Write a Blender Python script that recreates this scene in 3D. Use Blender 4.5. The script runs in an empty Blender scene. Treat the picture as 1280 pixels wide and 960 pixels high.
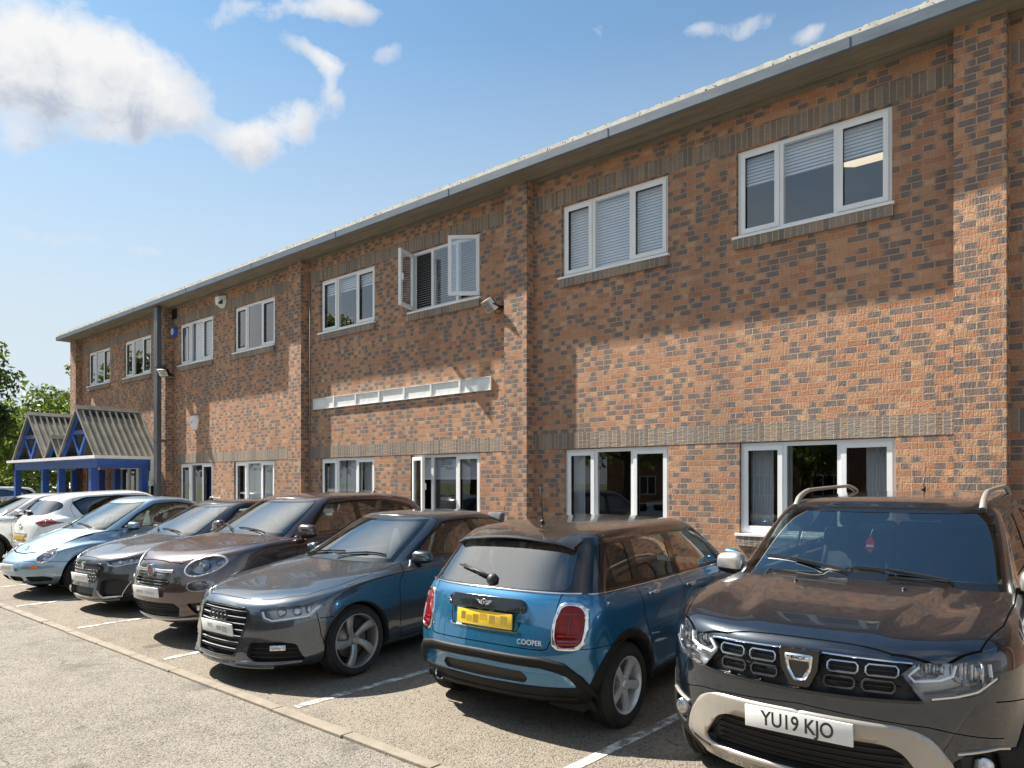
import bpy, bmesh, math, random
from mathutils import Vector, Matrix
from mathutils.bvhtree import BVHTree
random.seed(7)
S = bpy.context.scene
COL = S.collection
R_ = math.radians

# ------------------------------------------------------------------ camera
CAM_H = 1.81
cam_d = bpy.data.cameras.new('camera'); cam = bpy.data.objects.new('camera', cam_d); COL.objects.link(cam)
S.camera = cam
cam_d.sensor_width = 36.0; cam_d.lens = 36.0*915/1280
cam_d.shift_y = (603-480)/1280.0
cam_d.clip_start = 0.1; cam_d.clip_end = 4000
cam.location = (0, 0, CAM_H)
cam.rotation_euler = (R_(90), 0, math.atan2(1051, 915)*1.0)
cam.rotation_euler[2] = math.atan2(0.657, 0.754)

# ------------------------------------------------------------------ sun and sky
TR = Vector((5.4, 1.25, -6.3)).normalized()        # way the sunlight travels
sun_d = bpy.data.lights.new('sun', 'SUN'); sun = bpy.data.objects.new('sun', sun_d); COL.objects.link(sun)
sun_d.energy = 5.0; sun_d.angle = R_(0.53); sun_d.color = (1.0, 0.94, 0.84)
sun.rotation_euler = TR.to_track_quat('-Z', 'Y').to_euler()
S.view_settings.view_transform = 'Standard'; S.view_settings.look = 'None'
S.view_settings.exposure = 1.48; S.view_settings.gamma = 1.0
S.view_settings.use_curve_mapping = False
W = bpy.data.worlds.new('World'); S.world = W; W.use_nodes = True

class NT:
    """small helper to wire node trees"""
    def __init__(s, tree): s.t = tree; s.n = tree.nodes; s.l = tree.links
    def node(s, typ, **kw):
        nd = s.n.new(typ)
        for k, v in kw.items():
            if k == 'ins':
                for i, val in v.items():
                    if isinstance(val, bpy.types.NodeSocket): s.l.new(val, nd.inputs[i])
                    else: nd.inputs[i].default_value = val
            else: setattr(nd, k, v)
        return nd
    def math(s, op, a, b=0.0, c=None, clamp=False):
        nd = s.n.new('ShaderNodeMath'); nd.operation = op; nd.use_clamp = clamp
        for i, v in enumerate((a, b) if c is None else (a, b, c)):
            if isinstance(v, bpy.types.NodeSocket): s.l.new(v, nd.inputs[i])
            else: nd.inputs[i].default_value = v
        return nd.outputs[0]
    def vmath(s, op, a, b=None):
        nd = s.n.new('ShaderNodeVectorMath'); nd.operation = op
        for i, v in enumerate((a, b)):
            if v is None: continue
            if isinstance(v, bpy.types.NodeSocket): s.l.new(v, nd.inputs[i])
            else: nd.inputs[i].default_value = v
        return nd
    def ramp(s, fac, stops, interp='LINEAR'):
        nd = s.n.new('ShaderNodeValToRGB'); cr = nd.color_ramp; cr.interpolation = interp
        while len(cr.elements) > 1: cr.elements.remove(cr.elements[-1])
        for i, (p, c) in enumerate(stops):
            e = cr.elements[0] if i == 0 else cr.elements.new(p)
            e.position = p
            if not hasattr(c, '__len__'): c = (c, c, c)
            e.color = (c[0], c[1], c[2], 1)
        s.l.new(fac, nd.inputs[0]); return nd.outputs[0]
    def mix(s, fac, a, b, blend='MIX'):
        nd = s.n.new('ShaderNodeMix'); nd.data_type = 'RGBA'; nd.blend_type = blend
        for i, v in ((0, fac), (6, a), (7, b)):
            if isinstance(v, bpy.types.NodeSocket): s.l.new(v, nd.inputs[i])
            else:
                if i and len(v) == 3: v = (*v, 1)
                nd.inputs[i].default_value = v
        return nd.outputs[2]
    def noise(s, vec, scale, detail=4, rough=0.5, dist=0.0):
        nd = s.n.new('ShaderNodeTexNoise'); nd.inputs['Scale'].default_value = scale
        nd.inputs['Detail'].default_value = detail; nd.inputs['Roughness'].default_value = rough
        nd.inputs['Distortion'].default_value = dist
        if vec is not None: s.l.new(vec, nd.inputs['Vector'])
        return nd.outputs[0]

def pix_dir(px, py):
    a = (px-640)/915; b = (603-py)/915
    return Vector((-0.657+0.754*a, 0.754+0.657*a, b)).normalized()

def make_world():
    t = NT(W.node_tree); t.n.clear()
    out = t.node('ShaderNodeOutputWorld'); bg = t.node('ShaderNodeBackground')
    sky = t.node('ShaderNodeTexSky', sky_type='NISHITA', sun_disc=False)
    sd = -TR
    sky.sun_elevation = math.asin(sd.z)
    sky.sun_rotation = math.atan2(sd.x, sd.y)
    sky.altitude = 50; sky.air_density = 1.0; sky.dust_density = 0.7; sky.ozone_density = 2.5
    co = t.node('ShaderNodeTexCoord').outputs['Generated']
    tot = None; und = None
    # cloud banks: direction, half widths (radians), tilt, weight
    B = [((60, 62), .085, .040, -.05, 1.1), ((150, 72), .070, .034, -.25, .95), ((10, 100), .07, .040, 0, .8), ((80, 112), .08, .014, .02, .55), ((200, 134), .042, .022, .12, .85), ((140, 160), .035, .012, .35, .5),
         ((312, 182), .038, .021, .12, 1.05), ((372, 160), .032, .022, .35, .85), ((418, 125), .014, .030, .15, .75), ((392, 72), .030, .012, -.5, .62), ((425, 92), .022, .012, -.3, .5), ((430, 8), .035, .014, 0, .75), ((300, 14), .060, .011, .15, .55), ((375, 6), .05, .012, 0, .5),
         ((742, 44), .022, .014, .2, .5), ((870, 38), .030, .010, .1, .52), ((940, 28), .026, .010, -.05, .5), ((1012, 46), .018, .009, .1, .6), ((760, 66), .012, .006, 0, .4),
         ((22, 172), .020, .018, .4, .5), ((485, 72), .028, .010, .2, .5), ((150, 312), .17, .010, -.05, .36), ((20, 345), .05, .010, 0, .3),
         ((2600, 150), .35, .10, 0, .9), ((3600, -250), .35, .14, 0, .8), ((-2500, 60), .35, .09, 0, .9)]
    co0 = co
    def warp(v, scale, amt, detail=3.0):
        nz_ = t.node('ShaderNodeTexNoise', ins={'Vector': v, 'Scale': scale, 'Detail': detail})
        w_ = t.vmath('SCALE', t.vmath('SUBTRACT', nz_.outputs['Color'], (.5, .5, .5)).outputs[0]); w_.inputs['Scale'].default_value = amt
        return t.vmath('ADD', v, w_.outputs[0]).outputs[0]
    co = warp(warp(co, 7.0, .045), 24.0, .030, 5.0)
    for (p, a, b, tilt, wgt) in B:
        d = pix_dir(*p)
        e1 = Vector((0, 0, 1)).cross(d); e1.normalize(); e1 = -e1; e2 = e1.cross(d); e2 = -e2 if e2.z < 0 else e2
        c1 = e1*math.cos(tilt)+e2*math.sin(tilt); c2 = e2*math.cos(tilt)-e1*math.sin(tilt)
        u = t.math('DIVIDE', t.vmath('DOT_PRODUCT', co, tuple(c1)).outputs['Value'], a)
        u = t.math('SUBTRACT', u, c1.dot(d)/a)
        v = t.math('DIVIDE', t.vmath('DOT_PRODUCT', co, tuple(c2)).outputs['Value'], b)
        v = t.math('SUBTRACT', v, c2.dot(d)/b)
        q = t.math('ADD', t.math('MULTIPLY', u, u), t.math('MULTIPLY', v, v))
        g = t.math('MULTIPLY', t.math('POWER', 2.718, t.math('MULTIPLY', q, -0.9)), wgt)
        fr = t.math('GREATER_THAN', t.vmath('DOT_PRODUCT', co, tuple(d)).outputs['Value'], 0.3)
        g = t.math('MULTIPLY', g, fr)
        lo = t.math('MULTIPLY', g, t.math('MULTIPLY', v, -1.0))
        tot = g if tot is None else t.math('ADD', tot, g)
        und = lo if und is None else t.math('ADD', und, lo)
    co = co0
    n1 = t.noise(co, 13.0, 10, .62, .5)
    n2 = t.noise(co, 40.0, 7, .62, .3)
    n3 = t.noise(co, 2.6, 8, .6, .3)
    nn = t.math('ADD', t.math('MULTIPLY', t.math('SUBTRACT', n1, .5), 2.3), t.math('MULTIPLY', t.math('SUBTRACT', n2, .5), .8))
    dens = t.math('ADD', tot, t.math('MULTIPLY', nn, t.math('ADD', .24, t.math('MULTIPLY', tot, .85))))
    fw = t.vmath('DOT_PRODUCT', co, (-.657, .754, 0.0)).outputs['Value']
    behind = t.math('MULTIPLY', t.ramp(t.math('MULTIPLY', fw, -1.0), [(-.0, 0), (.25, 1)]), t.ramp(n3, [(.45, 0), (.62, 1)]))
    alpha = t.ramp(dens, [(.30, 0), (.48, .38), (.72, .75), (1.1, 1)], 'LINEAR')
    alpha = t.math('MAXIMUM', alpha, t.math('MULTIPLY', behind, .75))
    grey = t.ramp(t.math('ADD', t.math('ADD', .28, t.math('MULTIPLY', und, .55)), t.math('ADD', t.math('MULTIPLY', t.math('SUBTRACT', n1, .5), 1.5), t.math('MULTIPLY', t.math('SUBTRACT', n2, .5), .8))), [(.05, 0), (.42, .30), (.85, 1)])
    ccol = t.mix(grey, (7.6, 7.6, 7.6), (4.1, 4.6, 5.5))
    # thin whitening toward the horizon
    z = t.node('ShaderNodeSeparateXYZ', ins={0: co}).outputs[2]
    hz = t.ramp(z, [(0.0, .97), (.18, .90), (.36, .50), (.52, .16), (.68, .05)])
    base = t.mix(1.0, sky.outputs[0], (.70, 1.17, 1.30), 'MULTIPLY')
    base = t.mix(hz, base, (5.9, 6.5, 6.9))
    base = t.mix(t.ramp(t.vmath('DOT_PRODUCT', co, tuple(sd)).outputs['Value'], [(.87, 0), (.93, .45), (.97, .85), (1, 1)]), base, (17, 17, 16.5))   # bright hazy sky round the sun
    col = t.mix(alpha, base, ccol)
    t.l.new(col, bg.inputs[0]); bg.inputs[1].default_value = 0.044
    t.l.new(bg.outputs[0], out.inputs[0])
make_world()

# ------------------------------------------------------------------ object helpers
def tag(o, label=None, cat=None, group=None, kind=None):
    if label: o['label'] = label
    if cat: o['category'] = cat
    if group: o['group'] = group
    if kind: o['kind'] = kind
    return o
def empty(name, loc=(0, 0, 0), rz=0.0, parent=None):
    o = bpy.data.objects.new(name, None); COL.objects.link(o); o.location = loc; o.rotation_euler = (0, 0, rz)
    o.empty_display_size = .2
    if parent: o.parent = parent
    return o
def link(name, me, parent=None):
    o = bpy.data.objects.new(name, me); COL.objects.link(o)
    if parent: o.parent = parent
    return o
def finish(name, bm, mats, parent=None, smooth=None, recalc=False):
    """bmesh -> one linked mesh object; smooth = angle in degrees for smooth shading"""
    if recalc: bmesh.ops.recalc_face_normals(bm, faces=bm.faces)
    if smooth is not None:
        ang = R_(smooth)
        for f in bm.faces: f.smooth = True
        for e in bm.edges:
            if len(e.link_faces) == 2:
                e.smooth = e.link_faces[0].normal.angle(e.link_faces[1].normal, 0) < ang
    me = bpy.data.meshes.new(name); bm.to_mesh(me); bm.free()
    if not isinstance(mats, (list, tuple)): mats = [mats]
    for m in mats: me.materials.append(m)
    return link(name, me, parent)
def box(bm, x0, x1, y0, y1, z0, z1, mi=0, bevel=0):
    vs = [bm.verts.new((x, y, z)) for x in (x0, x1) for y in (y0, y1) for z in (z0, z1)]
    fs = [bm.faces.new([vs[i] for i in q]) for q in ((0,1,3,2),(4,6,7,5),(0,4,5,1),(2,3,7,6),(0,2,6,4),(1,5,7,3))]
    for f in fs: f.material_index = mi
    if bevel:
        es = list({e for f in fs for e in f.edges})
        r = bmesh.ops.bevel(bm, geom=es, offset=bevel, segments=2, affect='EDGES', profile=.5)
        for f in r['faces']: f.material_index = mi
    return vs
def obox(bm, c, ax, ay, az, hx, hy, hz, mi=0):
    c = Vector(c); vs = []
    for sx in (-1, 1):
        for sy in (-1, 1):
            for sz in (-1, 1): vs.append(bm.verts.new(c+ax*hx*sx+ay*hy*sy+az*hz*sz))
    for q in ((0,1,3,2),(4,6,7,5),(0,4,5,1),(2,3,7,6),(0,2,6,4),(1,5,7,3)):
        bm.faces.new([vs[i] for i in q]).material_index = mi
    return vs
def bar(bm, a, b, w, t, mi=0, up=Vector((0, 0, 1))):
    a = Vector(a); b = Vector(b); d = (b-a); L = d.length; d.normalize()
    s = d.cross(up)
    if s.length < 1e-4: s = d.cross(Vector((1, 0, 0)))
    s.normalize(); u = s.cross(d)
    return obox(bm, (a+b)/2, d, s, u, L/2, w/2, t/2, mi)
def tube(bm, pts, r, n=8, mi=0, cap=True, rad=None, flat=None):
    """tube through points; flat=(w,t,up fn) not used"""
    pts = [Vector(p) for p in pts]; rings = []
    N = len(pts); prev = None
    for i, p in enumerate(pts):
        d = (pts[min(i+1, N-1)]-pts[max(i-1, 0)]).normalized()
        if prev is None:
            a = d.cross(Vector((0, 0, 1)))
            if a.length < .1: a = d.cross(Vector((1, 0, 0)))
        else: a = prev - d*prev.dot(d)
        a.normalize(); prev = a; b = d.cross(a)
        rr = rad[i] if rad else r
        rings.append([bm.verts.new(p+(a*math.cos(k*2*math.pi/n)+b*math.sin(k*2*math.pi/n))*rr) for k in range(n)])
    for i in range(N-1):
        for k in range(n):
            f = bm.faces.new((rings[i][k], rings[i][(k+1) % n], rings[i+1][(k+1) % n], rings[i+1][k])); f.material_index = mi; f.smooth = True
    if cap:
        for rg, fl in ((rings[0], True), (rings[-1], False)):
            f = bm.faces.new(rg[::-1] if fl else rg); f.material_index = mi
    return rings
def lathe(bm, prof, n=32, axis='Y', c=(0, 0, 0), mi=0, closed=False):
    """prof: (radius, along axis)"""
    rings = []; c = Vector(c)
    for (r, h) in prof:
        rg = []
        for k in range(n):
            a = 2*math.pi*k/n; u, v = r*math.cos(a), r*math.sin(a)
            p = {'Y': (u, h, v), 'X': (h, u, v), 'Z': (u, v, h)}[axis]
            rg.append(bm.verts.new(c+Vector(p)))
        rings.append(rg)
    m = len(rings)
    for i in range(m if closed else m-1):
        A = rings[i]; Bq = rings[(i+1) % m]
        for k in range(n):
            f = bm.faces.new((A[k], A[(k+1) % n], Bq[(k+1) % n], Bq[k])); f.material_index = mi; f.smooth = True
    return rings
def text_mesh(txt, size, ext=0.002, bold=0.0):
    c = bpy.data.curves.new('lettering', 'FONT'); c.body = txt; c.size = size; c.extrude = ext; c.offset = bold; c.align_x = 'CENTER'; c.align_y = 'CENTER'
    o = bpy.data.objects.new('lettering', c); COL.objects.link(o)
    dg = bpy.context.evaluated_depsgraph_get()
    me = bpy.data.meshes.new_from_object(o.evaluated_get(dg))
    bpy.data.objects.remove(o); bpy.data.curves.remove(c)
    return me
def interp(L, x):
    """smooth (Catmull, monotone-clamped) interpolation of a list of (x, v), or a constant"""
    if not hasattr(L, '__len__'): return L
    n = len(L)
    if x <= L[0][0]: return L[0][1]
    if x >= L[-1][0]: return L[-1][1]
    for i in range(n-1):
        if L[i][0] <= x <= L[i+1][0]: break
    h = L[i+1][0]-L[i][0]; s = (L[i+1][1]-L[i][1])/h
    def slope(j):
        if j <= 0 or j >= n-1:
            k = 0 if j <= 0 else n-2
            return (L[k+1][1]-L[k][1])/(L[k+1][0]-L[k][0])
        s0 = (L[j][1]-L[j-1][1])/(L[j][0]-L[j-1][0]); s1 = (L[j+1][1]-L[j][1])/(L[j+1][0]-L[j][0])
        if s0*s1 <= 0: return 0.0
        h0 = L[j][0]-L[j-1][0]; h1 = L[j+1][0]-L[j][0]
        w1 = 2*h1+h0; w2 = h1+2*h0
        return (w1+w2)/(w1/s0+w2/s1)
    m0, m1 = slope(i), slope(i+1); t = (x-L[i][0])/h
    return ((2*t**3-3*t*t+1)*L[i][1]+(t**3-2*t*t+t)*h*m0+(-2*t**3+3*t*t)*L[i+1][1]+(t**3-t*t)*h*m1)

# ------------------------------------------------------------------ materials
def pbr(name, col=(.5, .5, .5), rough=.5, metal=0.0, coat=0.0, spec=.5, emit=None, est=0.0):
    m = bpy.data.materials.new(name); m.use_nodes = True
    b = m.node_tree.nodes['Principled BSDF']
    b.inputs['Base Color'].default_value = (*col, 1); b.inputs['Roughness'].default_value = rough
    b.inputs['Metallic'].default_value = metal; b.inputs['Coat Weight'].default_value = coat
    b.inputs['Coat Roughness'].default_value = .03
    b.inputs['Specular IOR Level'].default_value = spec
    if emit: b.inputs['Emission Color'].default_value = (*emit, 1); b.inputs['Emission Strength'].default_value = est
    return m
def noisy(name, c0, c1, scale, rough=.6, metal=0.0, bump=0.0, stretch=None, detail=5, bscale=None, coat=0.0, lo=.3, hi=.7, rvar=0.0, spec=.5):
    """two-tone noise material in object space"""
    m = pbr(name, c0, rough, metal, coat, spec); t = NT(m.node_tree); b = t.n['Principled BSDF']
    co = t.node('ShaderNodeTexCoord').outputs['Object']
    if stretch: co = t.node('ShaderNodeMapping', ins={0: co, 3: stretch}).outputs[0]
    n = t.noise(co, scale, detail, .6)
    t.l.new(t.ramp(n, [(lo, c0), (hi, c1)]), b.inputs['Base Color'])
    if rvar: t.l.new(t.math('ADD', t.math('MULTIPLY', n, rvar), rough-rvar/2), b.inputs['Roughness'])
    if bump:
        n2 = t.noise(co, bscale or scale*4, 6, .6)
        bp = t.node('ShaderNodeBump', ins={'Height': n2, 'Strength': bump, 'Distance': .01}); t.l.new(bp.outputs[0], b.inputs['Normal'])
    return m
def glass_mat(name, tint=(.8, .85, .85), refl=1.0, base=.04, rough=0.0, absorb=None):
    """thin pane: Fresnel mix of clear transparency and mirror"""
    m = bpy.data.materials.new(name); m.use_nodes = True; t = NT(m.node_tree); t.n.clear()
    out = t.node('ShaderNodeOutputMaterial'); tr = t.node('ShaderNodeBsdfTransparent'); tr.inputs[0].default_value = (*tint, 1)
    gl = t.node('ShaderNodeBsdfGlossy'); gl.inputs['Roughness'].default_value = rough
    gl.inputs[0].default_value = (1, 1, 1, 1)
    lw = t.node('ShaderNodeLayerWeight'); lw.inputs[0].default_value = .5
    f = t.math('POWER', lw.outputs['Facing'], 3.6)
    f = t.math('ADD', t.math('MULTIPLY', f, .9*refl), base, clamp=True)
    mx = t.node('ShaderNodeMixShader', ins={0: f, 1: tr.outputs[0], 2: gl.outputs[0]})
    t.l.new(mx.outputs[0], out.inputs[0]); return m
def brick_mat(name, soldier=False, dark=.38, sets=None):
    m = pbr(name, (.3, .15, .1), .85, spec=.25); t = NT(m.node_tree); b = t.n['Principled BSDF']
    co = t.node('ShaderNodeTexCoord').outputs['Object']
    s = t.node('ShaderNodeSeparateXYZ', ins={0: co})
    horiz = t.math('ADD', s.outputs[0], s.outputs[1])
    if soldier: v = t.node('ShaderNodeCombineXYZ', ins={0: t.math('ADD', s.outputs[2], .0), 1: horiz, 2: 0.0}).outputs[0]
    else: v = t.node('ShaderNodeCombineXYZ', ins={0: horiz, 1: s.outputs[2], 2: 0.0}).outputs[0]
    wob = t.node('ShaderNodeTexNoise', ins={'Vector': co, 'Scale': 14.0, 'Detail': 3.0})
    wv = t.vmath('SCALE', t.vmath('SUBTRACT', wob.outputs['Color'], (.5, .5, .5)).outputs[0]); wv.inputs['Scale'].default_value = .0055
    v2 = t.vmath('ADD', v, wv.outputs[0]).outputs[0]
    br = t.node('ShaderNodeTexBrick', ins={'Vector': v2, 'Color1': (0, 0, 0, 1), 'Color2': (1, 1, 1, 1), 'Mortar': (.5, .5, .5, 1), 'Scale': 1.0, 'Mortar Size': .0074, 'Mortar Smooth': .2, 'Bias': 0.0,
                                         'Brick Width': .45 if soldier else .225, 'Row Height': .075})
    br.offset = 0.0 if soldier else .5; br.offset_frequency = 2; br.squash = 1.0
    rnd = t.node('ShaderNodeSeparateColor', ins={0: br.outputs['Color']}).outputs[0]
    # smoky grey end on some of the bricks, fading along the brick
    sp = t.node('ShaderNodeSeparateXYZ', ins={0: v2})
    row = t.math('FLOOR', t.math('DIVIDE', sp.outputs[1], .075))
    odd = t.math('SUBTRACT', 1.0, t.math('FLOORED_MODULO', row, 2.0))
    bw = .45 if soldier else .225
    u = t.math('FRACT', t.math('DIVIDE', t.math('ADD', sp.outputs[0], t.math('MULTIPLY', odd, 0.0 if soldier else bw*.5)), bw))
    fr = lambda k: t.math('FRACT', t.math('MULTIPLY', rnd, k))
    big = t.noise(co, .9, 3, .5)
    sv = t.node('ShaderNodeMapping', ins={0: co, 3: (60, 60, 9) if not soldier else (9, 9, 60)}).outputs[0]
    scr = t.noise(sv, 1.0, 4, .6, .3)               # drag-wire scoring down each face
    fine = t.noise(co, 45.0, 5, .65)
    if soldier:
        warm = t.ramp(rnd, [(0, (.22, .20, .18)), (.45, (.28, .24, .20)), (.8, (.31, .245, .185)), (1, (.20, .19, .18))])
        col = warm
        dk = t.math('GREATER_THAN', fr(9.7), .62)
        col = t.mix(t.math('MULTIPLY', dk, .38), col, (.10, .098, .098))
    else:
        warm = t.ramp(fr(5.3), [(0, (.42, .190, .105)), (.25, (.53, .285, .165)), (.5, (.45, .205, .115)), (.75, (.58, .345, .205)), (1, (.38, .175, .098))])
        side = t.math('GREATER_THAN', fr(17.7), .5)
        uu = t.math('ABSOLUTE', t.math('SUBTRACT', side, u))
        ext = t.math('ADD', .30, t.math('MULTIPLY', fr(31.3), .45))
        edge = t.math('SUBTRACT', t.math('ADD', uu, t.math('MULTIPLY', t.math('SUBTRACT', fine, .5), .5)), ext)
        m_ = t.ramp(t.math('ADD', edge, .5), [(.40, 1), (.62, 0)])
        on = t.math('GREATER_THAN', t.math('ADD', fr(11.1), t.math('MULTIPLY', t.math('SUBTRACT', big, .5), .6)), 1-dark*1.75)
        dk = t.math('MULTIPLY', m_, on)
        whole = t.math('GREATER_THAN', fr(43.7), .95)
        dk = t.math('MAXIMUM', dk, t.math('MULTIPLY', whole, .8))
        col = t.mix(t.math('MULTIPLY', dk, .84), warm, (.125, .126, .132))
    col = t.mix(t.math('MULTIPLY', t.ramp(scr, [(.42, 0), (.66, 1)]), .30), col, (.13, .085, .065))
    col = t.mix(t.math('MULTIPLY', t.ramp(fine, [(.5, 0), (.8, 1)]), .25), col, (.42, .27, .19))
    mort = t.mix(fine, (.33, .225, .145), (.54, .40, .275))
    col = t.mix(br.outputs['Fac'], col, mort)
    # weather staining under the eaves and old water marks
    st = t.noise(t.node('ShaderNodeMapping', ins={0: co, 3: (1.1, 1.1, .22)}).outputs[0], 1.4, 5, .6)
    col = t.mix(t.math('MULTIPLY', t.ramp(st, [(.48, 0), (.72, 1)]), .36), col, (.085, .078, .072))
    t.l.new(col, b.inputs['Base Color'])
    h = t.math('ADD', t.math('MULTIPLY', br.outputs['Fac'], -1.0), t.math('MULTIPLY', scr, .62))
    h = t.math('ADD', h, t.math('MULTIPLY', fine, .55)); h = t.math('ADD', h, t.math('MULTIPLY', rnd, .25))
    bp = t.node('ShaderNodeBump', ins={'Height': h, 'Strength': 1.0, 'Distance': .017}); t.l.new(bp.outputs[0], b.inputs['Normal'])
    return m
WY = 8.95
M = {}
M['brick'] = brick_mat('brick')
M['brick_pier'] = brick_mat('brick_pier', dark=.55)
M['soldier'] = brick_mat('soldier_brick', True)
M['upvc'] = noisy('white_upvc', (.74, .74, .73), (.82, .82, .81), 3.0, .35)
M['gutter'] = noisy('gutter_grey', (.075, .10, .13), (.12, .15, .185), 2.5, .45, bump=.1, stretch=(1, 1, 4))
M['soffit'] = noisy('soffit_board', (.15, .13, .095), (.24, .21, .155), 3.0, .8, bump=.2, stretch=(.6, 4, 4))
M['black'] = pbr('black_plastic', (.012, .012, .013), .5)
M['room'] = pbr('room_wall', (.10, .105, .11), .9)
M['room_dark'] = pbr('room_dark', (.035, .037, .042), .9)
M['pane'] = glass_mat('window_glass', (.84, .88, .91), 1.0, .15)
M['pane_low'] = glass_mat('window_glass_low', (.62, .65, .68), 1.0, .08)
M['blind'] = pbr('venetian_slat', (.88, .89, .90), .5)
M['curtain'] = noisy('curtain_cloth', (.70, .70, .69), (.85, .85, .83), 6.0, .9, stretch=(8, 1, .3))
M['lamp_on'] = pbr('lit_ceiling_panel', (.9, .85, .7), .5, emit=(1, .80, .52), est=.40)
M['pipe'] = noisy('downpipe_grey', (.055, .065, .075), (.085, .095, .105), 2.0, .4)
M['white_paint'] = noisy('white_board', (.62, .62, .60), (.78, .78, .76), 5.0, .5)
M['blue'] = noisy('blue_timber', (.013, .058, .25), (.020, .085, .34), 4.0, .5, bump=.15, stretch=(1, 1, 5))
def lichen_mat():
    m = pbr('lichen_roof_edge', (.6, .57, .5), .9); t = NT(m.node_tree); b = t.n['Principled BSDF']
    co = t.node('ShaderNodeTexCoord').outputs['Object']
    a = t.noise(co, 6.5, 4, .6); c = t.noise(co, 19, 3, .6)
    col = t.ramp(a, [(.35, (.44, .42, .36)), (.6, (.62, .60, .52))])
    col = t.mix(t.ramp(c, [(.60, 0), (.64, 1)]), col, (.06, .05, .04))
    t.l.new(col, b.inputs['Base Color']); return m
M['lichen'] = lichen_mat()
M['fibre'] = noisy('fibre_cement_sheet', (.13, .122, .10), (.25, .238, .195), 2.6, .9, bump=.25, detail=8, lo=.3, hi=.75)

# ------------------------------------------------------------------ ground
def ground_mat(name, c0, c1, patch, dust, speck=.5):
    m = pbr(name, c0, .9, spec=.2); t = NT(m.node_tree); b = t.n['Principled BSDF']
    co = t.node('ShaderNodeTexCoord').outputs['Object']
    big = t.noise(co, .45, 6, .6); med = t.noise(co, 3.2, 6, .62); fine = t.noise(co, 85, 3, .7)
    vo = t.node('ShaderNodeTexVoronoi', ins={'Vector': co, 'Scale': 84.0}); vo.feature = 'F1'
    cell = t.node('ShaderNodeSeparateColor', ins={0: vo.outputs['Color']}).outputs[0]
    col = t.mix(t.ramp(big, [(.35, 0), (.65, 1)]), c0, c1)
    col = t.mix(t.math('MULTIPLY', t.ramp(med, [(.42, 0), (.70, 1)]), .55), col, patch)
    col = t.mix(t.math('MULTIPLY', t.ramp(cell, [(.3, 0), (1, 1)]), speck), col, dust)
    col = t.mix(t.math('MULTIPLY', t.ramp(cell, [(0, 1), (.22, 0)]), .75), col, (.045, .042, .038))
    col = t.mix(t.math('MULTIPLY', t.ramp(fine, [(.62, 0), (.72, 1)]), .5), col, (.42, .39, .33))
    cr = t.node('ShaderNodeTexVoronoi', ins={'Vector': t.vmath('ADD', co, t.vmath('SCALE', t.node('ShaderNodeTexNoise', ins={'Vector': co, 'Scale': 1.7, 'Detail': 5.0}).outputs['Color']).outputs[0]).outputs[0], 'Scale': .33}); cr.feature = 'DISTANCE_TO_EDGE'
    crk = t.math('MULTIPLY', t.ramp(cr.outputs['Distance'], [(0, 1), (.006, 0)]), t.ramp(med, [(.45, 0), (.6, 1)]))
    col = t.mix(t.math('MULTIPLY', crk, .7), col, (.04, .037, .033))
    oil = t.noise(co, 2.1, 2, .4); col = t.mix(t.math('MULTIPLY', t.ramp(oil, [(.68, 0), (.74, 1)]), .55), col, (.045, .042, .038))
    stain = t.noise(co, 1.35, 3, .5)
    col = t.mix(t.math('MULTIPLY', t.ramp(stain, [(.60, 0), (.72, 1)]), .45), col, (.075, .07, .062))
    t.l.new(col, b.inputs['Base Color'])
    h = t.math('ADD', t.math('MULTIPLY', vo.outputs['Distance'], -1.0), t.math('MULTIPLY', fine, .6))
    bp = t.node('ShaderNodeBump', ins={'Height': h, 'Strength': .6, 'Distance': .012}); t.l.new(bp.outputs[0], b.inputs['Normal'])
    return m
def sheet(name, x0, x1, y0, y1, z, mat, nx=1, ny=1):
    bm = bmesh.new()
    vs = [[bm.verts.new((x0+(x1-x0)*i/nx, y0+(y1-y0)*j/ny, z)) for j in range(ny+1)] for i in range(nx+1)]
    for i in range(nx):
        for j in range(ny): bm.faces.new((vs[i][j], vs[i+1][j], vs[i+1][j+1], vs[i][j+1]))
    return tag(finish(name, bm, mat), kind='structure')
M['grassland'] = noisy('field_grass', (.045, .075, .018), (.075, .11, .03), .3, .9)
M['drive'] = ground_mat('driveway_asphalt', (.124, .110, .093), (.166, .148, .125), (.23, .206, .176), (.315, .287, .248), .48)
M['bay'] = ground_mat('bay_asphalt', (.132, .113, .090), (.175, .150, .120), (.22, .19, .15), (.30, .262, .21), .45)
M['kerb'] = noisy('kerb_concrete', (.16, .135, .105), (.24, .205, .16), 5.0, .9, bump=.5, bscale=60)
M['line'] = noisy('worn_white_paint', (.19, .18, .16), (.60, .59, .56), 11.0, .8, bump=.3, bscale=90, lo=.44, hi=.58, detail=8)
sheet('ground', -900, 700, -700, 900, -.012, M['grassland'])
sheet('driveway', -60, 25, -32, 3.13, -.004, M['drive'])
SLOPE = .028                                         # the bays fall gently from the wall to the kerb
def gz(y): return max(0.0, SLOPE*(y-3.13))
bm = bmesh.new(); bm.faces.new([bm.verts.new(q) for q in ((-60, 3.13, 0), (25, 3.13, 0), (25, WY+.3, gz(WY+.3)), (-60, WY+.3, gz(WY+.3)))]); tag(finish('parking_area', bm, M['bay']), kind='structure')
bm = bmesh.new(); x = -40.0; KY = 3.13
while x < 8:
    L = .915
    dz = random.uniform(-.003, .004)
    box(bm, x+.004, x+L-.004, KY-.012+random.uniform(-.006, .006), KY+.088+random.uniform(-.004, .004), -.05, .018+dz, bevel=.007)
    x += L
tag(finish('kerb', bm, M['kerb']), kind='structure')
bm = bmesh.new()
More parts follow.
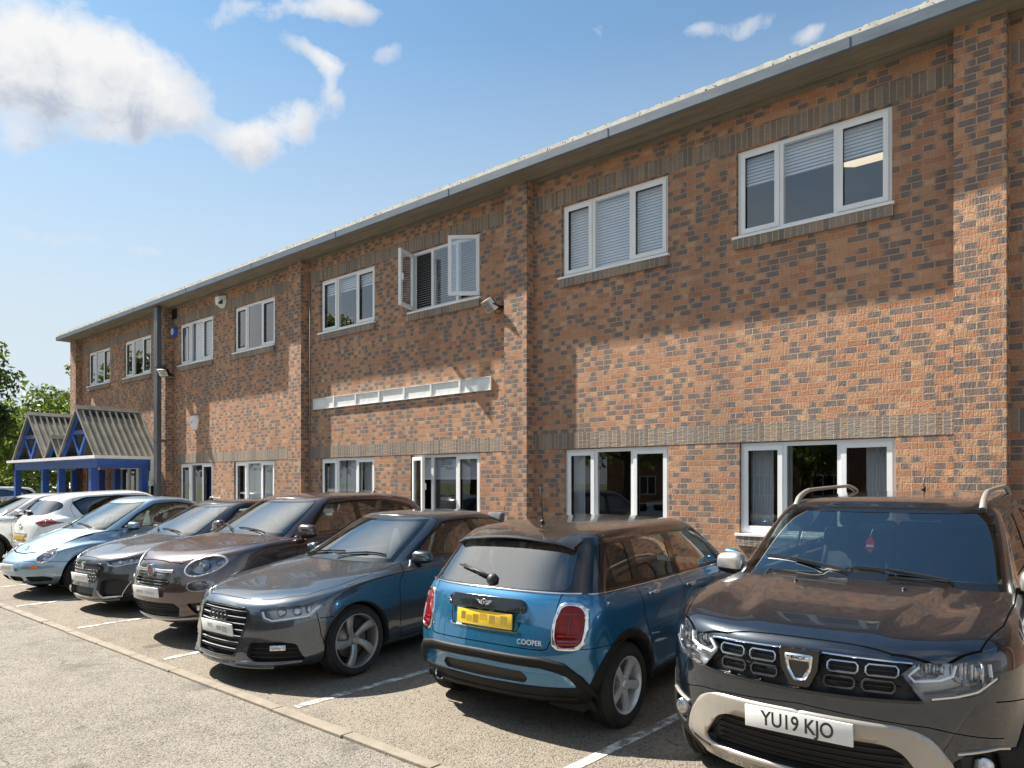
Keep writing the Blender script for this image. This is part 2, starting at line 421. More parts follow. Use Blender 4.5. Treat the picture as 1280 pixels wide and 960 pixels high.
def wpaint(x0, y0, x1, y1, w):
    d = Vector((x1-x0, y1-y0, 0)).normalized(); n = Vector((-d.y, d.x, 0))*w/2
    q = [Vector((x0, y0, gz(y0)+.004))-n, Vector((x1, y1, gz(y1)+.004))-n, Vector((x1, y1, gz(y1)+.004))+n, Vector((x0, y0, gz(y0)+.004))+n]
    bm.faces.new([bm.verts.new(p) for p in q])
for i in range(-1, 12):
    x = -5.17+ -2.42*(i-1)
    wpaint(x, KY+.16, x+.22, KY+4.9, .085)
tag(finish('bay_markings', bm, M['line']), kind='structure')

# ------------------------------------------------------------------ the brick building
UP = [(-3.99, -2.17), (-6.79, -4.97), (-10.28, -8.51), (-13.14, -11.33), (-16.72, -14.91), (-19.63, -17.78), (-23.28, -21.43), (-26.18, -24.38), (.02, 1.84), (2.82, 4.62)]
LO = [(-3.95, -2.13), (-6.74, -4.96), (-10.28, -8.51), (-13.14, -11.34), (-16.74, -14.94), (-19.63, -17.82), (.02, 1.84)]
UZ = (4.905, 6.04); LZ = (1.13, 2.315)
BX0, BX1, TOP = -27.25, 8.0, 6.71
bld = empty('brick_building', (0, 0, 0))
tag(bld, 'long two storey brown brick office building with white windows behind the parked cars', 'building')
PORCH_DOORS = [(-23.75, -21.15, 0.0, 2.3), (-26.3, -25.2, 0.0, 2.3)]
def wall_part():
    bm = bmesh.new()
    holes = [(a, b, UZ[0]-.0, UZ[1]) for a, b in UP]+[(a, b, LZ[0], LZ[1]) for a, b in LO]+PORCH_DOORS
    xs = sorted({BX0, BX1, *[h[0] for h in holes], *[h[1] for h in holes]}); zs = sorted({0.0, TOP, *[h[2] for h in holes], *[h[3] for h in holes]})
    V = {}
    def v(x, y, z):
        k = (round(x, 4), round(y, 4), round(z, 4))
        if k not in V: V[k] = bm.verts.new(k)
        return V[k]
    for i in range(len(xs)-1):
        for j in range(len(zs)-1):
            cx, cz = (xs[i]+xs[i+1])/2, (zs[j]+zs[j+1])/2
            if any(h[0] < cx < h[1] and h[2] < cz < h[3] for h in holes): continue
            bm.faces.new((v(xs[i], WY, zs[j]), v(xs[i+1], WY, zs[j]), v(xs[i+1], WY, zs[j+1]), v(xs[i], WY, zs[j+1])))
    D = WY+.11
    for (a, b, c, d) in holes:
        for (p, q) in (((a, c), (a, d)), ((a, d), (b, d)), ((b, d), (b, c)), ((b, c), (a, c))):
            bm.faces.new((v(p[0], WY, p[1]), v(p[0], D, p[1]), v(q[0], D, q[1]), v(q[0], WY, q[1])))
    # left gable end and the back
    for q in (((BX0, WY, 0), (BX0, WY, TOP), (BX0, WY+12, TOP), (BX0, WY+12, 0)), ((BX1, WY, 0), (BX1, WY+12, 0), (BX1, WY+12, TOP), (BX1, WY, TOP)),
              ((BX0, WY+12, 0), (BX0, WY+12, TOP), (BX1, WY+12, TOP), (BX1, WY+12, 0))):
        bm.faces.new([v(*p) for p in q])
    bmesh.ops.triangulate(bm, faces=[f for f in bm.faces if len(f.verts) > 4])
    return finish('wall', bm, M['brick'], bld)
wall_part()
PY = WY-.19
PIL = [(-1.54, -1.08), (-7.80, -7.33), (-14.04, -13.57), (-20.50, -20.06), (-27.25, -26.75), (4.7, 5.15)]
for a, b in PIL:
    bm = bmesh.new(); box(bm, a, b, PY, WY+.02, 0, TOP-.03)
    finish('pilaster', bm, M['brick_pier'], bld)
def bands(z0, z1, skip=()):
    bm = bmesh.new()
    edges = sorted(PIL); x = BX0
    for a, b in edges+[(BX1, BX1)]:
        if a-x > .05: box(bm, x, a, WY-.004, WY+.02, z0, z1)
        x = b
    o = finish('soldier_course', bm, M['soldier'], bld); return o
o = bands(6.047, 6.272)
o = bands(2.322, 2.562)
# eaves: boxed soffit, gutter, roof edge and low roof
bm = bmesh.new(); box(bm, BX0-.25, BX1, WY-.495, WY-.105, 6.533, 6.55); box(bm, BX0+.02, BX1, WY-.07, WY-.004, 6.50, 6.575); box(bm, BX0-.25, BX1, WY-.104, WY-.003, 6.625, 6.64)
finish('soffit', bm, M['soffit'], bld)
bm = bmesh.new()
prof = [(-.30, 6.602), (-.385, 6.602), (-.387, 6.582), (-.41, 6.578), (-.430, 6.590), (-.432, 6.708), (-.424, 6.715), (-.414, 6.708), (-.40, 6.63), (-.32, 6.63), (-.30, 6.70)]
prof = [(p[0]-.11, p[1]-.05) for p in prof]
def extr(bm, prof, x0, x1, y0, mi=0, capped=True):
    A = [bm.verts.new((x0, y0+p[0], p[1])) for p in prof]; Bv = [bm.verts.new((x1, y0+p[0], p[1])) for p in prof]; n = len(prof)
    for i in range(n): bm.faces.new((A[i], A[(i+1) % n], Bv[(i+1) % n], Bv[i])).material_index = mi
    if capped: bm.faces.new(A[::-1]); bm.faces.new(Bv)
xs = [BX0-.27]
while xs[-1] < BX1: xs.append(xs[-1]+3.13)
for a, b in zip(xs[:-1], xs[1:]): extr(bm, prof, a+.004, b-.004, WY)
for a in xs[1:-1]:                                   # union brackets at the joints
    extr(bm, [(p[0]-(.005 if p[0] < -.505 else 0), p[1]-(.005 if p[1] < 6.55 else 0)) for p in prof[:6]]+[(-.51, 6.65), (-.43, 6.57)], a-.02, a+.02, WY)
finish('gutter', bm, M['gutter'], bld, recalc=True)
bm = bmesh.new()
for a, b in zip(xs[:-1], xs[1:]):
    n = 22
    for k in range(n):                                # corrugated sheet ends seen edge on
        xa = a+(b-a)*k/n; xb = a+(b-a)*(k+1)/n
        hh = .030 if k % 2 else .0
        box(bm, xa, xb, WY-.48, WY-.05, 6.65, 6.745+hh*.35+random.uniform(0, .004))
finish('roof_edge', bm, M['lichen'], bld)
bm = bmesh.new()
q = [(BX0-.2, WY-.47, 6.74), (BX1, WY-.47, 6.74), (BX1, WY+6.0, 7.55), (BX0-.2, WY+6.0, 7.55)]
bm.faces.new([bm.verts.new(p) for p in q]); q2 = [(BX0-.2, WY+6.0, 7.55), (BX1, WY+6.0, 7.55), (BX1, WY+12.4, 6.7), (BX0-.2, WY+12.4, 6.7)]
bm.faces.new([bm.verts.new(p) for p in q2])
bm.faces.new([bm.verts.new(p) for p in ((BX0-.01, WY, 6.7), (BX0-.01, WY+12, 6.7), (BX0-.01, WY+6, 7.5))])
finish('roof', bm, M['fibre'], bld)

# rooms behind the glass
def room(z0, z1, mat, name):
    bm = bmesh.new(); y0, y1 = WY+.115, WY+4.6; a, b = BX0+.2, BX1-.2
    for q in (((a, y1, z0), (b, y1, z0), (b, y1, z1), (a, y1, z1)), ((a, y0, z0), (b, y0, z0), (b, y1, z0), (a, y1, z0)), ((a, y0, z1), (a, y1, z1), (b, y1, z1), (b, y0, z1))):
        bm.faces.new([bm.verts.new(p) for p in q])
    for x in (-1.3, -7.6, -13.8, -20, ):
        box(bm, x-.08, x+.08, y0, y1-.01, z0+.01, z1-.01)
    finish(name, bm, mat, bld)
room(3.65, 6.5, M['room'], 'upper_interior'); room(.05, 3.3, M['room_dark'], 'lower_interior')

def cased(bm, x0, x1, z0, z1, y0, y1, w, mi=0):
    """rectangular frame of members w wide, butted"""
    box(bm, x0, x1, y0, y1, z0, z0+w, mi); box(bm, x0, x1, y0, y1, z1-w, z1, mi)
    box(bm, x0, x0+w, y0, y1, z0+w, z1-w, mi); box(bm, x1-w, x1, y0, y1, z0+w, z1-w, mi)
FY = WY+.045
def window(x0, x1, z0, z1, low=False, blind=None, open_left=0, open_right=0, sill=True, curtain=None):
    bm = bmesh.new(); wd = x1-x0
    cased(bm, x0+.006, x1-.006, z0+.005, z1-.006, FY, FY+.065, .05)
    m1, m2 = x0+wd*.305, x0+wd*.665
    for mm in (m1, m2): box(bm, mm-.03, mm+.03, FY+.001, FY+.064, z0+.055, z1-.056)
    w = finish('window', bm, M['upvc'], bld)
    if sill:
        sm = bmesh.new(); box(sm, x0-.04, x1+.03, WY-.055, FY-.002, z0-.03, z0+.003, bevel=.004); finish('sill', sm, M['upvc'], w)
        sm = bmesh.new(); box(sm, x0-.02, x1+.02, WY-.045, WY+.02, z0-.155, z0-.034); finish('brick_sill', sm, M['soldier'], w)
    lights = [(x0+.056, m1-.03, True), (m1+.03, m2-.03, False), (m2+.03, x1-.056, True)]
    pm = M['pane_low'] if low else M['pane']
    for i, (a, b, sash) in enumerate(lights):
        op = open_left if i == 0 else (open_right if i == 2 else 0)
        if sash and op:
            # side-hung sash swung outward; hinge on the outer jamb
            L = b-a+.03; sgn = 1
            hx = (a-.012) if i == 0 else (b+.012); dirx = 1 if i == 0 else -1
            ang = R_(op); d = Vector((dirx*math.cos(ang), -math.sin(ang), 0)); nrm = Vector((-d.y, d.x, 0))
            if nrm.y > 0: nrm = -nrm
            org = Vector((hx, FY-.012, 0)); sb = bmesh.new(); za, zb = z0+.045, z1-.045; up = Vector((0, 0, 1))
            for (s0, s1, t0, t1) in ((0, L, za, za+.06), (0, L, zb-.06, zb), (0, .06, za+.06, zb-.06), (L-.06, L, za+.06, zb-.06)):
                obox(sb, org+d*(s0+s1)/2+up*(t0+t1)/2, d, nrm, up, (s1-s0)/2, .026, (t1-t0)/2)
            so = finish('sash', sb, M['upvc'], w)
            sb = bmesh.new(); obox(sb, org+d*L/2+up*(za+zb)/2, d, nrm, up, L/2-.062, .004, (zb-za)/2-.062); finish('pane', sb, pm, w)
            sb = bmesh.new(); c = org+d*(L-.03)+up*((za+zb)/2)-nrm*.045; obox(sb, c, d, nrm, up, .012, .016, .06); finish('handle', sb, M['upvc'], w)
            continue
        if sash:
            sb = bmesh.new(); cased(sb, a-.012, b+.012, z0+.045, z1-.045, FY-.014, FY-.002, .058)
            finish('sash', sb, M['upvc'], w)
            sb = bmesh.new(); cased(sb, a+.038, b-.038, z0+.097, z1-.097, FY+.004, FY+.02, .010); finish('gasket', sb, M['black'], w)
        pb = bmesh.new(); e = .04 if sash else 0
        q = [(a+e, FY+.024, z0+.055+e), (b-e, FY+.024, z0+.055+e), (b-e, FY+.024, z1-.056-e), (a+e, FY+.024, z1-.056-e)]
        pb.faces.new([pb.verts.new(p) for p in q]); finish('pane', pb, pm, w)
    if blind:
        frac, shut = blind; bb = bmesh.new(); zb = z1-.06-(z1-z0-.12)*frac; z = z1-.07
        while z > zb:
            c = Vector(((x0+x1)/2, FY+.115, z)); a = R_(62 if shut else 25)
            obox(bb, c, Vector((1, 0, 0)), Vector((0, math.cos(a), math.sin(a))), Vector((0, -math.sin(a), math.cos(a))), wd/2-.05, .024, .0012)
            z -= .042
        box(bb, x0+.05, x1-.05, FY+.10, FY+.13, zb-.03, zb-.005)
        finish('blind', bb, M['blind'], w)
    if curtain:
        for (u0, u1) in curtain:
            cb = bmesh.new(); n = 40; prev = None
            for k in range(n+1):
                x = x0+wd*(u0+(u1-u0)*k/n); y = FY+.16+.022*math.sin(k*1.25)
                cur = (cb.verts.new((x, y, z0-.1)), cb.verts.new((x, y, z1)))
                if prev: cb.faces.new((prev[0], cur[0], cur[1], prev[1])).smooth = True
                prev = cur
            finish('curtain', cb, M['curtain'], w)
    return w
for i, (a, b) in enumerate(UP):
    bl = {0: (.34, True), 1: (.98, True), 2: (.97, False), 3: (.22, True), 5: (.99, True), 4: None, 8: (.5, True)}.get(i)
    window(a, b, UZ[0]+.03, UZ[1], blind=bl, open_left=72 if i == 2 else 0, open_right=38 if i == 2 else 0)
for i, (a, b) in enumerate(LO):
    cu = {0: [(.04, .20), (.245, .33), (.80, .97)], 1: [(.02, .14), (.93, .99)], 3: [(.02, .35), (.37, .65), (.68, .98)], 4: [(.05, .98)], 5: [(.03, .3)]}.get(i)
    bl = {2: (.35, True)}.get(i)
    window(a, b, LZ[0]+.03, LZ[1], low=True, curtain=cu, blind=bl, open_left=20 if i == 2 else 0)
# lit ceiling panel in the right-hand upper office
bm = bmesh.new(); obox(bm, (-2.50, WY+1.2, 5.975), Vector((1, 0, 0)), Vector((0, .95, .31)), Vector((0, -.31, .95)), .50, .34, .02)
tag(finish('ceiling_light', bm, M['lamp_on']), 'lit cream ceiling light panel seen through the upper right window', 'light')
# cowl trim over the downpipe and the downpipe itself
dp = empty('downpipe', (-20.05, WY-.40, 0)); tag(dp, 'grey square downpipe from the gutter to the ground beside the blue porch', 'downpipe')
bm = bmesh.new(); box(bm, -.11, .11, -.06, .06, 0, 6.50, bevel=.01); finish('pipe', bm, M['pipe'], dp)
for z in (.9, 2.9, 4.9):
    bm = bmesh.new(); box(bm, -.12, .12, -.068, .20, z, z+.06); finish('bracket', bm, M['pipe'], dp)
# ------------------------------------------------------------------ car building kit
def paint_mat(name, col, metal=.75, rough=.28, dust=.12):
    m = pbr(name, col, rough, metal, 1.0); t = NT(m.node_tree); b = t.n['Principled BSDF']; b.inputs['Coat IOR'].default_value = 1.75
    co = t.node('ShaderNodeTexCoord').outputs['Object']
    fl = t.noise(co, 900, 2, .5)
    lt = tuple(min(1, c*1.35+.002) for c in col); dk = tuple(c*.7 for c in col)
    c1 = t.ramp(fl, [(.35, dk), (.65, lt)])
    geo = t.node('ShaderNodeNewGeometry'); nz = t.node('ShaderNodeSeparateXYZ', ins={0: geo.outputs['Normal']}).outputs[2]
    d = t.noise(co, 3.5, 7, .68)
    up = t.math('MULTIPLY', t.ramp(nz, [(.45, 0), (.95, 1)]), t.ramp(d, [(.35, .25), (.7, 1)]))
    dm = t.math('MULTIPLY', up, dust)                # dust settles on what faces up
    sp = t.noise(co, 38, 2, .5); spk = t.math('MULTIPLY', t.ramp(sp, [(.73, 0), (.76, 1)]), t.math('MULTIPLY', up, .35))
    dm = t.math('ADD', dm, spk, clamp=True)
    t.l.new(t.mix(dm, c1, (.26, .215, .165)), b.inputs['Base Color'])
    t.l.new(t.math('MULTIPLY', t.math('SUBTRACT', 1.0, dm), metal), b.inputs['Metallic'])
    t.l.new(t.math('ADD', rough, t.math('MULTIPLY', dm, .5)), b.inputs['Roughness'])
    t.l.new(t.math('SUBTRACT', 1.0, t.math('MULTIPLY', dm, .9)), b.inputs['Coat Weight'])
    t.l.new(t.math('ADD', .025, t.math('MULTIPLY', up, dust*.5)), b.inputs['Coat Roughness'])
    return m
M['seam'] = pbr('shut_line', (.004, .004, .004), 1.0, spec=0.0)
M['gloss_black'] = pbr('gloss_black', (.006, .006, .007), .12, coat=.6)
M['trim'] = noisy('black_trim', (.007, .0068, .0066), (.014, .0135, .013), 6, .6, spec=.22)
M['rubber'] = noisy('tyre_rubber', (.008, .008, .008), (.017, .0165, .016), 9, .85, bump=.2)
M['chrome'] = pbr('chrome', (.75, .76, .78), .08, 1.0)
M['satin'] = pbr('satin_silver', (.62, .60, .56), .32, .8)
M['alloy'] = noisy('alloy_silver', (.58, .59, .60), (.70, .71, .72), 5, .3, .5)
M['alloy_dark'] = noisy('alloy_grey', (.27, .265, .26), (.36, .355, .345), 5, .33, .6)
M['brake'] = noisy('brake_disc', (.22, .20, .18), (.34, .31, .28), 8, .45, .8)
M['wglass'] = glass_mat('car_glass', (.50, .58, .57), 1.0, .17)
M['dglass'] = glass_mat('tinted_car_glass', (.20, .235, .24), 1.0, .17)
M['lens'] = glass_mat('lamp_lens', (.93, .95, .96), .8, .05)
M['bowl'] = pbr('lamp_bowl', (.30, .31, .33), .2, .9)
M['reflector'] = noisy('lamp_reflector', (.30, .31, .33), (.85, .86, .88), 26, .12, 1.0, bump=.6, bscale=30)
M['drl'] = pbr('light_guide', (.82, .86, .92), .15)
M['amber'] = pbr('amber_plastic', (.75, .20, .03), .25)
M['red_lens'] = noisy('red_lens', (.13, .001, .0015), (.26, .003, .004), 22, .08, spec=.35)
M['red_dark'] = pbr('dark_red_lens', (.15, .004, .006), .12, coat=.8)
M['inside'] = noisy('cabin_plastic', (.03, .03, .032), (.05, .05, .052), 7, .75)
M['seat'] = noisy('seat_cloth', (.06, .06, .065), (.11, .11, .115), 9, .9)
M['lining'] = pbr('roof_lining', (.20, .19, .18), .95)
M['under'] = pbr('underbody', (.010, .010, .010), .9)
M['plate_w'] = noisy('white_plate', (.66, .66, .65), (.76, .76, .75), 5, .35)
M['plate_y'] = noisy('yellow_plate', (.72, .45, .02), (.80, .52, .03), 5, .35)
M['plate_d'] = noisy('dirty_yellow_plate', (.36, .28, .12), (.50, .38, .15), 9, .5)
M['ink'] = pbr('plate_lettering', (.02, .02, .02), .5)
M['smudge_a'] = pbr('plate_grey', (.33, .33, .33), .5); M['smudge_b'] = pbr('plate_mid_grey', (.52, .52, .51), .5)
M['smudge_c'] = pbr('plate_brown', (.30, .20, .03), .5); M['smudge_d'] = pbr('plate_ochre', (.48, .30, .02), .5)
M['mirror'] = pbr('mirror_glass', (.8, .82, .84), .02, 1.0)

NF, NS, NR = 26, 46, 26
def arc_s(i, n, p):
    t = i/n; q = max(1.0, p/2)
    t = .5*(2*t)**q if t < .5 else 1-.5*(2*(1-t))**q
    return t*math.pi/2
class LP:
    """one closed line round the car: nose x, nose corner depth, corner fullness, the same for the tail, half width, height"""
    def __init__(s, xf, af, pf, xr, ar, pr, w, z): s.__dict__.update(xf=xf, af=af, pf=pf, xr=xr, ar=ar, pr=pr, w=w, z=z)
    def pts(s):
        P = []
        def add(x, f): P.append(Vector((x, interp(s.w, x)*f, interp(s.z, x))))
        for i in range(NF):
            a = arc_s(i, NF, s.pf); add(s.xf+s.af*(1-math.cos(a)**(2/s.pf)), math.sin(a)**(2/s.pf))
        for i in range(NS+1): add(s.xf+s.af+(s.xr-s.ar-s.xf-s.af)*i/NS, 1)
        for i in range(NR-1, -1, -1):
            a = arc_s(i, NR, s.pr); add(s.xr-s.ar*(1-math.cos(a)**(2/s.pr)), math.sin(a)**(2/s.pr))
        P[0].y = 0; P[-1].y = 0
        return P
def spline(P, segs):
    """centripetal Hermite through 3-D points; segs = divisions of each span"""
    n = len(P); out = []
    if n == 2:
        return [P[0].lerp(P[1], k/segs[0]) for k in range(segs[0])]+[P[1].copy()]
    d = [max(1e-5, (P[i+1]-P[i]).length)**.5 for i in range(n-1)]
    def tan(i):
        if i == 0: return (P[1]-P[0])/d[0]
        if i == n-1: return (P[-1]-P[-2])/d[-1]
        a = (P[i]-P[i-1])/d[i-1]; b = (P[i+1]-P[i])/d[i]
        return (a*d[i]+b*d[i-1])/(d[i]+d[i-1])
    T = [tan(i) for i in range(n)]
    for i in range(n-1):
        for k in range(segs[i]):
            t = k/segs[i]; h = d[i]
            out.append((2*t**3-3*t*t+1)*P[i]+(t**3-2*t*t+t)*h*T[i]+(-2*t**3+3*t*t)*P[i+1]+(t**3-t*t)*h*T[i+1])
    out.append(P[-1].copy()); return out
def rounded(poly, r, n=3):
    """round every corner of a 2-D polygon"""
    out = []; N = len(poly)
    for i in range(N):
        a, b, c = (Vector(poly[(i-1) % N]), Vector(poly[i]), Vector(poly[(i+1) % N]))
        rr = min(r, (a-b).length*.45, (c-b).length*.45)
        p = b+(a-b).normalized()*rr; q = b+(c-b).normalized()*rr
        for k in range(n+1):
            t = k/n; out.append(tuple((1-t)**2*p+2*t*(1-t)*b+t*t*q))
    return out
def ellipse(cx, cy, a, b, n=24, tilt=0.0):
    ct, st = math.cos(tilt), math.sin(tilt)
    return [(cx+a*math.cos(2*math.pi*k/n)*ct-b*math.sin(2*math.pi*k/n)*st, cy+a*math.cos(2*math.pi*k/n)*st+b*math.sin(2*math.pi*k/n)*ct) for k in range(n)]
def inset_poly(poly, d):
    """shrink (d>0) a simple polygon"""
    P = [Vector(p) for p in poly]; N = len(P); ar = sum(P[i].x*P[(i+1) % N].y-P[(i+1) % N].x*P[i].y for i in range(N))
    sg = 1 if ar > 0 else -1; out = []
    for i in range(N):
        e0 = (P[i]-P[i-1]).normalized(); e1 = (P[(i+1) % N]-P[i]).normalized()
        n0 = Vector((-e0.y, e0.x))*sg; n1 = Vector((-e1.y, e1.x))*sg; m = n0+n1
        if m.length < 1e-4: m = n0
        m.normalize(); k = max(.35, m.dot(n0)); out.append(tuple(P[i]+m*d/k))
    return out
def in_poly(p, poly):
    x, y = p; c = False; j = len(poly)-1
    for i in range(len(poly)):
        xi, yi = poly[i]; xj, yj = poly[j]
        if (yi > y) != (yj > y) and x < (xj-xi)*(y-yi)/(yj-yi)+xi: c = not c
        j = i
    return c
AX = {'side': (0, 2), 'front': (1, 2), 'top': (0, 1)}
class Car:
    def __init__(s, name, label, cat, L, loops, segs, creases, crown, wheels, wr, paint, group='cars parked in a row along the building', warp=None, arch_r=None, flare=.012):
        s.L = L; s.root = empty(name); tag(s.root, label, cat, group); s.wheels = wheels; s.wr = wr; s.paint = paint
        bm = s.bm = bmesh.new(); s.tagL = bm.faces.layers.int.new('tag'); s.uL = bm.faces.layers.int.new('iu'); s.vL = bm.faces.layers.int.new('iv')
        s.tags = {'paint': 0}
        rows = [l.pts() for l in loops]; NU = len(rows[0]); K = len(rows); cols = []
        s.vk = [0]
        for q in segs[:K-1]: s.vk.append(s.vk[-1]+q)
        br = [0]+sorted(creases)+[K-1]
        for u in range(NU):
            P = [r[u] for r in rows]; col = []
            for a, b in zip(br[:-1], br[1:]):
                q = spline(P[a:b+1], segs[a:b]); col += q if b == K-1 else q[:-1]
            top = P[-1]; n = 7
            for k in range(1, n+1):
                f = k/n; col.append(Vector((top.x, top.y*(1-f), top.z+crown*top.y*(1-(1-f)**2))))
            if warp: col = [warp(p.copy()) for p in col]
            cols.append(col)
        NV = len(cols[0]); s.NU, s.NV = NU, NV
        if flare:
            ar = arch_r or wr+.045
            for col in cols:
                for p in col:
                    for wx in wheels:
                        d = math.hypot(p.x-wx, p.z-wr)
                        if p.y > .5 and d < ar+.13 and p.z < wr+ar+.12:
                            t = max(0, min(1, 1-(d-ar)/.13)); p.y += flare*t*t*(3-2*t)
        V = [[bm.verts.new(p) for p in col] for col in cols]
        for u in range(NU-1):
            for v in range(NV-1):
                f = bm.faces.new((V[u][v], V[u][v+1], V[u+1][v+1], V[u+1][v])); f[s.uL] = u; f[s.vL] = v
        for u in (0, NU-1):
            for v in range(NV):
                V[u][v].co.y = 0
        for e in bm.verts:
            if abs(e.co.y) < 1e-6: e.co.y = 0
        bmesh.ops.remove_doubles(bm, verts=bm.verts, dist=2e-4)
        bmesh.ops.dissolve_degenerate(bm, edges=bm.edges, dist=1e-4)
        bm.normal_update()
        s.bvh = BVHTree.FromBMesh(bm); s.floor_pts = [r.copy() for r in rows[0]]
        if warp: s.floor_pts = [warp(p) for p in s.floor_pts]
    # ---- surface look-ups
    def hit(s, side, a, b):
        sg = 1
        if side in ('front', 'rear'):
            if a < 0: sg, a = -1, -a
            o, d = (Vector((-3, a, b)), Vector((1, 0, 0))) if side == 'front' else (Vector((s.L+3, a, b)), Vector((-1, 0, 0)))
        elif side == 'side': o, d = Vector((a, 3, b)), Vector((0, -1, 0))
        else:
            if b < 0: sg, b = -1, -b
            o, d = Vector((a, b, 4)), Vector((0, 0, -1))
        r = s.bvh.ray_cast(o, d)
        if r[0] is None:
            r = s.bvh.find_nearest(o+d*(3.0 if side in ('front', 'rear') else 2.1))
        p, n = r[0].copy(), r[1].copy()
        if n.dot(d) > 0: n = -n
        if sg < 0: p.y = -p.y; n.y = -n.y
        return p, n
    # ---- cutting
    def tid(s, t): return s.tags.setdefault(t, len(s.tags))
    def cut(s, poly, proj, t, pred=None, only=None, cutonly=False):
        """cut the outline (2-D, seen from one side) into the skin and mark what lies inside"""
        bm = s.bm; i0, i1 = AX['front' if proj == 'rear' else proj]
        poly = [(p[0], p[1]) for p in poly]
        xs = [p[0] for p in poly]; ys = [p[1] for p in poly]; bx = (min(xs), max(xs), min(ys), max(ys))
        only_ids = None if only is None else {s.tid(o) for o in ([only] if isinstance(only, str) else only)}
        nrm_ax = {'side': 1, 'front': 0, 'rear': 0, 'top': 2}[proj]
        def ok(f):
            c = f.calc_center_median()
            if proj == 'front' and (c.x > s.L*.5): return False
            if proj == 'rear' and (c.x < s.L*.5): return False
            if proj == 'side' and f.normal.y < .12 and f.normal.y > -.12: return False
            if pred and not pred(c, f.normal): return False
            return only_ids is None or f[s.tagL] in only_ids
        cand = []
        for f in bm.faces:
            a = [v.co[i0] for v in f.verts]; b = [v.co[i1] for v in f.verts]
            if max(a) < bx[0] or min(a) > bx[1] or max(b) < bx[2] or min(b) > bx[3]: continue
            if ok(f): cand.append(f)
        cand = set(cand); N = len(poly)
        for k in range(N):
            p, q = poly[k], poly[(k+1) % N]
            if (p[0]-q[0])**2+(p[1]-q[1])**2 < 1e-10: continue
            n = Vector((0, 0, 0)); n[i0] = -(q[1]-p[1]); n[i1] = q[0]-p[0]; n.normalize()
            co = Vector((0, 0, 0)); co[i0] = p[0]; co[i1] = p[1]
            sx = (min(p[0], q[0])-1e-5, max(p[0], q[0])+1e-5, min(p[1], q[1])-1e-5, max(p[1], q[1])+1e-5)
            sel = []
            for f in cand:
                if not f.is_valid: continue
                a = [v.co[i0] for v in f.verts]; b = [v.co[i1] for v in f.verts]
                if max(a) < sx[0] or min(a) > sx[1] or max(b) < sx[2] or min(b) > sx[3]: continue
                sel.append(f)
            if not sel: continue
            ed = {e for f in sel for e in f.edges}; vt = {v for f in sel for v in f.verts}
            r = bmesh.ops.bisect_plane(bm, geom=list(sel)+list(ed)+list(vt), dist=1e-5, plane_co=co, plane_no=n)
            for g in r['geom']:
                if isinstance(g, bmesh.types.BMFace): cand.add(g)
            for g in r['geom_cut']:
                for f in g.link_faces: 
                    if f not in cand and ok(f): cand.add(f)
            cand = {f for f in cand if f.is_valid}
        if cutonly: return []
        ti = s.tid(t); got = []
        for f in cand:
            if not f.is_valid or not ok(f): continue
            c = f.calc_center_median()
            if in_poly((c[i0], c[i1]), poly): f[s.tagL] = ti; got.append(f)
        return got
    def line(s, pts, proj, w=.006, t='seam', pred=None, only='paint', closed=False):
        """a thin line cut into the skin, as a shut line"""
        P = [Vector(p) for p in pts]; N = len(P)
        for k in range(N if closed else N-1):
            p, q = P[k], P[(k+1) % N]
            d = (q-p); 
            if d.length < 1e-6: continue
            d.normalize(); n = Vector((-d.y, d.x))*w/2; e = d*w*.35
            s.cut([tuple(p-e-n), tuple(q+e-n), tuple(q+e+n), tuple(p-e+n)], proj, t, pred, only)
    def grid(s, u0, u1, v0, v1, t, only=None):
        ti = s.tid(t); oi = None if only is None else s.tid(only)
        for f in s.bm.faces:
            if u0 <= f[s.uL] < u1 and v0 <= f[s.vL] < v1 and (oi is None or f[s.tagL] == oi): f[s.tagL] = ti
    def faces(s, *t):
        ids = {s.tags[x] for x in t if x in s.tags}
        return [f for f in s.bm.faces if f[s.tagL] in ids]
    # ---- getting pieces out
    def piece(s, faces, off=0.0, mirror=False, sign=1, seam=None):
        bm = bmesh.new(); vm = {}
        for f in faces:
            ids = []
            for v in f.verts:
                if v not in vm:
                    p = v.co+v.normal*off; vm[v] = bm.verts.new((p.x, p.y*sign, p.z))
                ids.append(vm[v])
            try:
                g = bm.faces.new(ids if sign > 0 else ids[::-1])
                if seam is not None: g.material_index = 1 if f[s.tagL] == seam else 0
            except ValueError: pass
        if mirror:
            vm2 = {}
            for f in list(bm.faces):
                ids = []
                for v in f.verts:
                    if abs(v.co.y) < 1e-5: ids.append(v); continue
                    if v not in vm2: vm2[v] = bm.verts.new((v.co.x, -v.co.y, v.co.z))
                    ids.append(vm2[v])
                try: g = bm.faces.new(ids[::-1]); g.material_index = f.material_index
                except ValueError: pass
        bmesh.ops.remove_doubles(bm, verts=bm.verts, dist=.0014)
        bm.normal_update()
        return bm
    def done(s, name, bm, mats, parent=None, smooth=38):
        o = finish(name, bm, mats, parent or s.root, smooth)
        if parent is None: o.location = (-s.L/2, 0, 0)
        return o
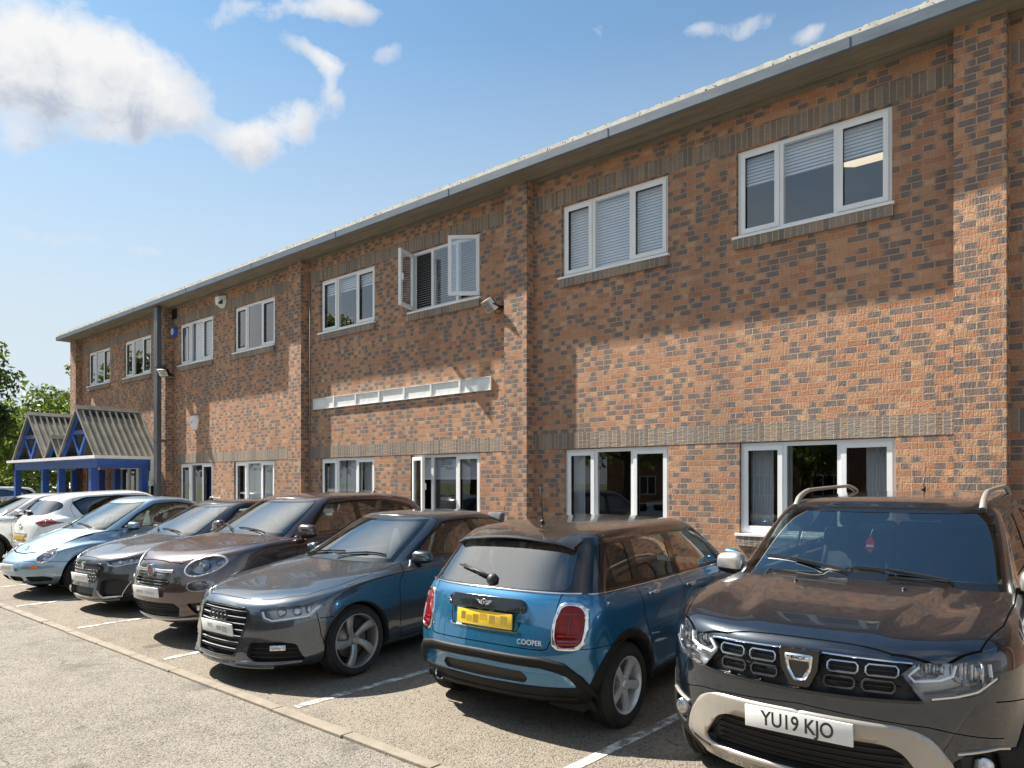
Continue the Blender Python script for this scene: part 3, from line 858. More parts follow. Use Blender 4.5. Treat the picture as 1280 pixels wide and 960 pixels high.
    def part(s, name, t, mat, off=0.0, pair=False, thick=0.0, smooth=38, parent=None):
        fs = s.faces(*([t] if isinstance(t, str) else t))
        if not fs: return []
        res = []
        for sg in ((1, -1) if pair else (1,)):
            b = s.piece(fs, off, mirror=not pair, sign=sg)
            if thick:
                bd = [e for e in b.edges if len(e.link_faces) == 1]
                r = bmesh.ops.extrude_edge_only(b, edges=bd)
                vs = [g for g in r['geom'] if isinstance(g, bmesh.types.BMVert)]
                for v in vs:
                    n = Vector((0, 0, 0))
                    for f in v.link_faces: n += f.normal
                nm = {}
                b.normal_update()
                for e in bd:
                    for v in e.verts: nm[(round(v.co.x, 5), round(v.co.y, 5), round(v.co.z, 5))] = v.normal.copy()
                src = s.piece(fs, off, mirror=not pair, sign=sg); src.normal_update()
                nm = {tuple(round(c, 4) for c in v.co): v.normal.copy() for v in src.verts}; src.free()
                for v in vs:
                    n = nm.get(tuple(round(c, 4) for c in v.co))
                    if n: v.co -= n*thick
            res.append(s.done(name, b, mat, parent, smooth))
        return res
    def recess(s, name, t, depth, mats, vec, pair=False, parent=None, scale=1.0):
        """the marked area pushed in along vec with side walls; mats = (floor, wall)"""
        fs = s.faces(t); res = []
        if not fs: return res
        for sg in ((1, -1) if pair else (1,)):
            b = s.piece(fs, 0, mirror=not pair, sign=sg)
            r = bmesh.ops.extrude_face_region(b, geom=list(b.faces)); vs = [g for g in r['geom'] if isinstance(g, bmesh.types.BMVert)]
            top = [g for g in r['geom'] if isinstance(g, bmesh.types.BMFace)]
            old = [f for f in b.faces if f not in set(top) and len({v for v in f.verts} & set(vs)) == 0]
            bmesh.ops.delete(b, geom=old, context='FACES_ONLY')
            d = Vector(vec)*depth; d.y *= sg
            c = sum((v.co for v in vs), Vector())/len(vs)
            for v in vs: v.co = c+(v.co-c)*scale+d
            ts = set(top)
            for f in b.faces: f.material_index = 0 if f in ts else 1
            for v in [v for v in b.verts if not v.link_faces]: b.verts.remove(v)
            b.normal_update()
            res.append(s.done(name, b, list(mats), parent, 30))
        return res
    def ribbon(s, bm, side, pts, w, t=.006, off=0.0, mi=0, closed=False, flip=False, dens=.03, w2=None):
        """a raised strip that follows the skin through 2-D points"""
        P = [Vector(p) for p in pts]; Q = []
        N = len(P)
        for k in range(N if closed else N-1):
            a, b = P[k], P[(k+1) % N]; m = max(1, int((b-a).length/dens))
            for j in range(m): Q.append(a.lerp(b, j/m))
        if not closed: Q.append(P[-1])
        H = [s.hit(side, q.x, q.y) for q in Q]
        pos = [h[0] for h in H]; nor = [h[1] for h in H]
        if flip:
            for p in pos: p.y = -p.y
            for n in nor: n.y = -n.y
        n = len(pos); rings = []
        for i in range(n):
            a = pos[(i-1) % n] if (closed or i) else pos[0]; b = pos[(i+1) % n] if (closed or i < n-1) else pos[-1]
            d = (b-a).normalized(); nr = nor[i]; sd = d.cross(nr)
            if sd.length < 1e-4: sd = Vector((0, 0, 1))
            sd.normalize(); base = pos[i]+nr*off
            ww = w if w2 is None else w+(w2-w)*i/(n-1)
            rings.append([bm.verts.new(base+sd*x*ww+nr*y) for x, y in ((-.5, -.004), (-.5, t*.6), (-.3, t), (.3, t), (.5, t*.6), (.5, -.004))])
        for i in range(n if closed else n-1):
            A = rings[i]; B = rings[(i+1) % n]
            for k in range(6):
                try: f = bm.faces.new((A[k], B[k], B[(k+1) % 6], A[(k+1) % 6])); f.material_index = mi; f.smooth = True
                except ValueError: pass
        if not closed:
            for rg, fl in ((rings[0], False), (rings[-1], True)):
                f = bm.faces.new(rg[::-1] if fl else rg); f.material_index = mi
    def strips(s, name, side, lines, w, t, mat, off=0.0, both=False, parent=None, closed=False, dens=.03):
        """one object per strip"""
        out = []
        for pts in lines:
            for fl in ((False, True) if both else (False,)):
                b = bmesh.new(); s.ribbon(b, side, pts, w, t, off, 0, closed, fl, dens); bmesh.ops.recalc_face_normals(b, faces=b.faces)
                out.append(s.done(name, b, mat, parent, 50))
        return out
    def arches(s, r, tagname='arch', flat=None):
        for wx in s.wheels:
            pl = [(wx+r*math.cos(a), s.wr+r*math.sin(a)) for a in [math.pi*k/24-.0 for k in range(25)]]
            pl = [(wx+r, -.3)]+pl+[(wx-r, -.3)]
            s.cut(pl, 'side', tagname, lambda c, n: c.y > .3)
    def finish_body(s, r, mats=None, lip=None):
        seam = s.tags.get('seam', -1)
        fs = s.faces('paint', 'seam')
        b = s.piece(fs, 0, True, 1, seam)
        # turned-in lip round the wheel openings
        o = s.done('body', b, [s.paint, M['seam']], None, 34)
        s.body = o
        for wx in s.wheels:
            for sg in (1, -1):
                bm = bmesh.new(); prev = None
                for k in range(29):
                    a = -.35+(math.pi+.7)*k/28
                    x, z = wx+r*math.cos(a), s.wr+r*math.sin(a)
                    if z < .12: prev = None; continue
                    yo = s.hit('side', x, max(z, s.floor_pts[0].z+.03))[0].y
                    cur = [bm.verts.new((x, sg*(yo-.002), z)), bm.verts.new((wx+(r-.012)*math.cos(a), sg*(yo-.02), s.wr+(r-.012)*math.sin(a))),
                           bm.verts.new((wx+(r-.012)*math.cos(a), sg*(yo-.09), s.wr+(r-.012)*math.sin(a))), bm.verts.new((wx+(r+.03)*math.cos(a), sg*(yo-.10), s.wr+(r+.03)*math.sin(a))),
                           bm.verts.new((wx+(r+.03)*math.cos(a), sg*.42, s.wr+(r+.03)*math.sin(a)))]
                    if prev:
                        for j in range(4):
                            bm.faces.new((prev[j], cur[j], cur[j+1], prev[j+1])).material_index = 0 if j == 0 and lip else 1
                    prev = cur
                # inner wall
                ring = [bm.verts.new((wx+(r+.03)*math.cos(2*math.pi*k/20), sg*.42, max(.14, s.wr+(r+.03)*math.sin(2*math.pi*k/20)))) for k in range(20)]
                bm.faces.new(ring).material_index = 1
                s.done('wheel_arch', bm, [lip or s.paint, M['under']], None, 50)
        bm = bmesh.new(); n = len(s.floor_pts)
        z0 = .0
        pts = [Vector((p.x*.985+.02, p.y*.97, p.z+.015)) for p in s.floor_pts]
        # floor pan, kept clear of the wheels
        x0, x1 = s.wheels[0]+r+.05, s.wheels[1]-r-.05
        zf = s.floor_pts[n//2].z+.02
        wv = s.floor_pts[n//2].y-.03
        for (a, b2, ww) in ((s.wheels[0]-r-.05, s.wheels[1]+r+.05, .52), (x0, x1, wv)):
            box(bm, a, b2, -ww, ww, zf, zf+.05)
        for lo, hi in ((0, s.wheels[0]-r), (s.wheels[1]+r, s.L+1)):
            q = [p for p in s.floor_pts if lo-1 <= p.x <= hi]
            if len(q) > 2:
                A = [bm.verts.new((p.x, p.y*.99, p.z+.012)) for p in q]; Bv = [bm.verts.new((p.x, -p.y*.99, p.z+.012)) for p in q]
                for i in range(len(q)-1):
                    try: bm.faces.new((A[i], A[i+1], Bv[i+1], Bv[i]))
                    except ValueError: pass
        bmesh.ops.remove_doubles(bm, verts=bm.verts, dist=1e-5)
        s.done('underbody', bm, M['under'], None, None)
    # ---- bought-in parts
    def put_wheels(s, yo, rim_r, style, width=.2, rim_mat=None, tyre_r=None):
        R = tyre_r or s.wr
        for wx in s.wheels:
            for sg in (1, -1):
                yy = yo if not isinstance(yo, dict) else yo[wx]
                if s.wheel_src is None: s.wheel_src = make_wheel(R, rim_r, width, style, rim_mat or M['alloy'])
                rim_me, tyre_me, disc_me = s.wheel_src
                w = link('wheel', rim_me, s.root); w.location = (wx-s.L/2, sg*yy, s.wr)
                w.rotation_euler = (0, random.uniform(0, 6.28) if style.get('spin', True) else style.get('rot', 0), 0 if sg > 0 else math.pi)
                link('tyre', tyre_me, w); link('brake_disc', disc_me, w)
    wheel_src = None
    def plate(s, side, z, mat, text=None, y=0.0, tilt=0.0, out=.012, size=(.52, .111), smud=None):
        p, n = s.hit(side, y, z); sx = -1 if side == 'front' else 1
        e = bmesh.new(); w, h = size
        box(e, -w/2, w/2, -.006, .006, -h/2, h/2, bevel=.004)
        o = s.done('number_plate', e, mat, None, 40); o.location = (p.x+sx*out-s.L/2, y, z)
        o.rotation_euler = Matrix.Rotation(-math.pi/2 if sx < 0 else math.pi/2, 4, 'Z').to_euler()
        o.rotation_euler = (tilt, 0, -math.pi/2 if sx < 0 else math.pi/2)
        bl = bmesh.new()
        for xx in (-w/2+.022, w/2-.022): lathe(bl, [(0, -.008), (.006, -.008), (.006, -.005)], 10, 'Y', (xx, 0, 0))
        if text:
            me = text_mesh(text, .092, .001, .0013); me.materials.append(M['ink']); me.transform(Matrix.Translation((0, -.0075, 0)) @ Matrix.Rotation(math.pi/2, 4, 'X') @ Matrix.Diagonal((.88, 1.13, 1, 1)))
            link('lettering', me, o)
        if smud:
            for (m, rects) in smud:
                sb = bmesh.new()
                for (a, b2, c, d) in rects:
                    sb.faces.new([sb.verts.new(q) for q in ((a*w, -.0068, c*h), (b2*w, -.0068, c*h), (b2*w, -.0068, d*h), (a*w, -.0068, d*h))])
                finish('lettering', sb, m, o)
        finish('fixing_screw', bl, M['ink'], o) if False else bl.free()
        return o
    def mirrors(s, x, z, y, mat, size=(.085, .115, .075), low=None, arm=True):
        for sg in (1, -1):
            b = bmesh.new(); n, m = 20, 12; a_, b_, c_ = size; V = []
            for i in range(m+1):
                th = -math.pi/2+math.pi*i/m; row = []
                for k in range(n):
                    ph = 2*math.pi*k/n
                    f = lambda v, e: math.copysign(abs(v)**e, v)
                    X = a_*f(math.cos(th), .7)*f(math.cos(ph), .6); Y = b_*f(math.cos(th), .6)*f(math.sin(ph), .6); Z = c_*f(math.sin(th), .65)
                    if X > 0: X *= .55
                    X += (Y/b_)*.018; Z *= 1-.12*(Y/b_)
                    row.append(b.verts.new((X, sg*(y+b_+Y), Z)))
                V.append(row)
            for i in range(m):
                for k in range(n):
                    f = b.faces.new((V[i][k], V[i][(k+1) % n], V[i+1][(k+1) % n], V[i+1][k])); f.material_index = 1 if (low and i < m*.36) else 0
            bmesh.ops.remove_doubles(b, verts=b.verts, dist=1e-5); bmesh.ops.recalc_face_normals(b, faces=b.faces)
            o = s.done('door_mirror', b, [mat, low or mat], None, 60); o.location = (x-s.L/2, 0, z)
            g = bmesh.new(); q = rounded([(y+.022, -c_*.72), (y+2*b_-.015, -c_*.66), (y+2*b_-.02, c_*.66), (y+.025, c_*.72)], .03)
            g.faces.new([g.verts.new((a_*.56, sg*p[0], p[1])) for p in q]); finish('mirror_glass', g, M['mirror'], o)
            g = bmesh.new(); tube(g, [(.0, sg*(y-.06), -c_*.75), (.0, sg*(y+.02), -c_*.7), (0, sg*(y+.07), -c_*.55)], .024, 8); finish('arm', g, M['black'], o)
    def handles(s, pts, mat, L=.18):
        for (x, z) in pts:
            for sg in (1, -1):
                b = bmesh.new(); N = 7; rr = []
                P = []
                for k in range(N):
                    t = k/(N-1)-.5; h, n = s.hit('side', x+t*L, z)
                    o = .008+.026*(1-(2*t)**4); q = h+n*o; q.y *= sg; P.append(q)
                for k in range(N-1): bar(b, P[k], P[k+1], .014, .026)
                s.done('door_handle', b, mat, None, 60)
    def cabin(s, x0, x1, zb, ztop, w, dash_x, seats, seat_mat=None, wheel_side=1, lining=True, seat_h=.53):
        """floor tub, dashboard, seats with head restraints and a steering wheel"""
        b = bmesh.new(); box(b, x0-.1, x1, -w, w, .3, zb-.30)
        box(b, dash_x-.30, dash_x+.12, -w+.02, w-.02, zb-.3, zb-.035, bevel=.04)
        for sg in (1, -1): box(b, dash_x+.1, x1, sg*w-.03, sg*w+.03, zb-.32, zb-.03)
        s.done('cabin', b, M['inside'], None, 60)
        sm = seat_mat or M['seat']
        for (x, n) in seats:
            for y in ((.36, -.36) if n == 2 else (.40, 0, -.40)):
                b = bmesh.new(); c = Vector((x, y, zb-.30)); ang = R_(20)
                ax = Vector((math.sin(ang), 0, math.cos(ang))); nx = Vector((math.cos(ang), 0, -math.sin(ang))); hw = .235 if n == 2 else .20
                vs = obox(b, c+ax*.25, ax, Vector((0, 1, 0)), nx, .27, hw, .055)
                box(b, x-.5, x-.02, y-hw, y+hw, zb-.42, zb-.26)
                bmesh.ops.bevel(b, geom=list(b.edges), offset=.045, segments=2, affect='EDGES', profile=.5)
                o = s.done('seat', b, sm, None, 60)
                b = bmesh.new(); obox(b, c+ax*(seat_h+.085)+Vector((.0, 0, 0)), ax, Vector((0, 1, 0)), nx, .085, .125, .045)
                bmesh.ops.bevel(b, geom=list(b.edges), offset=.04, segments=3, affect='EDGES', profile=.5)
                for dy in (-.05, .05): bar(b, c+ax*.48+Vector((0, dy, 0)), c+ax*(seat_h+.03)+Vector((0, dy, 0)), .012, .012)
                finish('head_restraint', b, sm, o, 60)
        b = bmesh.new(); cc = Vector((dash_x+.28, wheel_side*.37, zb-.02)); a = R_(62); P = []
        u = Vector((0, 1, 0)); v = Vector((-math.cos(a), 0, -math.sin(a)))*-1
        for k in range(25): P.append(cc+u*.185*math.cos(k*math.pi/12)+v*.185*math.sin(k*math.pi/12))
        tube(b, P, .014, 8, cap=False)
        for k in (0, 6, 12): bar(b, cc, P[k], .03, .015)
        s.done('steering_wheel', b, M['inside'], None, 60)
        if lining:
            fs = [f for f in s.bm.faces if f[s.vL] >= s.vk[-1]]
            if fs:
                q = s.piece(fs, -.03, True); s.done('roof_lining', q, M['lining'], None, 60)
    def wipers(s, lines, side='top', off=.010):
        for (a, b2) in lines:
            b = bmesh.new(); A = Vector(a); B = Vector(b2); P = []
            for k in range(9):
                q = A.lerp(B, k/8); h, n = s.hit(side, q.x, q.y); P.append(h+n*off)
            for k in range(8): bar(b, P[k], P[k+1], .007, .015)
            q = A.lerp(B, .45); h, n = s.hit(side, q.x, q.y)
            bar(b, P[0]+Vector((-.03, 0, .004)), P[5]+n*.008, .013, .009)
            s.done('wiper', b, M['black'], None, None)
    def aerial(s, x, y, h, lean=.35, r=.004, base=True):
        p, n = s.hit('top', x, y); b = bmesh.new()
        tube(b, [p, p+Vector((.02, 0, .025))], .016, 8)
        d = Vector((math.sin(lean), 0, math.cos(lean))); tube(b, [p+Vector((.0, 0, .015)), p+d*h], r, 6)
        s.done('aerial', b, M['black'], None, 60)
    def place(s, X, Y, yaw, rear=False):
        """X, Y = the point under the end that faces the camera"""
        rz = (-math.pi/2 if rear else math.pi/2)+yaw
        d = Vector((math.cos(rz), math.sin(rz), 0))
        c = Vector((X, Y, 0))+d*(s.L/2*(-1 if rear else 1))
        c.z = SLOPE*(c.y-3.13)
        s.root.location = c; s.root.rotation_euler = (0, math.atan(SLOPE)*(1 if rear else -1), rz)

def make_wheel(R, rr, width, st, rim_mat):
    """wheel turned on Y; +y is the outer face; the road plane of the tyre face is y=0"""
    b = bmesh.new(); w = width
    prof = [(rr-.012, -.012), (rr+.006, -.002), (rr+.03, .004), (rr+(R-rr)*.6, .003), (R-.022, -.012), (R-.006, -.030)]
    g = []
    for k in range(5):
        y0 = -.035-(w-.07)*k/4; g += [(R, y0), (R, y0-(w-.07)/4+.012), (R-.008, y0-(w-.07)/4+.010), (R-.008, y0-(w-.07)/4+.003)] if k < 4 else [(R, y0)]
    prof += g+[(R-.02, -w+.01), (rr+.02, -w), (rr-.01, -w+.02)]
    lathe(b, prof, 56, 'Y'); tyre = bmesh.new()
    bmesh.ops.recalc_face_normals(b, faces=b.faces)
    me_t = bpy.data.meshes.new('tyre'); 
    for f in b.faces: f.smooth = True
    for e in b.edges:
        if len(e.link_faces) == 2: e.smooth = e.link_faces[0].normal.angle(e.link_faces[1].normal, 0) < .6
    b.to_mesh(me_t); b.free(); tyre.free(); me_t.materials.append(M['rubber'])
    b = bmesh.new()
    lathe(b, [(rr-.001, -.016), (rr-.004, -.006), (rr-.012, -.005), (rr-.018, -.012), (rr-.026, -.05), (rr-.03, -w+.03), (rr-.01, -w+.02)], 56, 'Y')
    dp = st.get('dish', .03); hub = st.get('hub', .06)
    n = st['n']; tw = st.get('twist', 0.0)
    for k in range(n):
        for s_ in st.get('split', (0,)):
            a0 = 2*math.pi*k/n; N = 6; prev = None
            for j in range(N+1):
                t = j/N; r = hub*.55+(rr-.014-hub*.55)*t; a = a0+s_*(t if st.get('fan') else 1)*1.0+tw*t
                hw = (st['w0']+(st['w1']-st['w0'])*t)/2; y = -.012-dp*(1-t)**1.4-(.004 if t > .9 else 0)
                ca, sa = math.cos(a), math.sin(a); th = .03; ch = hw*.55
                cur = [b.verts.new((r*ca-q*sa, yy, r*sa+q*ca)) for q, yy in ((-hw, y-th), (-hw, y-.006), (-ch, y), (ch, y), (hw, y-.006), (hw, y-th))]
                if prev:
                    for i in range(5): b.faces.new((prev[i], cur[i], cur[i+1], prev[i+1]))
                prev = cur
    lathe(b, [(0.0, -.012-dp*.5), (.026, -.012-dp*.5), (.030, -.016-dp*.5), (.034, -.014-dp), (hub, -.02-dp), (hub*1.02, -.06-dp)], 28, 'Y')
    for k in range(5):
        a = 2*math.pi*(k+.5)/5; lathe(b, [(0, -.010-dp), (.008, -.010-dp), (.008, -.03-dp)], 8, 'Y', (hub*.74*math.cos(a), 0, hub*.74*math.sin(a)))
    bmesh.ops.recalc_face_normals(b, faces=b.faces)
    for f in b.faces: f.smooth = True
    for e in b.edges:
        if len(e.link_faces) == 2: e.smooth = e.link_faces[0].normal.angle(e.link_faces[1].normal, 0) < .7
    me_r = bpy.data.meshes.new('wheel'); b.to_mesh(me_r); b.free(); me_r.materials.append(rim_mat)
    b = bmesh.new(); lathe(b, [(0, -.085), (.06, -.085), (.06, -.10), (rr*.66, -.10), (rr*.66, -.12), (.05, -.12)], 40, 'Y')
    lathe(b, [(0, -.14), (rr-.03, -.14)], 30, 'Y', mi=1)
    a0 = 2.4; obox(b, (rr*.60*math.cos(a0), -.10, rr*.60*math.sin(a0)), Vector((math.cos(a0), 0, math.sin(a0))), Vector((0, 1, 0)), Vector((-math.sin(a0), 0, math.cos(a0))), .05, .03, .10, 1)
    me_d = bpy.data.meshes.new('brake_disc'); b.to_mesh(me_d); b.free(); me_d.materials.append(M['brake']); me_d.materials.append(M['under'])
    return me_r, me_t, me_d
M['guard'] = noisy('guard_silver', (.36, .335, .30), (.44, .41, .37), 4, .34, .55)
M['link_a'] = pbr('bright_link', (.45, .50, .56), .18, .9); M['link_b'] = pbr('dark_link', (.10, .10, .105), .3, .8)
def common_glass(c, rear='dglass', front='wglass', side='wglass', panes=()):
    c.part('windscreen', 'wind', M[front], -.002)
    if 'frit' in c.tags:
        rt = c.tid('frit_rear')
        for f in c.faces('frit'):
            if f.calc_center_median().x > c.L/2: f[c.tagL] = rt
        c.part('windscreen_surround', 'frit', M['gloss_black'], 0); c.part('rear_window_surround', 'frit_rear', M['gloss_black'], 0)
    c.part('rear_window', 'rearw', M[rear], -.002); c.part('window_surround', 'gasket', M['gloss_black'], .001, pair=True)
    for t in panes: c.part('side_window', t, M[side], -.004, pair=True)
def grille_tub(c, tag_, depth, mat, name='grille', wallmat=None):
    fs = c.faces(tag_); b = c.piece(fs, 0, True)
    sg = 1 if sum(f.calc_center_median().x for f in fs)/max(1, len(fs)) < c.L/2 else -1
    for v in b.verts: v.co.x += depth*sg
    bd = [e for e in b.edges if len(e.link_faces) == 1]; r = bmesh.ops.extrude_edge_only(b, edges=bd)
    for v in [q for q in r['geom'] if isinstance(q, bmesh.types.BMVert)]: v.co.x -= depth*sg
    return c.done(name, b, mat, None, 30)
def lathe_part(c, name, prof, n, axis, at, mat, parent=None):
    b = bmesh.new(); lathe(b, prof, n, axis, at); bmesh.ops.recalc_face_normals(b, faces=b.faces)
    return c.done(name, b, mat, parent, 50)
SIDEP = lambda p, n: p.y > .3

def build_duster():
    P = paint_mat('dark_blue_grey_paint', (.009, .016, .028), .7, .22, .06)
    def ridge(p):
        if .12 < p.x < 1.12 and p.z > .95:
            t = min(1, (p.x-.12)/.25); yr = .36+.20*(p.x-.12); d = (yr-abs(p.y))/.07
            d = max(0, min(1, d)); p.z += .020*t*d*d*(3-2*d)
            e = max(0, 1-abs(abs(p.y)-.68)/.13) if p.x > .3 else 0
            p.z += .012*e*min(1, (p.x-.3)/.3)*max(0, min(1, (1.1-p.x)/.2)) if p.x > .3 else 0
        return p
    L = [LP(.14, .60, 2.6, 4.25, .5, 2.8, .80, [(0, .235), (.9, .25), (4, .26), (4.3, .31)]),
         LP(.03, .66, 2.4, 4.33, .5, 2.8, .880, [(0, .36), (1, .36), (4.3, .42)]),
         LP(.0, .68, 2.35, 4.34, .5, 2.8, .898, [(0, .56), (1, .56), (4.3, .6)]),
         LP(.005, .68, 2.4, 4.33, .45, 2.8, .902, [(0, .765), (1, .78), (4.3, .82)]),
         LP(.05, .66, 2.45, 4.30, .42, 2.8, .892, [(0, .955), (.4, .965), (.9, 1.01), (1.5, 1.05), (3, 1.09), (4.3, 1.10)]),
         LP(.115, .62, 2.5, 4.27, .42, 2.8, .872, [(.1, 1.015), (.5, 1.025), (.9, 1.055), (1.5, 1.09), (3, 1.12), (4.3, 1.14)]),
         LP(.42, .50, 2.7, 4.22, .40, 2.8, .845, [(.4, 1.075), (.9, 1.095), (1.5, 1.115), (3, 1.145), (4.3, 1.17)]),
         LP(1.06, .30, 2.9, 4.16, .36, 2.8, [(1, .785), (1.6, .80), (3, .80), (4.2, .77)], [(1.05, 1.16), (1.4, 1.135), (2.5, 1.165), (3.6, 1.20), (4.2, 1.21)]),
         LP(1.74, .26, 2.9, 3.98, .30, 2.8, [(1.7, .640), (2.4, .66), (4, .63)], [(1.7, 1.56), (2.0, 1.575), (3.2, 1.575), (4, 1.55)]),
         LP(1.82, .25, 2.8, 3.90, .30, 2.8, [(1.7, .56), (2.4, .58), (4, .55)], [(1.8, 1.595), (2.1, 1.616), (3.2, 1.616), (4, 1.59)])]
    c = Car('dark_crossover', 'dark blue grey crossover with a silver bumper guard and roof rails at the right edge', 'car', 4.34, L,
            [3, 4, 5, 5, 3, 7, 9, 12, 4], [7], .035, (.84, 3.515), .345, P, warp=ridge, flare=.02, arch_r=.40)
    a, b = c.vk[7], c.vk[8]
    c.grid(0, 19, a, b, 'frit'); c.grid(0, 18, a+1, b-1, 'wind'); n = c.NU-1
    c.grid(n-17, n, a, b, 'frit'); c.grid(n-15, n, a+2, b-2, 'rearw')
    c.cut(rounded([(1.50, 1.165), (1.93, 1.520), (2.5, 1.535), (3.3, 1.53), (3.72, 1.46), (3.92, 1.30), (3.85, 1.225), (3.0, 1.185)], .04), 'side', 'gasket', SIDEP, 'paint')
    c.cut(rounded([(1.62, 1.185), (1.96, 1.495), (2.46, 1.51), (2.49, 1.19)], .03), 'side', 'sw1', SIDEP, 'gasket')
    c.cut(rounded([(2.57, 1.19), (2.55, 1.51), (3.25, 1.507), (3.30, 1.215)], .03), 'side', 'sw2', SIDEP, 'gasket')
    c.cut(rounded([(3.37, 1.22), (3.33, 1.50), (3.68, 1.44), (3.85, 1.30), (3.80, 1.245)], .03), 'side', 'sw3', SIDEP, 'gasket')
    fr = lambda p, n: p.x < .85 and p.z < 1.02
    LAMP = [(.500, .950), (.448, .893), (.540, .778), (.745, .812), (.815, .880), (.812, .962), (.67, .956)]
    c.cut(rounded(LAMP, .018), 'front', 'lamp', fr, 'paint')
    c.cut(rounded([(-.02, .955), (.492, .944), (.440, .893), (.535, .776), (-.02, .762)], .012), 'front', 'grille', fr, 'paint')
    OUT = [(-.02, .668), (.44, .662), (.555, .625), (.640, .50), (.675, .375), (.60, .318), (-.02, .300)]
    INN = [(-.02, .570), (.38, .566), (.45, .535), (.545, .395), (.50, .352), (-.02, .340)]
    c.cut(rounded(OUT, .05, 4), 'front', 'skid', fr, 'paint')
    c.cut(rounded(INN, .04, 4), 'front', 'mesh', fr, 'skid')
    c.cut([(.60, .20), (.66, .385), (.645, .50), (.70, .545), (1.2, .545), (1.2, .20)], 'front', 'clad', lambda p, n: p.x < .44, 'paint')
    c.cut(rounded([(.665, .53), (.80, .545), (.82, .42), (.69, .405)], .02), 'front', 'fog', fr, ['clad', 'paint'])
    # black cladding: sills and wheel arch rims
    c.cut([(1.1, .1), (1.1, .40), (3.2, .42), (3.2, .1)], 'side', 'clad', SIDEP, 'paint')
    for wx in c.wheels:
        c.cut([(wx+.465*math.cos(k*math.pi/20), .345+.465*math.sin(k*math.pi/20)) for k in range(21)]+[(wx-.465, -.1), (wx+.465, -.1)], 'side', 'clad', SIDEP, 'paint')
    c.cut([(3.9, .1), (3.9, .50), (4.5, .52), (4.5, .1)], 'side', 'clad', None, 'paint')
    c.line([(.10, .0), (.105, .40), (.15, .60), (.30, .735), (.60, .80), (1.0, .815), (1.40, .80)], 'top', .008, pred=lambda p, n: n.z > .2 and p.x < 1.45 and p.z > .9)
    for pts in ([(1.33, .42), (1.30, .6), (1.30, .95), (1.40, 1.13)], [(2.52, .42), (2.53, 1.16)], [(3.17, .42), (3.35, .80), (3.42, 1.16)], [(1.33, .425), (3.17, .425)]): c.line(pts, 'side', .007)
    c.line([(.30, .775), (.45, .76), (.62, .74)], 'side', .006)
    c.line([(.0, .70), (.55, .665), (.82, .60)], 'front', .005, pred=fr)
    c.arches(.405)
    common_glass(c, panes=('sw1', 'sw2', 'sw3'))
    c.part('cladding', 'clad', M['trim'], .005, thick=.015)
    c.part('bumper_guard', 'skid', M['guard'], .008, thick=.02)
    c.strips('bumper_guard_edge', 'front', [[(-.62, .52), (-.545, .632), (-.42, .672), (0, .68), (.42, .672), (.545, .632), (.62, .52)]], .020, .020, M['satin'], .006) if False else None
    grille_tub(c, 'mesh', .05, M['black'], 'lower_grille')
    for k in range(6): c.strips('mesh_bar', 'front', [[(-.46, .365+k*.033), (0, .36+k*.033), (.46, .365+k*.033)]], .006, .006, M['trim'], -.035, dens=.08)
    for sg in (1, -1): c.strips('guard_slot', 'front', [[(sg*.51, .345), (sg*.62, .372)]], .022, .004, M['black'], .008)
    grille_tub(c, 'grille', .045, M['black'], 'grille')
    c.strips('grille_frame', 'front', [[(-.485, .947), (-.25, .952), (0, .957), (.25, .952), (.485, .947)]], .010, .008, M['chrome'], .0)
    c.strips('grille_frame', 'front', [[(-.53, .778), (-.25, .768), (0, .764), (.25, .768), (.53, .778)]], .014, .010, M['gloss_black'], .0)
    for (z, dy, m) in ((.905, .0, 'chrome'), (.832, -.012, 'alloy_dark')):
        for y in (.195, .365):
            for sg in (1, -1):
                cy = sg*(y+dy); w, h = .068, .026
                hexa = [(cy-w, z-h*.45), (cy-w+.012, z-h), (cy+w-.012, z-h), (cy+w, z-h*.45), (cy+w, z+h*.45), (cy+w-.012, z+h), (cy-w+.012, z+h), (cy-w, z+h*.45)]
                c.strips('grille_link', 'front', [hexa], (.011 if m == 'chrome' else .012), .016, M['link_' + ('a' if m == 'chrome' else 'b')], -.022, closed=True, dens=.03)
    for z in (.905, .832): c.strips('grille_bar', 'front', [[(-.45, z), (-.09, z)], [(.09, z), (.45, z)]], .010, .010, M['black'], -.035)
    # shield badge
    p, n = c.hit('front', 0, .87)
    def plate_poly(name, poly, x, th, mat, rr=.012, parent=None):
        b = bmesh.new(); q = rounded(poly, rr); A = [b.verts.new((x, v[0], v[1])) for v in q]; B2 = [b.verts.new((x+th, v[0]*1.06, (v[1]-.87)*1.06+.87)) for v in q]
        b.faces.new(A[::-1] if True else A); m = len(q)
        for i in range(m): b.faces.new((A[i], A[(i+1) % m], B2[(i+1) % m], B2[i]))
        bmesh.ops.recalc_face_normals(b, faces=b.faces); return c.done(name, b, mat, parent, 40)
    bp = plate_poly('badge_base', [(-.098, .962), (.098, .962), (.088, .87), (.045, .782), (-.045, .782), (-.088, .87)], p.x-.012, .03, M['gloss_black'])
    SH = [(-.070, .945), (.070, .945), (.060, .868), (.026, .808), (-.026, .808), (-.060, .868)]
    b = bmesh.new(); q0 = rounded(SH, .014); q1 = inset_poly(q0, .017); m = len(q0); x = p.x-.014
    A = [b.verts.new((x-.004, *v)) for v in q0]; B2 = [b.verts.new((x-.012, *((Vector(v)+Vector(w))/2))) for v, w in zip(q0, q1)]; C2 = [b.verts.new((x-.004, *v)) for v in q1]
    for i in range(m):
        j = (i+1) % m; b.faces.new((A[i], A[j], B2[j], B2[i])); b.faces.new((B2[i], B2[j], C2[j], C2[i]))
    bmesh.ops.recalc_face_normals(b, faces=b.faces); c.done('badge', b, M['chrome'], None, 60)
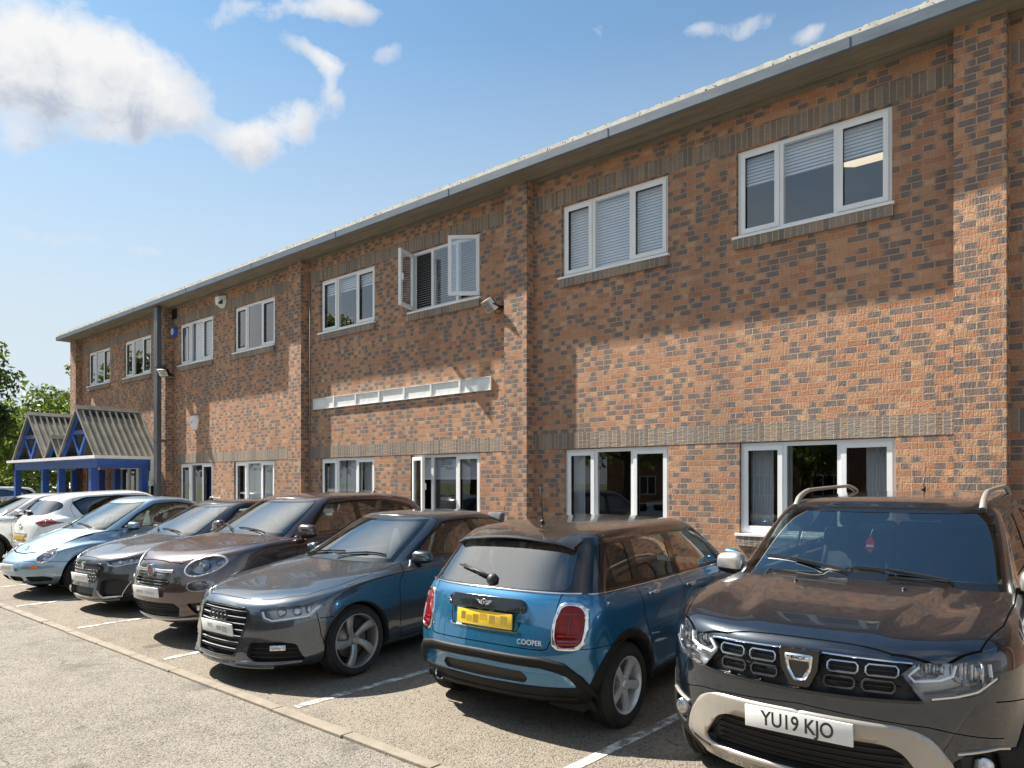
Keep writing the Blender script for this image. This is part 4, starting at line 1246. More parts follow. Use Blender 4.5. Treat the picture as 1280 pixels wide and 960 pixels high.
    b = bmesh.new(); obox(b, (x-.004, 0, .925), Vector((1, 0, 0)), Vector((0, 1, 0)), Vector((0, 0, 1)), .004, .055, .013); c.done('badge_bar', b, M['chrome'])
    me = text_mesh('DACIA', .024, .001); me.materials.append(M['ink']); o = link('badge_lettering', me, c.root); o.location = (x-.0095-c.L/2, 0, .925); o.rotation_euler = (math.pi/2, 0, -math.pi/2); o.scale = (1.0, 1, 1)
    # lamps
    c.recess('headlight', 'lamp', .085, (M['bowl'], M['bowl']), (.95, -.3, 0), pair=True, scale=.93)
    c.part('headlight_lens', 'lamp', M['lens'], .001, pair=True)
    c.strips('light_guide', 'front', [[(.515, .935), (.475, .893), (.50, .868), (.60, .878), (.645, .897), (.655, .945)]], .012, .01, M['drl'], -.018, both=True, dens=.02)
    c.strips('light_guide', 'front', [[(.780, .945), (.788, .885)]], .010, .01, M['drl'], -.018, both=True, dens=.02)
    c.strips('chrome_trim', 'front', [[(.565, .792), (.66, .806), (.735, .825), (.80, .88)]], .014, .01, M['chrome'], -.012, both=True, dens=.03)
    for sg in (1, -1):
        for (y, z, r) in ((.565, .915, .040), (.70, .90, .055)):
            q, n = c.hit('front', sg*y, z)
            o = lathe_part(c, 'reflector', [(0, .055), (r*.35, .05), (r*.8, .02), (r, -.008), (r*1.06, .01), (r*1.1, .06)], 22, 'X', q+Vector((.035, -sg*.015, 0)), M['reflector'])
        for (y, z, hy, hz) in ((.565, .918, .055, .022), (.70, .905, .072, .042)):
            q, n = c.hit('front', sg*y, z); b = bmesh.new(); N = 7
            for i in range(N):
                yy = -hy+2*hy*(i+.5)/N; obox(b, q+Vector((.05+.012*(i % 2), sg*yy-sg*.02, 0)), Vector((.8, .6*(1 if i % 2 else -1), 0)), Vector((-.6*(1 if i % 2 else -1), .8, 0)), Vector((0, 0, 1)), .004, hy/N*1.1, hz)
            c.done('reflector', b, M['reflector'])
    c.recess('fog_light_recess', 'fog', .04, (M['black'], M['black']), (1, -.3, 0), pair=True)
    for sg in (1, -1):
        q, n = c.hit('front', sg*.742, .475); lathe_part(c, 'fog_light', [(0, -.012), (.028, -.008), (.042, .0), (.047, .004), (.048, .03)], 22, 'X', q+Vector((.012, -sg*.0, 0)), M['reflector'])
    c.strips('fog_trim', 'front', [[(.655, .545), (.80, .560), (.835, .55)]], .014, .012, M['satin'], .0, both=True)
    c.plate('front', .600, M['plate_w'], text='YU19 KJO', out=.026, tilt=.04)
    c.mirrors(1.44, 1.175, .81, M['satin'], (.080, .105, .078), M['black'])
    c.handles([(2.30, .93), (3.15, .96)], P)
    # roof rails
    for sg in (1, -1):
        b = bmesh.new(); P2 = []; R2 = []
        for k in range(29):
            x = 1.86+1.78*k/28; h, n = c.hit('top', x, .585)
            e = min(k, 28-k)/5.0; lift = .062*min(1, e)**.55 if e > 0 else -.01
            P2.append(Vector((x, sg*(h.y+.006*0), h.z+lift))); R2.append(.026 if e >= 1 else .036)
        for i in range(28):
            A = P2[i]; B3 = P2[i+1]
        rings = []
        for i, p in enumerate(P2):
            d = (P2[min(i+1, 28)]-P2[max(i-1, 0)]).normalized(); up = d.cross(Vector((0, 1, 0))); up = -up if up.z < 0 else up
            e = max(0, 1-min(i, 28-i)/6); w_ = .015+.007*e; h_ = .014+.011*e
            rings.append([b.verts.new(p+Vector((0, 1, 0))*w_*math.cos(t)+up*h_*math.sin(t)) for t in [2*math.pi*j/10 for j in range(10)]])
        for i in range(28):
            for j in range(10): b.faces.new((rings[i][j], rings[i][(j+1) % 10], rings[i+1][(j+1) % 10], rings[i+1][j]))
        b.faces.new(rings[0]); b.faces.new(rings[-1]); bmesh.ops.recalc_face_normals(b, faces=b.faces); c.done('roof_rail', b, M['guard'], None, 60)
    c.cabin(1.25, 4.0, 1.17, 1.5, .72, 1.50, [(2.45, 2), (3.25, 3)], wheel_side=1)
    c.wipers([((1.13, .05), (1.29, .60)), ((1.15, -.50), (1.165, .02))])
    c.aerial(3.4, 0, .22, .5)
    for y in (.30, -.30):
        q, n = c.hit('top', .93, y); lathe_part(c, 'washer_jet', [(0, .012), (.010, .010), (.014, 0)], 10, 'Z', q, M['black'])
    c.put_wheels(.895, .225, dict(n=5, w0=.07, w1=.10, twist=0, dish=.02, hub=.06), .215, M['alloy'])
    c.finish_body(.405, lip=M['trim'])
    return c
def std_glass(c, k6, k7, uw=18, ur=18, frit=2, rear='rear_window', tint='wglass', rtint='wglass'):
    """windscreen and rear glass between the cowl line and the roof line"""
    a, b = c.vk[k6], c.vk[k7]
    c.grid(0, uw, a, b, 'frit'); c.grid(0, uw-frit, a+1, b-1, 'wind')
    if ur:
        n = c.NU-1; c.grid(n-ur, n, a, b, 'frit'); c.grid(n-ur+frit, n, a+1, b-1, 'rearw')
def std_glass_parts(c, tint='wglass', rtint='wglass', stint='wglass', panes=()):
    c.part('windscreen', 'wind', M[tint], -.002); c.part('window_trim', 'frit', M['gloss_black'], .0)
    c.part('rear_window', 'rearw', M[rtint], -.002)
    c.part('window_surround', 'gasket', M['gloss_black'], .001)
    for t in panes: c.part('side_window', t, M[stint], -.004, pair=True)

M['slat'] = pbr('grille_slat_silver', (.62, .63, .65), .3, .35)
def build_audi():
    P = paint_mat('grey_blue_paint', (.060, .076, .095), .7, .24, .08)
    L = [LP(.10, .70, 2.4, 4.62, .5, 2.6, .80, [(0, .165), (.9, .19), (1.5, .20), (4.0, .20), (4.7, .24)]),
         LP(.0, .72, 2.4, 4.67, .5, 2.6, .885, [(0, .235), (1, .27), (4, .30), (4.7, .36)]),
         LP(.03, .70, 2.4, 4.70, .5, 2.7, .905, [(0, .42), (1, .46), (4, .48), (4.7, .5)]),
         LP(.06, .70, 2.4, 4.68, .5, 2.7, .913, [(0, .59), (1, .64), (4, .66), (4.7, .68)]),
         LP(.115, .72, 2.35, 4.66, .45, 2.6, .903, [(.1, .725), (.45, .752), (.9, .82), (1.5, .872), (3, .925), (4.3, .955), (4.7, .95)]),
         LP(.62, .62, 2.5, 4.45, .5, 2.6, [(.6, .85), (1.5, .880), (4.6, .87)], [(.6, .868), (.95, .872), (1.5, .905), (3, .945), (4.3, .975), (4.5, .985)]),
         LP(1.27, .42, 2.5, 4.08, .45, 2.6, [(1.3, .79), (2.2, .818), (3.3, .815), (4.1, .78)], [(1.25, .985), (1.6, .965), (2.5, .968), (4.0, 1.0)]),
         LP(2.00, .36, 2.6, 3.45, .40, 2.6, [(2, .585), (2.6, .60), (3.4, .57)], [(2.0, 1.352), (2.35, 1.352), (2.9, 1.345), (3.45, 1.285)]),
         LP(2.08, .34, 2.6, 3.36, .38, 2.6, [(2, .50), (2.6, .515), (3.4, .49)], [(2.05, 1.382), (2.35, 1.390), (2.9, 1.385), (3.4, 1.318)])]
    c = Car('grey_saloon', 'grey blue saloon with a tall slatted grille, ring badge and dark five spoke alloys', 'car', 4.70, L,
            [3, 4, 4, 4, 8, 8, 12, 4], [6], .055, (.89, 3.70), .328, P, flare=.014)
    std_glass(c, 6, 7)
    dlo = rounded([(1.60, .985), (1.86, 1.13), (2.30, 1.322), (2.75, 1.338), (3.20, 1.308), (3.58, 1.165), (3.78, 1.045), (3.72, 1.008)], .05)
    c.cut(dlo, 'side', 'gasket', lambda p, n: p.y > .3, only='paint')
    c.cut(rounded([(1.72, 1.0), (1.90, 1.115), (2.30, 1.302), (2.66, 1.318), (2.70, .992)], .03), 'side', 'sw1', lambda p, n: p.y > .3, only='gasket')
    c.cut(rounded([(2.79, .993), (2.77, 1.318), (3.18, 1.29), (3.40, 1.205), (3.40, 1.01)], .03), 'side', 'sw2', lambda p, n: p.y > .3, only='gasket')
    c.cut(rounded([(3.45, 1.012), (3.45, 1.19), (3.56, 1.145), (3.73, 1.045), (3.70, 1.02)], .03), 'side', 'sw3', lambda p, n: p.y > .3, only='gasket')
    fr = lambda p, n: p.x < .95
    grille = rounded([(-.02, .70), (.33, .692), (.385, .655), (.385, .58), (.285, .275), (-.02, .262)], .03)
    c.cut(grille, 'front', 'grille', fr, only='paint')
    lamp = rounded([(.475, .675), (.52, .604), (.60, .577), (.845, .612), (.885, .715), (.86, .728), (.66, .713), (.50, .690)], .022)
    c.cut(lamp, 'front', 'lamp', fr, only='paint')
    vent = rounded([(.44, .405), (.70, .418), (.79, .40), (.83, .255), (.50, .245), (.42, .30)], .025)
    c.cut(vent, 'front', 'vent', fr, only='paint')
    c.line([(.17, .0), (.175, .36), (.30, .575), (.47, .74), (.75, .80), (1.1, .80), (1.55, .785)], 'top', .007, pred=lambda p, n: n.z > .3 and p.x < 1.6)
    for pts in ([(1.44, .24), (1.41, .45), (1.41, .80), (1.52, .955)], [(2.72, .24), (2.74, .96)], [(3.28, .26), (3.36, .42), (3.58, .80), (3.64, .97)], [(1.44, .262), (3.28, .262)], [(.62, .60), (.50, .60)], [(.47, .70), (.50, .45), (.56, .30)]):
        c.line(pts, 'side', .007)
    c.arches(.368)
    common_glass(c, panes=('sw1', 'sw2', 'sw3'))
    # grille with twin slats and four rings
    g = c.recess('grille', 'grille', .05, (M['under'], M['black']), (1, 0, 0))[0] if False else None
    fs = c.faces('grille'); b = c.piece(fs, 0, True)
    for v in b.verts: v.co.x += .045
    bd = [e for e in b.edges if len(e.link_faces) == 1]; r = bmesh.ops.extrude_edge_only(b, edges=bd)
    for v in [q for q in r['geom'] if isinstance(q, bmesh.types.BMVert)]: v.co.x -= .045
    g = c.done('grille', b, M['under'], None, 30)
    for k in range(7):
        z = .655-k*.054; hw = .36 if z > .57 else .285+(z-.275)/.305*.095-.015
        if z > .55: hw = .355
        pts = [(-hw, z), (0, z), (hw, z)]
        for dz in (.008, -.008): c.strips('grille_slat', 'front', [[(a, q+dz) for a, q in pts]], .007, .012, M['slat'] if dz > 0 else M['gloss_black'], -.012, dens=.06)
    c.strips('grille_frame', 'front', [inset_poly([(-.33, .692), (0, .70), (.33, .692), (.385, .655), (.385, .58), (.285, .275), (0, .262), (-.285, .275), (-.385, .58), (-.385, .655)], .004)], .016, .010, M['gloss_black'], 0, closed=True)
    for k in range(4):
        y = (k-1.5)*.062; b = bmesh.new(); p, n = c.hit('front', y, .612)
        tube(b, [p+Vector((-.022, .040*math.cos(a), .040*math.sin(a))) for a in [2*math.pi*q/20 for q in range(21)]], .0075, 8, cap=False)
        c.done('badge_ring', b, M['gloss_black'], None, 60)
    # lamps
    def lamp_inner(sg):
        pass
    c.recess('headlight', 'lamp', .07, (M['bowl'], M['bowl']), (.9, -.25, 0), pair=True, scale=.92)
    c.part('headlight_lens', 'lamp', M['lens'], .001, pair=True)
    dr = [(.505, .672), (.535, .62), (.61, .597), (.83, .628), (.865, .705)]
    c.strips('light_guide', 'front', [dr], .017, .01, M['drl'], -.022, both=True, dens=.02)
    for sg in (1, -1):
        for (y, z, r) in ((.64, .655, .038), (.745, .665, .040)):
            p, n = c.hit('front', sg*y, z); b = bmesh.new()
            lathe(b, [(0, -.006), (r*.5, -.002), (r*.86, .008), (r, .014), (r*1.05, .05)], 20, 'X', p+Vector((.03, -sg*.02, 0)))
            c.done('projector', b, M['reflector'], None, 60)
        p, n = c.hit('front', sg*.815, .675); b = bmesh.new(); obox(b, p+Vector((.035, -sg*.02, 0)), Vector((1, 0, 0)), Vector((0, 1, 0)), Vector((0, 0, 1)), .008, .035, .03); c.done('indicator', b, M['reflector'], None)
    c.recess('air_intake', 'vent', .06, (M['under'], M['black']), (1, -.15, 0), pair=True, scale=.96)
    for sg in (1, -1):
        c.strips('fog_lamp', 'front', [[(sg*.62, .365), (sg*.73, .368)]], .045, .012, M['reflector'], -.02)
        for k in range(3):
            c.strips('intake_slat', 'front', [[(sg*.47, .29+k*.035), (sg*.80, .285+k*.038)]], .007, .008, M['black'], -.025, dens=.06)
        c.strips('splitter', 'front', [[(sg*.30, .225), (sg*.43, .238), (sg*.62, .228), (sg*.80, .24)]], .030, .016, M['satin'] if False else P, .0)
    c.strips('front_lip', 'front', [[(-.62, .205), (-.3, .19), (0, .188), (.3, .19), (.62, .205)]], .030, .028, P, .0)
    c.plate('front', .50, M['plate_w'], smud=[(M['smudge_a'], [(.0, .16, -.2, .18), (.18, .34, -.28, .2)]), (M['smudge_b'], [(-.30, -.12, -.1, .25), (.34, .42, -.2, .1)])], out=.02, tilt=.10)
    c.mirrors(1.74, 1.005, .80, P, (.075, .10, .065), M['gloss_black'])
    c.handles([(2.50, .80), (3.42, .83)], P)
    c.cabin(1.5, 3.9, .985, 1.3, .72, 1.72, [(2.55, 2), (3.25, 3)], wheel_side=-1)
    c.wipers([((1.36, .50), (1.40, -.10)), ((1.34, -.06), (1.50, -.62))])
    c.put_wheels(.905, .252, dict(n=5, w0=.05, w1=.085, twist=.33, dish=.035, hub=.062, rot=.3, spin=False), .24, M['alloy_dark'])
    c.finish_body(.368)
    return c
def build_mini():
    P = paint_mat('bright_blue_paint', (.016, .15, .30), .6, .24, .04)
    K = paint_mat('black_roof_paint', (.009, .009, .010), .3, .2, .14)
    L = [LP(.10, .55, 2.5, 3.90, .42, 2.7, .77, [(0, .19), (.9, .20), (3, .20), (3.5, .22), (4.0, .255)]),
         LP(.03, .55, 2.5, 3.975, .44, 2.7, [(0, .82), (2, .835), (4, .835)], [(0, .33), (3.2, .30), (4, .36)]),
         LP(.0, .55, 2.5, 4.015, .46, 2.6, .860, [(0, .48), (3, .48), (4, .53)]),
         LP(.02, .55, 2.4, 3.99, .44, 2.6, .866, [(0, .62), (1, .66), (4, .68)]),
         LP(.10, .60, 2.3, 3.945, .42, 2.6, [(0, .83), (2, .855), (4, .840)], [(0, .70), (.5, .82), (1, .88), (2, .885), (4, .865)]),
         LP(.45, .60, 2.5, 3.915, .40, 2.7, [(0, .81), (2, .828), (4, .815)], [(0, .86), (.5, .88), (1, .93), (2, .93), (4, .945)]),
         LP(1.00, .40, 2.6, 3.875, .37, 2.8, [(1, .765), (2, .80), (3.3, .795), (4, .775)], [(1, 1.0), (1.4, .972), (3, .985), (4, 1.005)]),
         LP(1.62, .30, 2.8, 3.56, .30, 2.9, [(1.6, .60), (2.3, .64), (3.6, .615)], [(1.6, 1.345), (2.2, 1.385), (3, 1.383), (3.65, 1.355)]),
         LP(1.70, .30, 2.8, 3.49, .30, 2.9, [(1.6, .52), (2.3, .56), (3.6, .535)], [(1.6, 1.375), (2.2, 1.417), (3, 1.415), (3.65, 1.385)])]
    c = Car('small_blue_hatchback', 'bright blue hatchback with black roof and yellow rear plate parked nose to the wall', 'car', 4.015, L,
            [3, 4, 5, 6, 4, 3, 12, 4], [6], .045, (.83, 3.385), .308, P, flare=.016, arch_r=.345)
    a, b = c.vk[6], c.vk[7]; n = c.NU-1
    c.grid(0, n+1, a, 999, 'roof')
    c.grid(0, 18, a, b, 'frit'); c.grid(0, 17, a+1, b-1, 'wind')
    c.grid(n-19, n, a, b, 'frit')
    c.cut(rounded([(-.62, 1.022), (.62, 1.022), (.575, 1.24), (.53, 1.325), (-.53, 1.325), (-.575, 1.24)], .07, 5), 'rear', 'rearw', lambda p, m: p.x > 3.5, 'frit')
    c.cut(rounded([(1.36, .99), (1.80, 1.310), (2.4, 1.345), (3.1, 1.34), (3.46, 1.315), (3.58, 1.02), (3.0, 1.0)], .03), 'side', 'gasket', SIDEP, 'roof')
    c.cut(rounded([(1.50, 1.005), (1.83, 1.295), (2.36, 1.325), (2.36, 1.005)], .03), 'side', 'sw1', SIDEP, 'gasket')
    c.cut(rounded([(2.46, 1.008), (2.46, 1.325), (2.98, 1.322), (3.02, 1.02)], .03), 'side', 'sw2', SIDEP, 'gasket')
    c.cut(rounded([(3.13, 1.03), (3.10, 1.315), (3.36, 1.30), (3.40, 1.04)], .04), 'side', 'sw3', SIDEP, 'gasket')
    rr = lambda p, m: p.x > 3.3
    # rear: lamps, plate recess, black handle strip, lower bumper
    def lamp(g, sg=1):
        return rounded([(.612-g, .938+g), (.740+g, .922+g), (.764+g, .79), (.750+g, .655-g), (.598-g, .650-g), (.580-g, .79)], .06, 5)
    c.cut(lamp(.020), 'rear', 'lampring', rr, 'paint'); c.cut(lamp(0), 'rear', 'lamp', rr, 'lampring')
    c.cut(rounded([(-.02, .950), (.335, .945), (.365, .905), (.345, .862), (-.02, .862)], .03), 'rear', 'strip', rr, 'paint')
    c.cut(rounded([(-.02, .862), (.335, .862), (.335, .80), (.305, .725), (-.02, .720)], .03), 'rear', 'well', rr, 'paint')
    low = [(-.02, .555), (.50, .550), (.66, .520), (.76, .42), (.80, .33), (1.0, .33), (1.0, .10), (-.02, .10)]
    c.cut(low, 'rear', 'clad', lambda p, m: p.x > 3.55, 'paint')
    c.cut(rounded([(-.02, .515), (.50, .505), (.60, .485), (.685, .45), (.725, .375), (-.02, .360)], .02), 'rear', 'paint', rr, 'clad')
    c.cut(rounded([(-.02, .475), (.36, .468), (.40, .425), (.37, .385), (-.02, .380)], .015), 'rear', 'diff', rr, 'paint')
    c.line([(.0, .632), (.50, .628), (.545, .64), (.565, .70), (.585, .99), (.62, 1.03)], 'rear', .007, pred=rr)
    c.line([(3.47, .66), (3.55, .655), (3.78, .645), (4.0, .64)], 'side', .005, pred=lambda p, m: p.y > .60)
    c.cut([(1.0, .1), (1.0, .315), (3.1, .315), (3.1, .1)], 'side', 'clad', SIDEP, 'paint')
    for wx in c.wheels:
        c.cut([(wx+.412*math.cos(k*math.pi/20), .308+.412*math.sin(k*math.pi/20)) for k in range(21)]+[(wx-.412, -.1), (wx+.412, -.1)], 'side', 'clad', SIDEP, 'paint')
    for pts in ([(1.28, .32), (1.26, .5), (1.28, .85), (1.40, .975)], [(2.41, .32), (2.42, .985)], [(2.93, .32), (3.03, .58), (3.10, .75), (3.12, 1.0)], [(1.28, .325), (2.93, .325)]): c.line(pts, 'side', .007)
    c.arches(.350)
    common_glass(c, rear='wglass', panes=('sw1', 'sw2', 'sw3'))
    c.part('roof', 'roof', K, 0)
    c.part('cladding', 'clad', M['trim'], .004, thick=.012)
    c.part('tail_light', 'lamp', M['red_lens'], -.002, pair=True)
    c.part('tail_light_surround', 'lampring', M['chrome'], .006, pair=True, thick=.012)
    for sg in (1, -1):
        for z, w in ((.875, .055), (.73, .065)): c.strips('lamp_bar', 'rear', [[(sg*(.670-w), z), (sg*(.670+w), z)]], .010, .005, M['red_dark'], 0)
        c.strips('lamp_bar', 'rear', [[(sg*.61, .685), (sg*.74, .688)]], .035, .004, M['red_dark'], 0); c.strips('lamp_bar', 'rear', [[(sg*.672, .875), (sg*.672, .73)]], .008, .005, M['red_dark'], 0)
    c.recess('plate_recess', 'well', .022, (P, P), (-1, 0, 0), scale=.97) if False else None
    g = grille_tub(c, 'well', -.02 if False else .02, P, 'plate_recess')
    c.part('boot_handle', 'strip', M['gloss_black'], .022, thick=.035)
    grille_tub(c, 'diff', .02, M['black'], 'diffuser')
    c.strips('bumper_moulding', 'rear', [[(.795, .34), (.75, .43), (.655, .525), (.50, .556), (0, .562), (-.50, .556), (-.655, .525), (-.75, .43), (-.795, .34)]], .050, .022, M['trim'], .0)
    c.strips('lower_lip', 'rear', [[(-.70, .285), (-.35, .275), (0, .272), (.35, .275), (.70, .285)]], .05, .016, M['trim'], 0)
    c.strips('chrome_line', 'rear', [[(-.325, .742), (-.295, .727), (0, .722), (.295, .727), (.325, .742)]], .010, .008, M['chrome'], 0)
    # chrome line round the waist
    c.strips('waist_chrome', 'rear', [[(-.70, 1.006), (-.4, 1.006), (0, 1.006), (.4, 1.006), (.70, 1.006)]], .012, .007, M['chrome'], .001)
    c.strips('waist_chrome', 'side', [[(1.40, .975), (2.0, .977), (3.0, .984), (3.5, .994), (3.7, 1.0)]], .012, .007, M['chrome'], .001, both=True)
    # roof spoiler
    b = bmesh.new(); prev = None
    for k in range(17):
        y = -.555+1.11*k/16; h, n = c.hit('top', 3.475, y); ed = abs(y)/.555
        tip = 3.655-.05*ed**3
        cur = [b.verts.new(q) for q in ((3.38, y, c.hit('top', 3.38, y)[0].z-.004), (3.475, y, h.z+.004), (tip-.01, y, h.z-.030-.012*ed**2), (tip, y, h.z-.046-.012*ed**2), (tip-.035, y, h.z-.064-.012*ed**2), (3.53, y, h.z-.075))]
        if prev:
            for i in range(6): b.faces.new((prev[i], cur[i], cur[(i+1) % 6], prev[(i+1) % 6]))
        else: b.faces.new(cur[::-1])
        prev = cur
    b.faces.new(prev); bmesh.ops.recalc_face_normals(b, faces=b.faces); c.done('roof_spoiler', b, K, None, 40)
    # badge with wings, lettering
    p, n = c.hit('rear', 0, .91); xx = p.x+.026
    b = bmesh.new(); tube(b, [(xx, .026*math.cos(t), .91+.026*math.sin(t)) for t in [2*math.pi*k/20 for k in range(21)]], .0045, 6, cap=False)
    for sg in (1, -1):
        for i, (l, z) in enumerate(((.078, .012), (.064, .0), (.048, -.012))): bar(b, (xx, sg*.024, .91+z*.8), (xx, sg*l, .91+z*1.0+.006), .006, .0065)
    for z in (.007, -.007): bar(b, (xx, -.022, .91+z), (xx, .022, .91+z), .005, .004)
    c.done('badge', b, M['chrome'], None, 50)
    me = text_mesh('COOPER', .052, .002); me.materials.append(M['chrome']); h, n = c.hit('rear', .415, .672)
    o = link('badge_lettering', me, c.root); o.location = (h.x+.004-c.L/2, .415, .672); o.rotation_euler = (math.pi/2, 0, math.pi/2+math.atan2(n.y, n.x)); o.scale = (.95, 1, 1)
    c.plate('rear', .795, M['plate_y'], smud=[(M['smudge_c'], [(-.42, -.34, -.2, .3), (-.20, -.10, -.35, .2), (.10, .20, -.3, .25), (.30, .42, -.25, .3)]), (M['smudge_d'], [(-.32, -.22, -.3, .1), (-.08, .06, -.1, .3), (.22, .28, -.2, .2)])], out=-.004, tilt=-.10)
    lathe_part(c, 'exhaust', [(.028, -.06), (.034, .0), (.040, .012), (.044, .0), (.044, -.08)], 24, 'X', c.hit('rear', -.50, .33)[0]+Vector((.0, 0, -.03)), M['chrome'])
    for sg in (1, -1):
        c.strips('reflector', 'rear', [[(sg*.785, .37), (sg*.80, .30)]], .02, .006, M['black'], .0)
    b = bmesh.new(); h0, n0 = c.hit('rear', 0, 1.06); h1, n1 = c.hit('rear', -.36, 1.13)
    lathe(b, [(0, .05), (.035, .045), (.045, .01), (.045, 0)], 16, 'X', h0+Vector((-.01, -.02, 0)))
    bar(b, h0+n0*.035+Vector((0, -.02, 0)), h1+n1*.022, .018, .014); bar(b, h0+n0*.02+Vector((0, -.08, .012)), h1+n1*.018+Vector((0, -.04, 0)), .008, .014)
    c.done('wiper', b, M['black'])
    c.mirrors(1.46, 1.03, .80, P, (.075, .095, .075), M['black'])
    c.handles([(2.30, .895), (2.93, .91)], M['chrome'], .16)
    c.strips('side_trim', 'side', [[(2.90, .60), (3.02, .615)]], .012, .006, M['chrome'], 0, both=True)
    c.cabin(1.2, 3.6, 1.0, 1.33, .70, 1.45, [(2.25, 2), (2.98, 3)], wheel_side=-1)
    c.aerial(3.20, 0, .30, .12)
    c.put_wheels(.868, .212, dict(n=5, w0=.055, w1=.066, twist=0, dish=.016, hub=.065, split=(0,)), .185, M['alloy'])
    c.finish_body(.350, lip=M['trim'])
    return c
def build_fiat():
    P = paint_mat('purple_brown_paint', (.095, .066, .062), .7, .24, .12)
    L = [LP(.15, .75, 2.2, 4.17, .5, 2.7, .79, [(0, .225), (.9, .24), (4.2, .28)]),
         LP(.035, .74, 2.2, 4.24, .5, 2.7, .872, [(0, .345), (1, .35), (4.2, .40)]),
         LP(.0, .74, 2.2, 4.26, .5, 2.7, .893, [(0, .54), (4.2, .56)]),
         LP(.035, .74, 2.2, 4.25, .45, 2.7, .898, [(0, .73), (1, .76), (4.2, .78)]),
         LP(.105, .78, 2.15, 4.22, .42, 2.7, .880, [(.1, .895), (.5, .94), (.9, .985), (1.5, 1.02), (3, 1.06), (4.2, 1.08)]),
         LP(.20, .72, 2.3, 4.20, .42, 2.7, .862, [(.2, .965), (.9, 1.02), (1.5, 1.05), (3, 1.09), (4.2, 1.12)]),
         LP(.52, .60, 2.5, 4.17, .40, 2.7, .832, [(.5, 1.045), (.9, 1.06), (1.5, 1.075), (3, 1.115), (4.2, 1.16)]),
         LP(1.10, .40, 2.5, 4.12, .38, 2.7, [(1.1, .77), (1.6, .79), (3, .785), (4.1, .74)], [(1.1, 1.14), (1.45, 1.09), (2.5, 1.115), (3.7, 1.17), (4.1, 1.19)]),
         LP(1.80, .34, 2.6, 3.86, .34, 2.7, [(1.8, .59), (2.4, .615), (3.9, .56)], [(1.8, 1.505), (2.2, 1.535), (3.0, 1.525), (3.9, 1.455)]),
         LP(1.88, .33, 2.6, 3.80, .34, 2.7, [(1.8, .51), (2.4, .53), (3.8, .48)], [(1.85, 1.535), (2.2, 1.568), (3.0, 1.56), (3.8, 1.488)])]
    c = Car('purple_brown_crossover', 'rounded purple brown crossover with oval headlights and a chrome moustache bar', 'car', 4.26, L,
            [3, 4, 5, 5, 3, 7, 8, 12, 4], [7], .05, (.93, 3.50), .335, P, flare=.02, arch_r=.385)
    a, b = c.vk[7], c.vk[8]; n = c.NU-1
    c.grid(0, 18, a, b, 'frit'); c.grid(0, 17, a+1, b-1, 'wind'); c.grid(n-17, n, a, b, 'frit'); c.grid(n-15, n, a+2, b-2, 'rearw')
    c.cut(rounded([(1.55, 1.115), (1.99, 1.475), (2.5, 1.50), (3.1, 1.485), (3.55, 1.40), (3.75, 1.24), (3.68, 1.195), (2.8, 1.135)], .05), 'side', 'gasket', SIDEP, 'paint')
    c.cut(rounded([(1.68, 1.135), (2.02, 1.455), (2.46, 1.475), (2.48, 1.14)], .04), 'side', 'sw1', SIDEP, 'gasket')
    c.cut(rounded([(2.57, 1.145), (2.55, 1.475), (3.08, 1.46), (3.30, 1.40), (3.38, 1.18)], .05), 'side', 'sw2', SIDEP, 'gasket')
    c.cut(rounded([(3.45, 1.195), (3.40, 1.375), (3.52, 1.34), (3.69, 1.235), (3.65, 1.21)], .03), 'side', 'sw3', SIDEP, 'gasket')
    fr = lambda p, m: p.x < .95
    c.cut(ellipse(.640, .872, .165, .105, 28, .30), 'front', 'ring', fr, 'paint'); c.cut(ellipse(.640, .872, .150, .094, 28, .30), 'front', 'lamp', fr, 'ring')
    c.cut(ellipse(.665, .668, .118, .066, 24, .10), 'front', 'ring2', fr, 'paint'); c.cut(ellipse(.665, .668, .105, .055, 24, .10), 'front', 'lamp2', fr, 'ring2')
    c.cut(rounded([(-.02, .735), (.30, .730), (.36, .705), (.30, .655), (-.02, .645)], .02), 'front', 'slot', fr, 'paint')
    c.cut(rounded([(-.02, .475), (.42, .475), (.48, .42), (.42, .315), (-.02, .305)], .03), 'front', 'mesh', fr, 'paint')
    c.cut(rounded([(.55, .475), (.78, .49), (.84, .44), (.80, .37), (.62, .345)], .03), 'front', 'fog', fr, 'paint')
    c.line([(.13, 0), (.135, .25), (.18, .42), (.32, .56), (.55, .68), (.95, .75), (1.45, .765)], 'top', .008, pred=lambda p, m: m.z > .2 and p.z > .85 and p.x < 1.5)
    for pts in ([(1.38, .38), (1.34, .5), (1.36, .95), (1.46, 1.08)], [(2.52, .38), (2.54, 1.12)], [(1.38, .385), (3.1, .385)]): c.line(pts, 'side', .007)
    c.cut([(1.0, .1), (1.0, .36), (3.3, .37), (3.3, .1)], 'side', 'clad', SIDEP, 'paint')
    c.arches(.388); common_glass(c, panes=('sw1', 'sw2', 'sw3')); c.part('cladding', 'clad', M['trim'], .004)
    for t, z in (('ring', 'lamp'), ('ring2', 'lamp2')): c.part('headlight_surround', t, M['alloy'] if t == 'ring' else M['alloy_dark'], .004, pair=True, thick=.012)
    c.recess('headlight', 'lamp', .07, (M['bowl'], M['bowl']), (.9, -.35, 0), pair=True, scale=.85); c.part('headlight_lens', 'lamp', M['lens'], .002, pair=True)
    c.recess('running_light', 'lamp2', .05, (M['bowl'], M['bowl']), (.9, -.35, 0), pair=True, scale=.85); c.part('running_light_lens', 'lamp2', M['lens'], .002, pair=True)
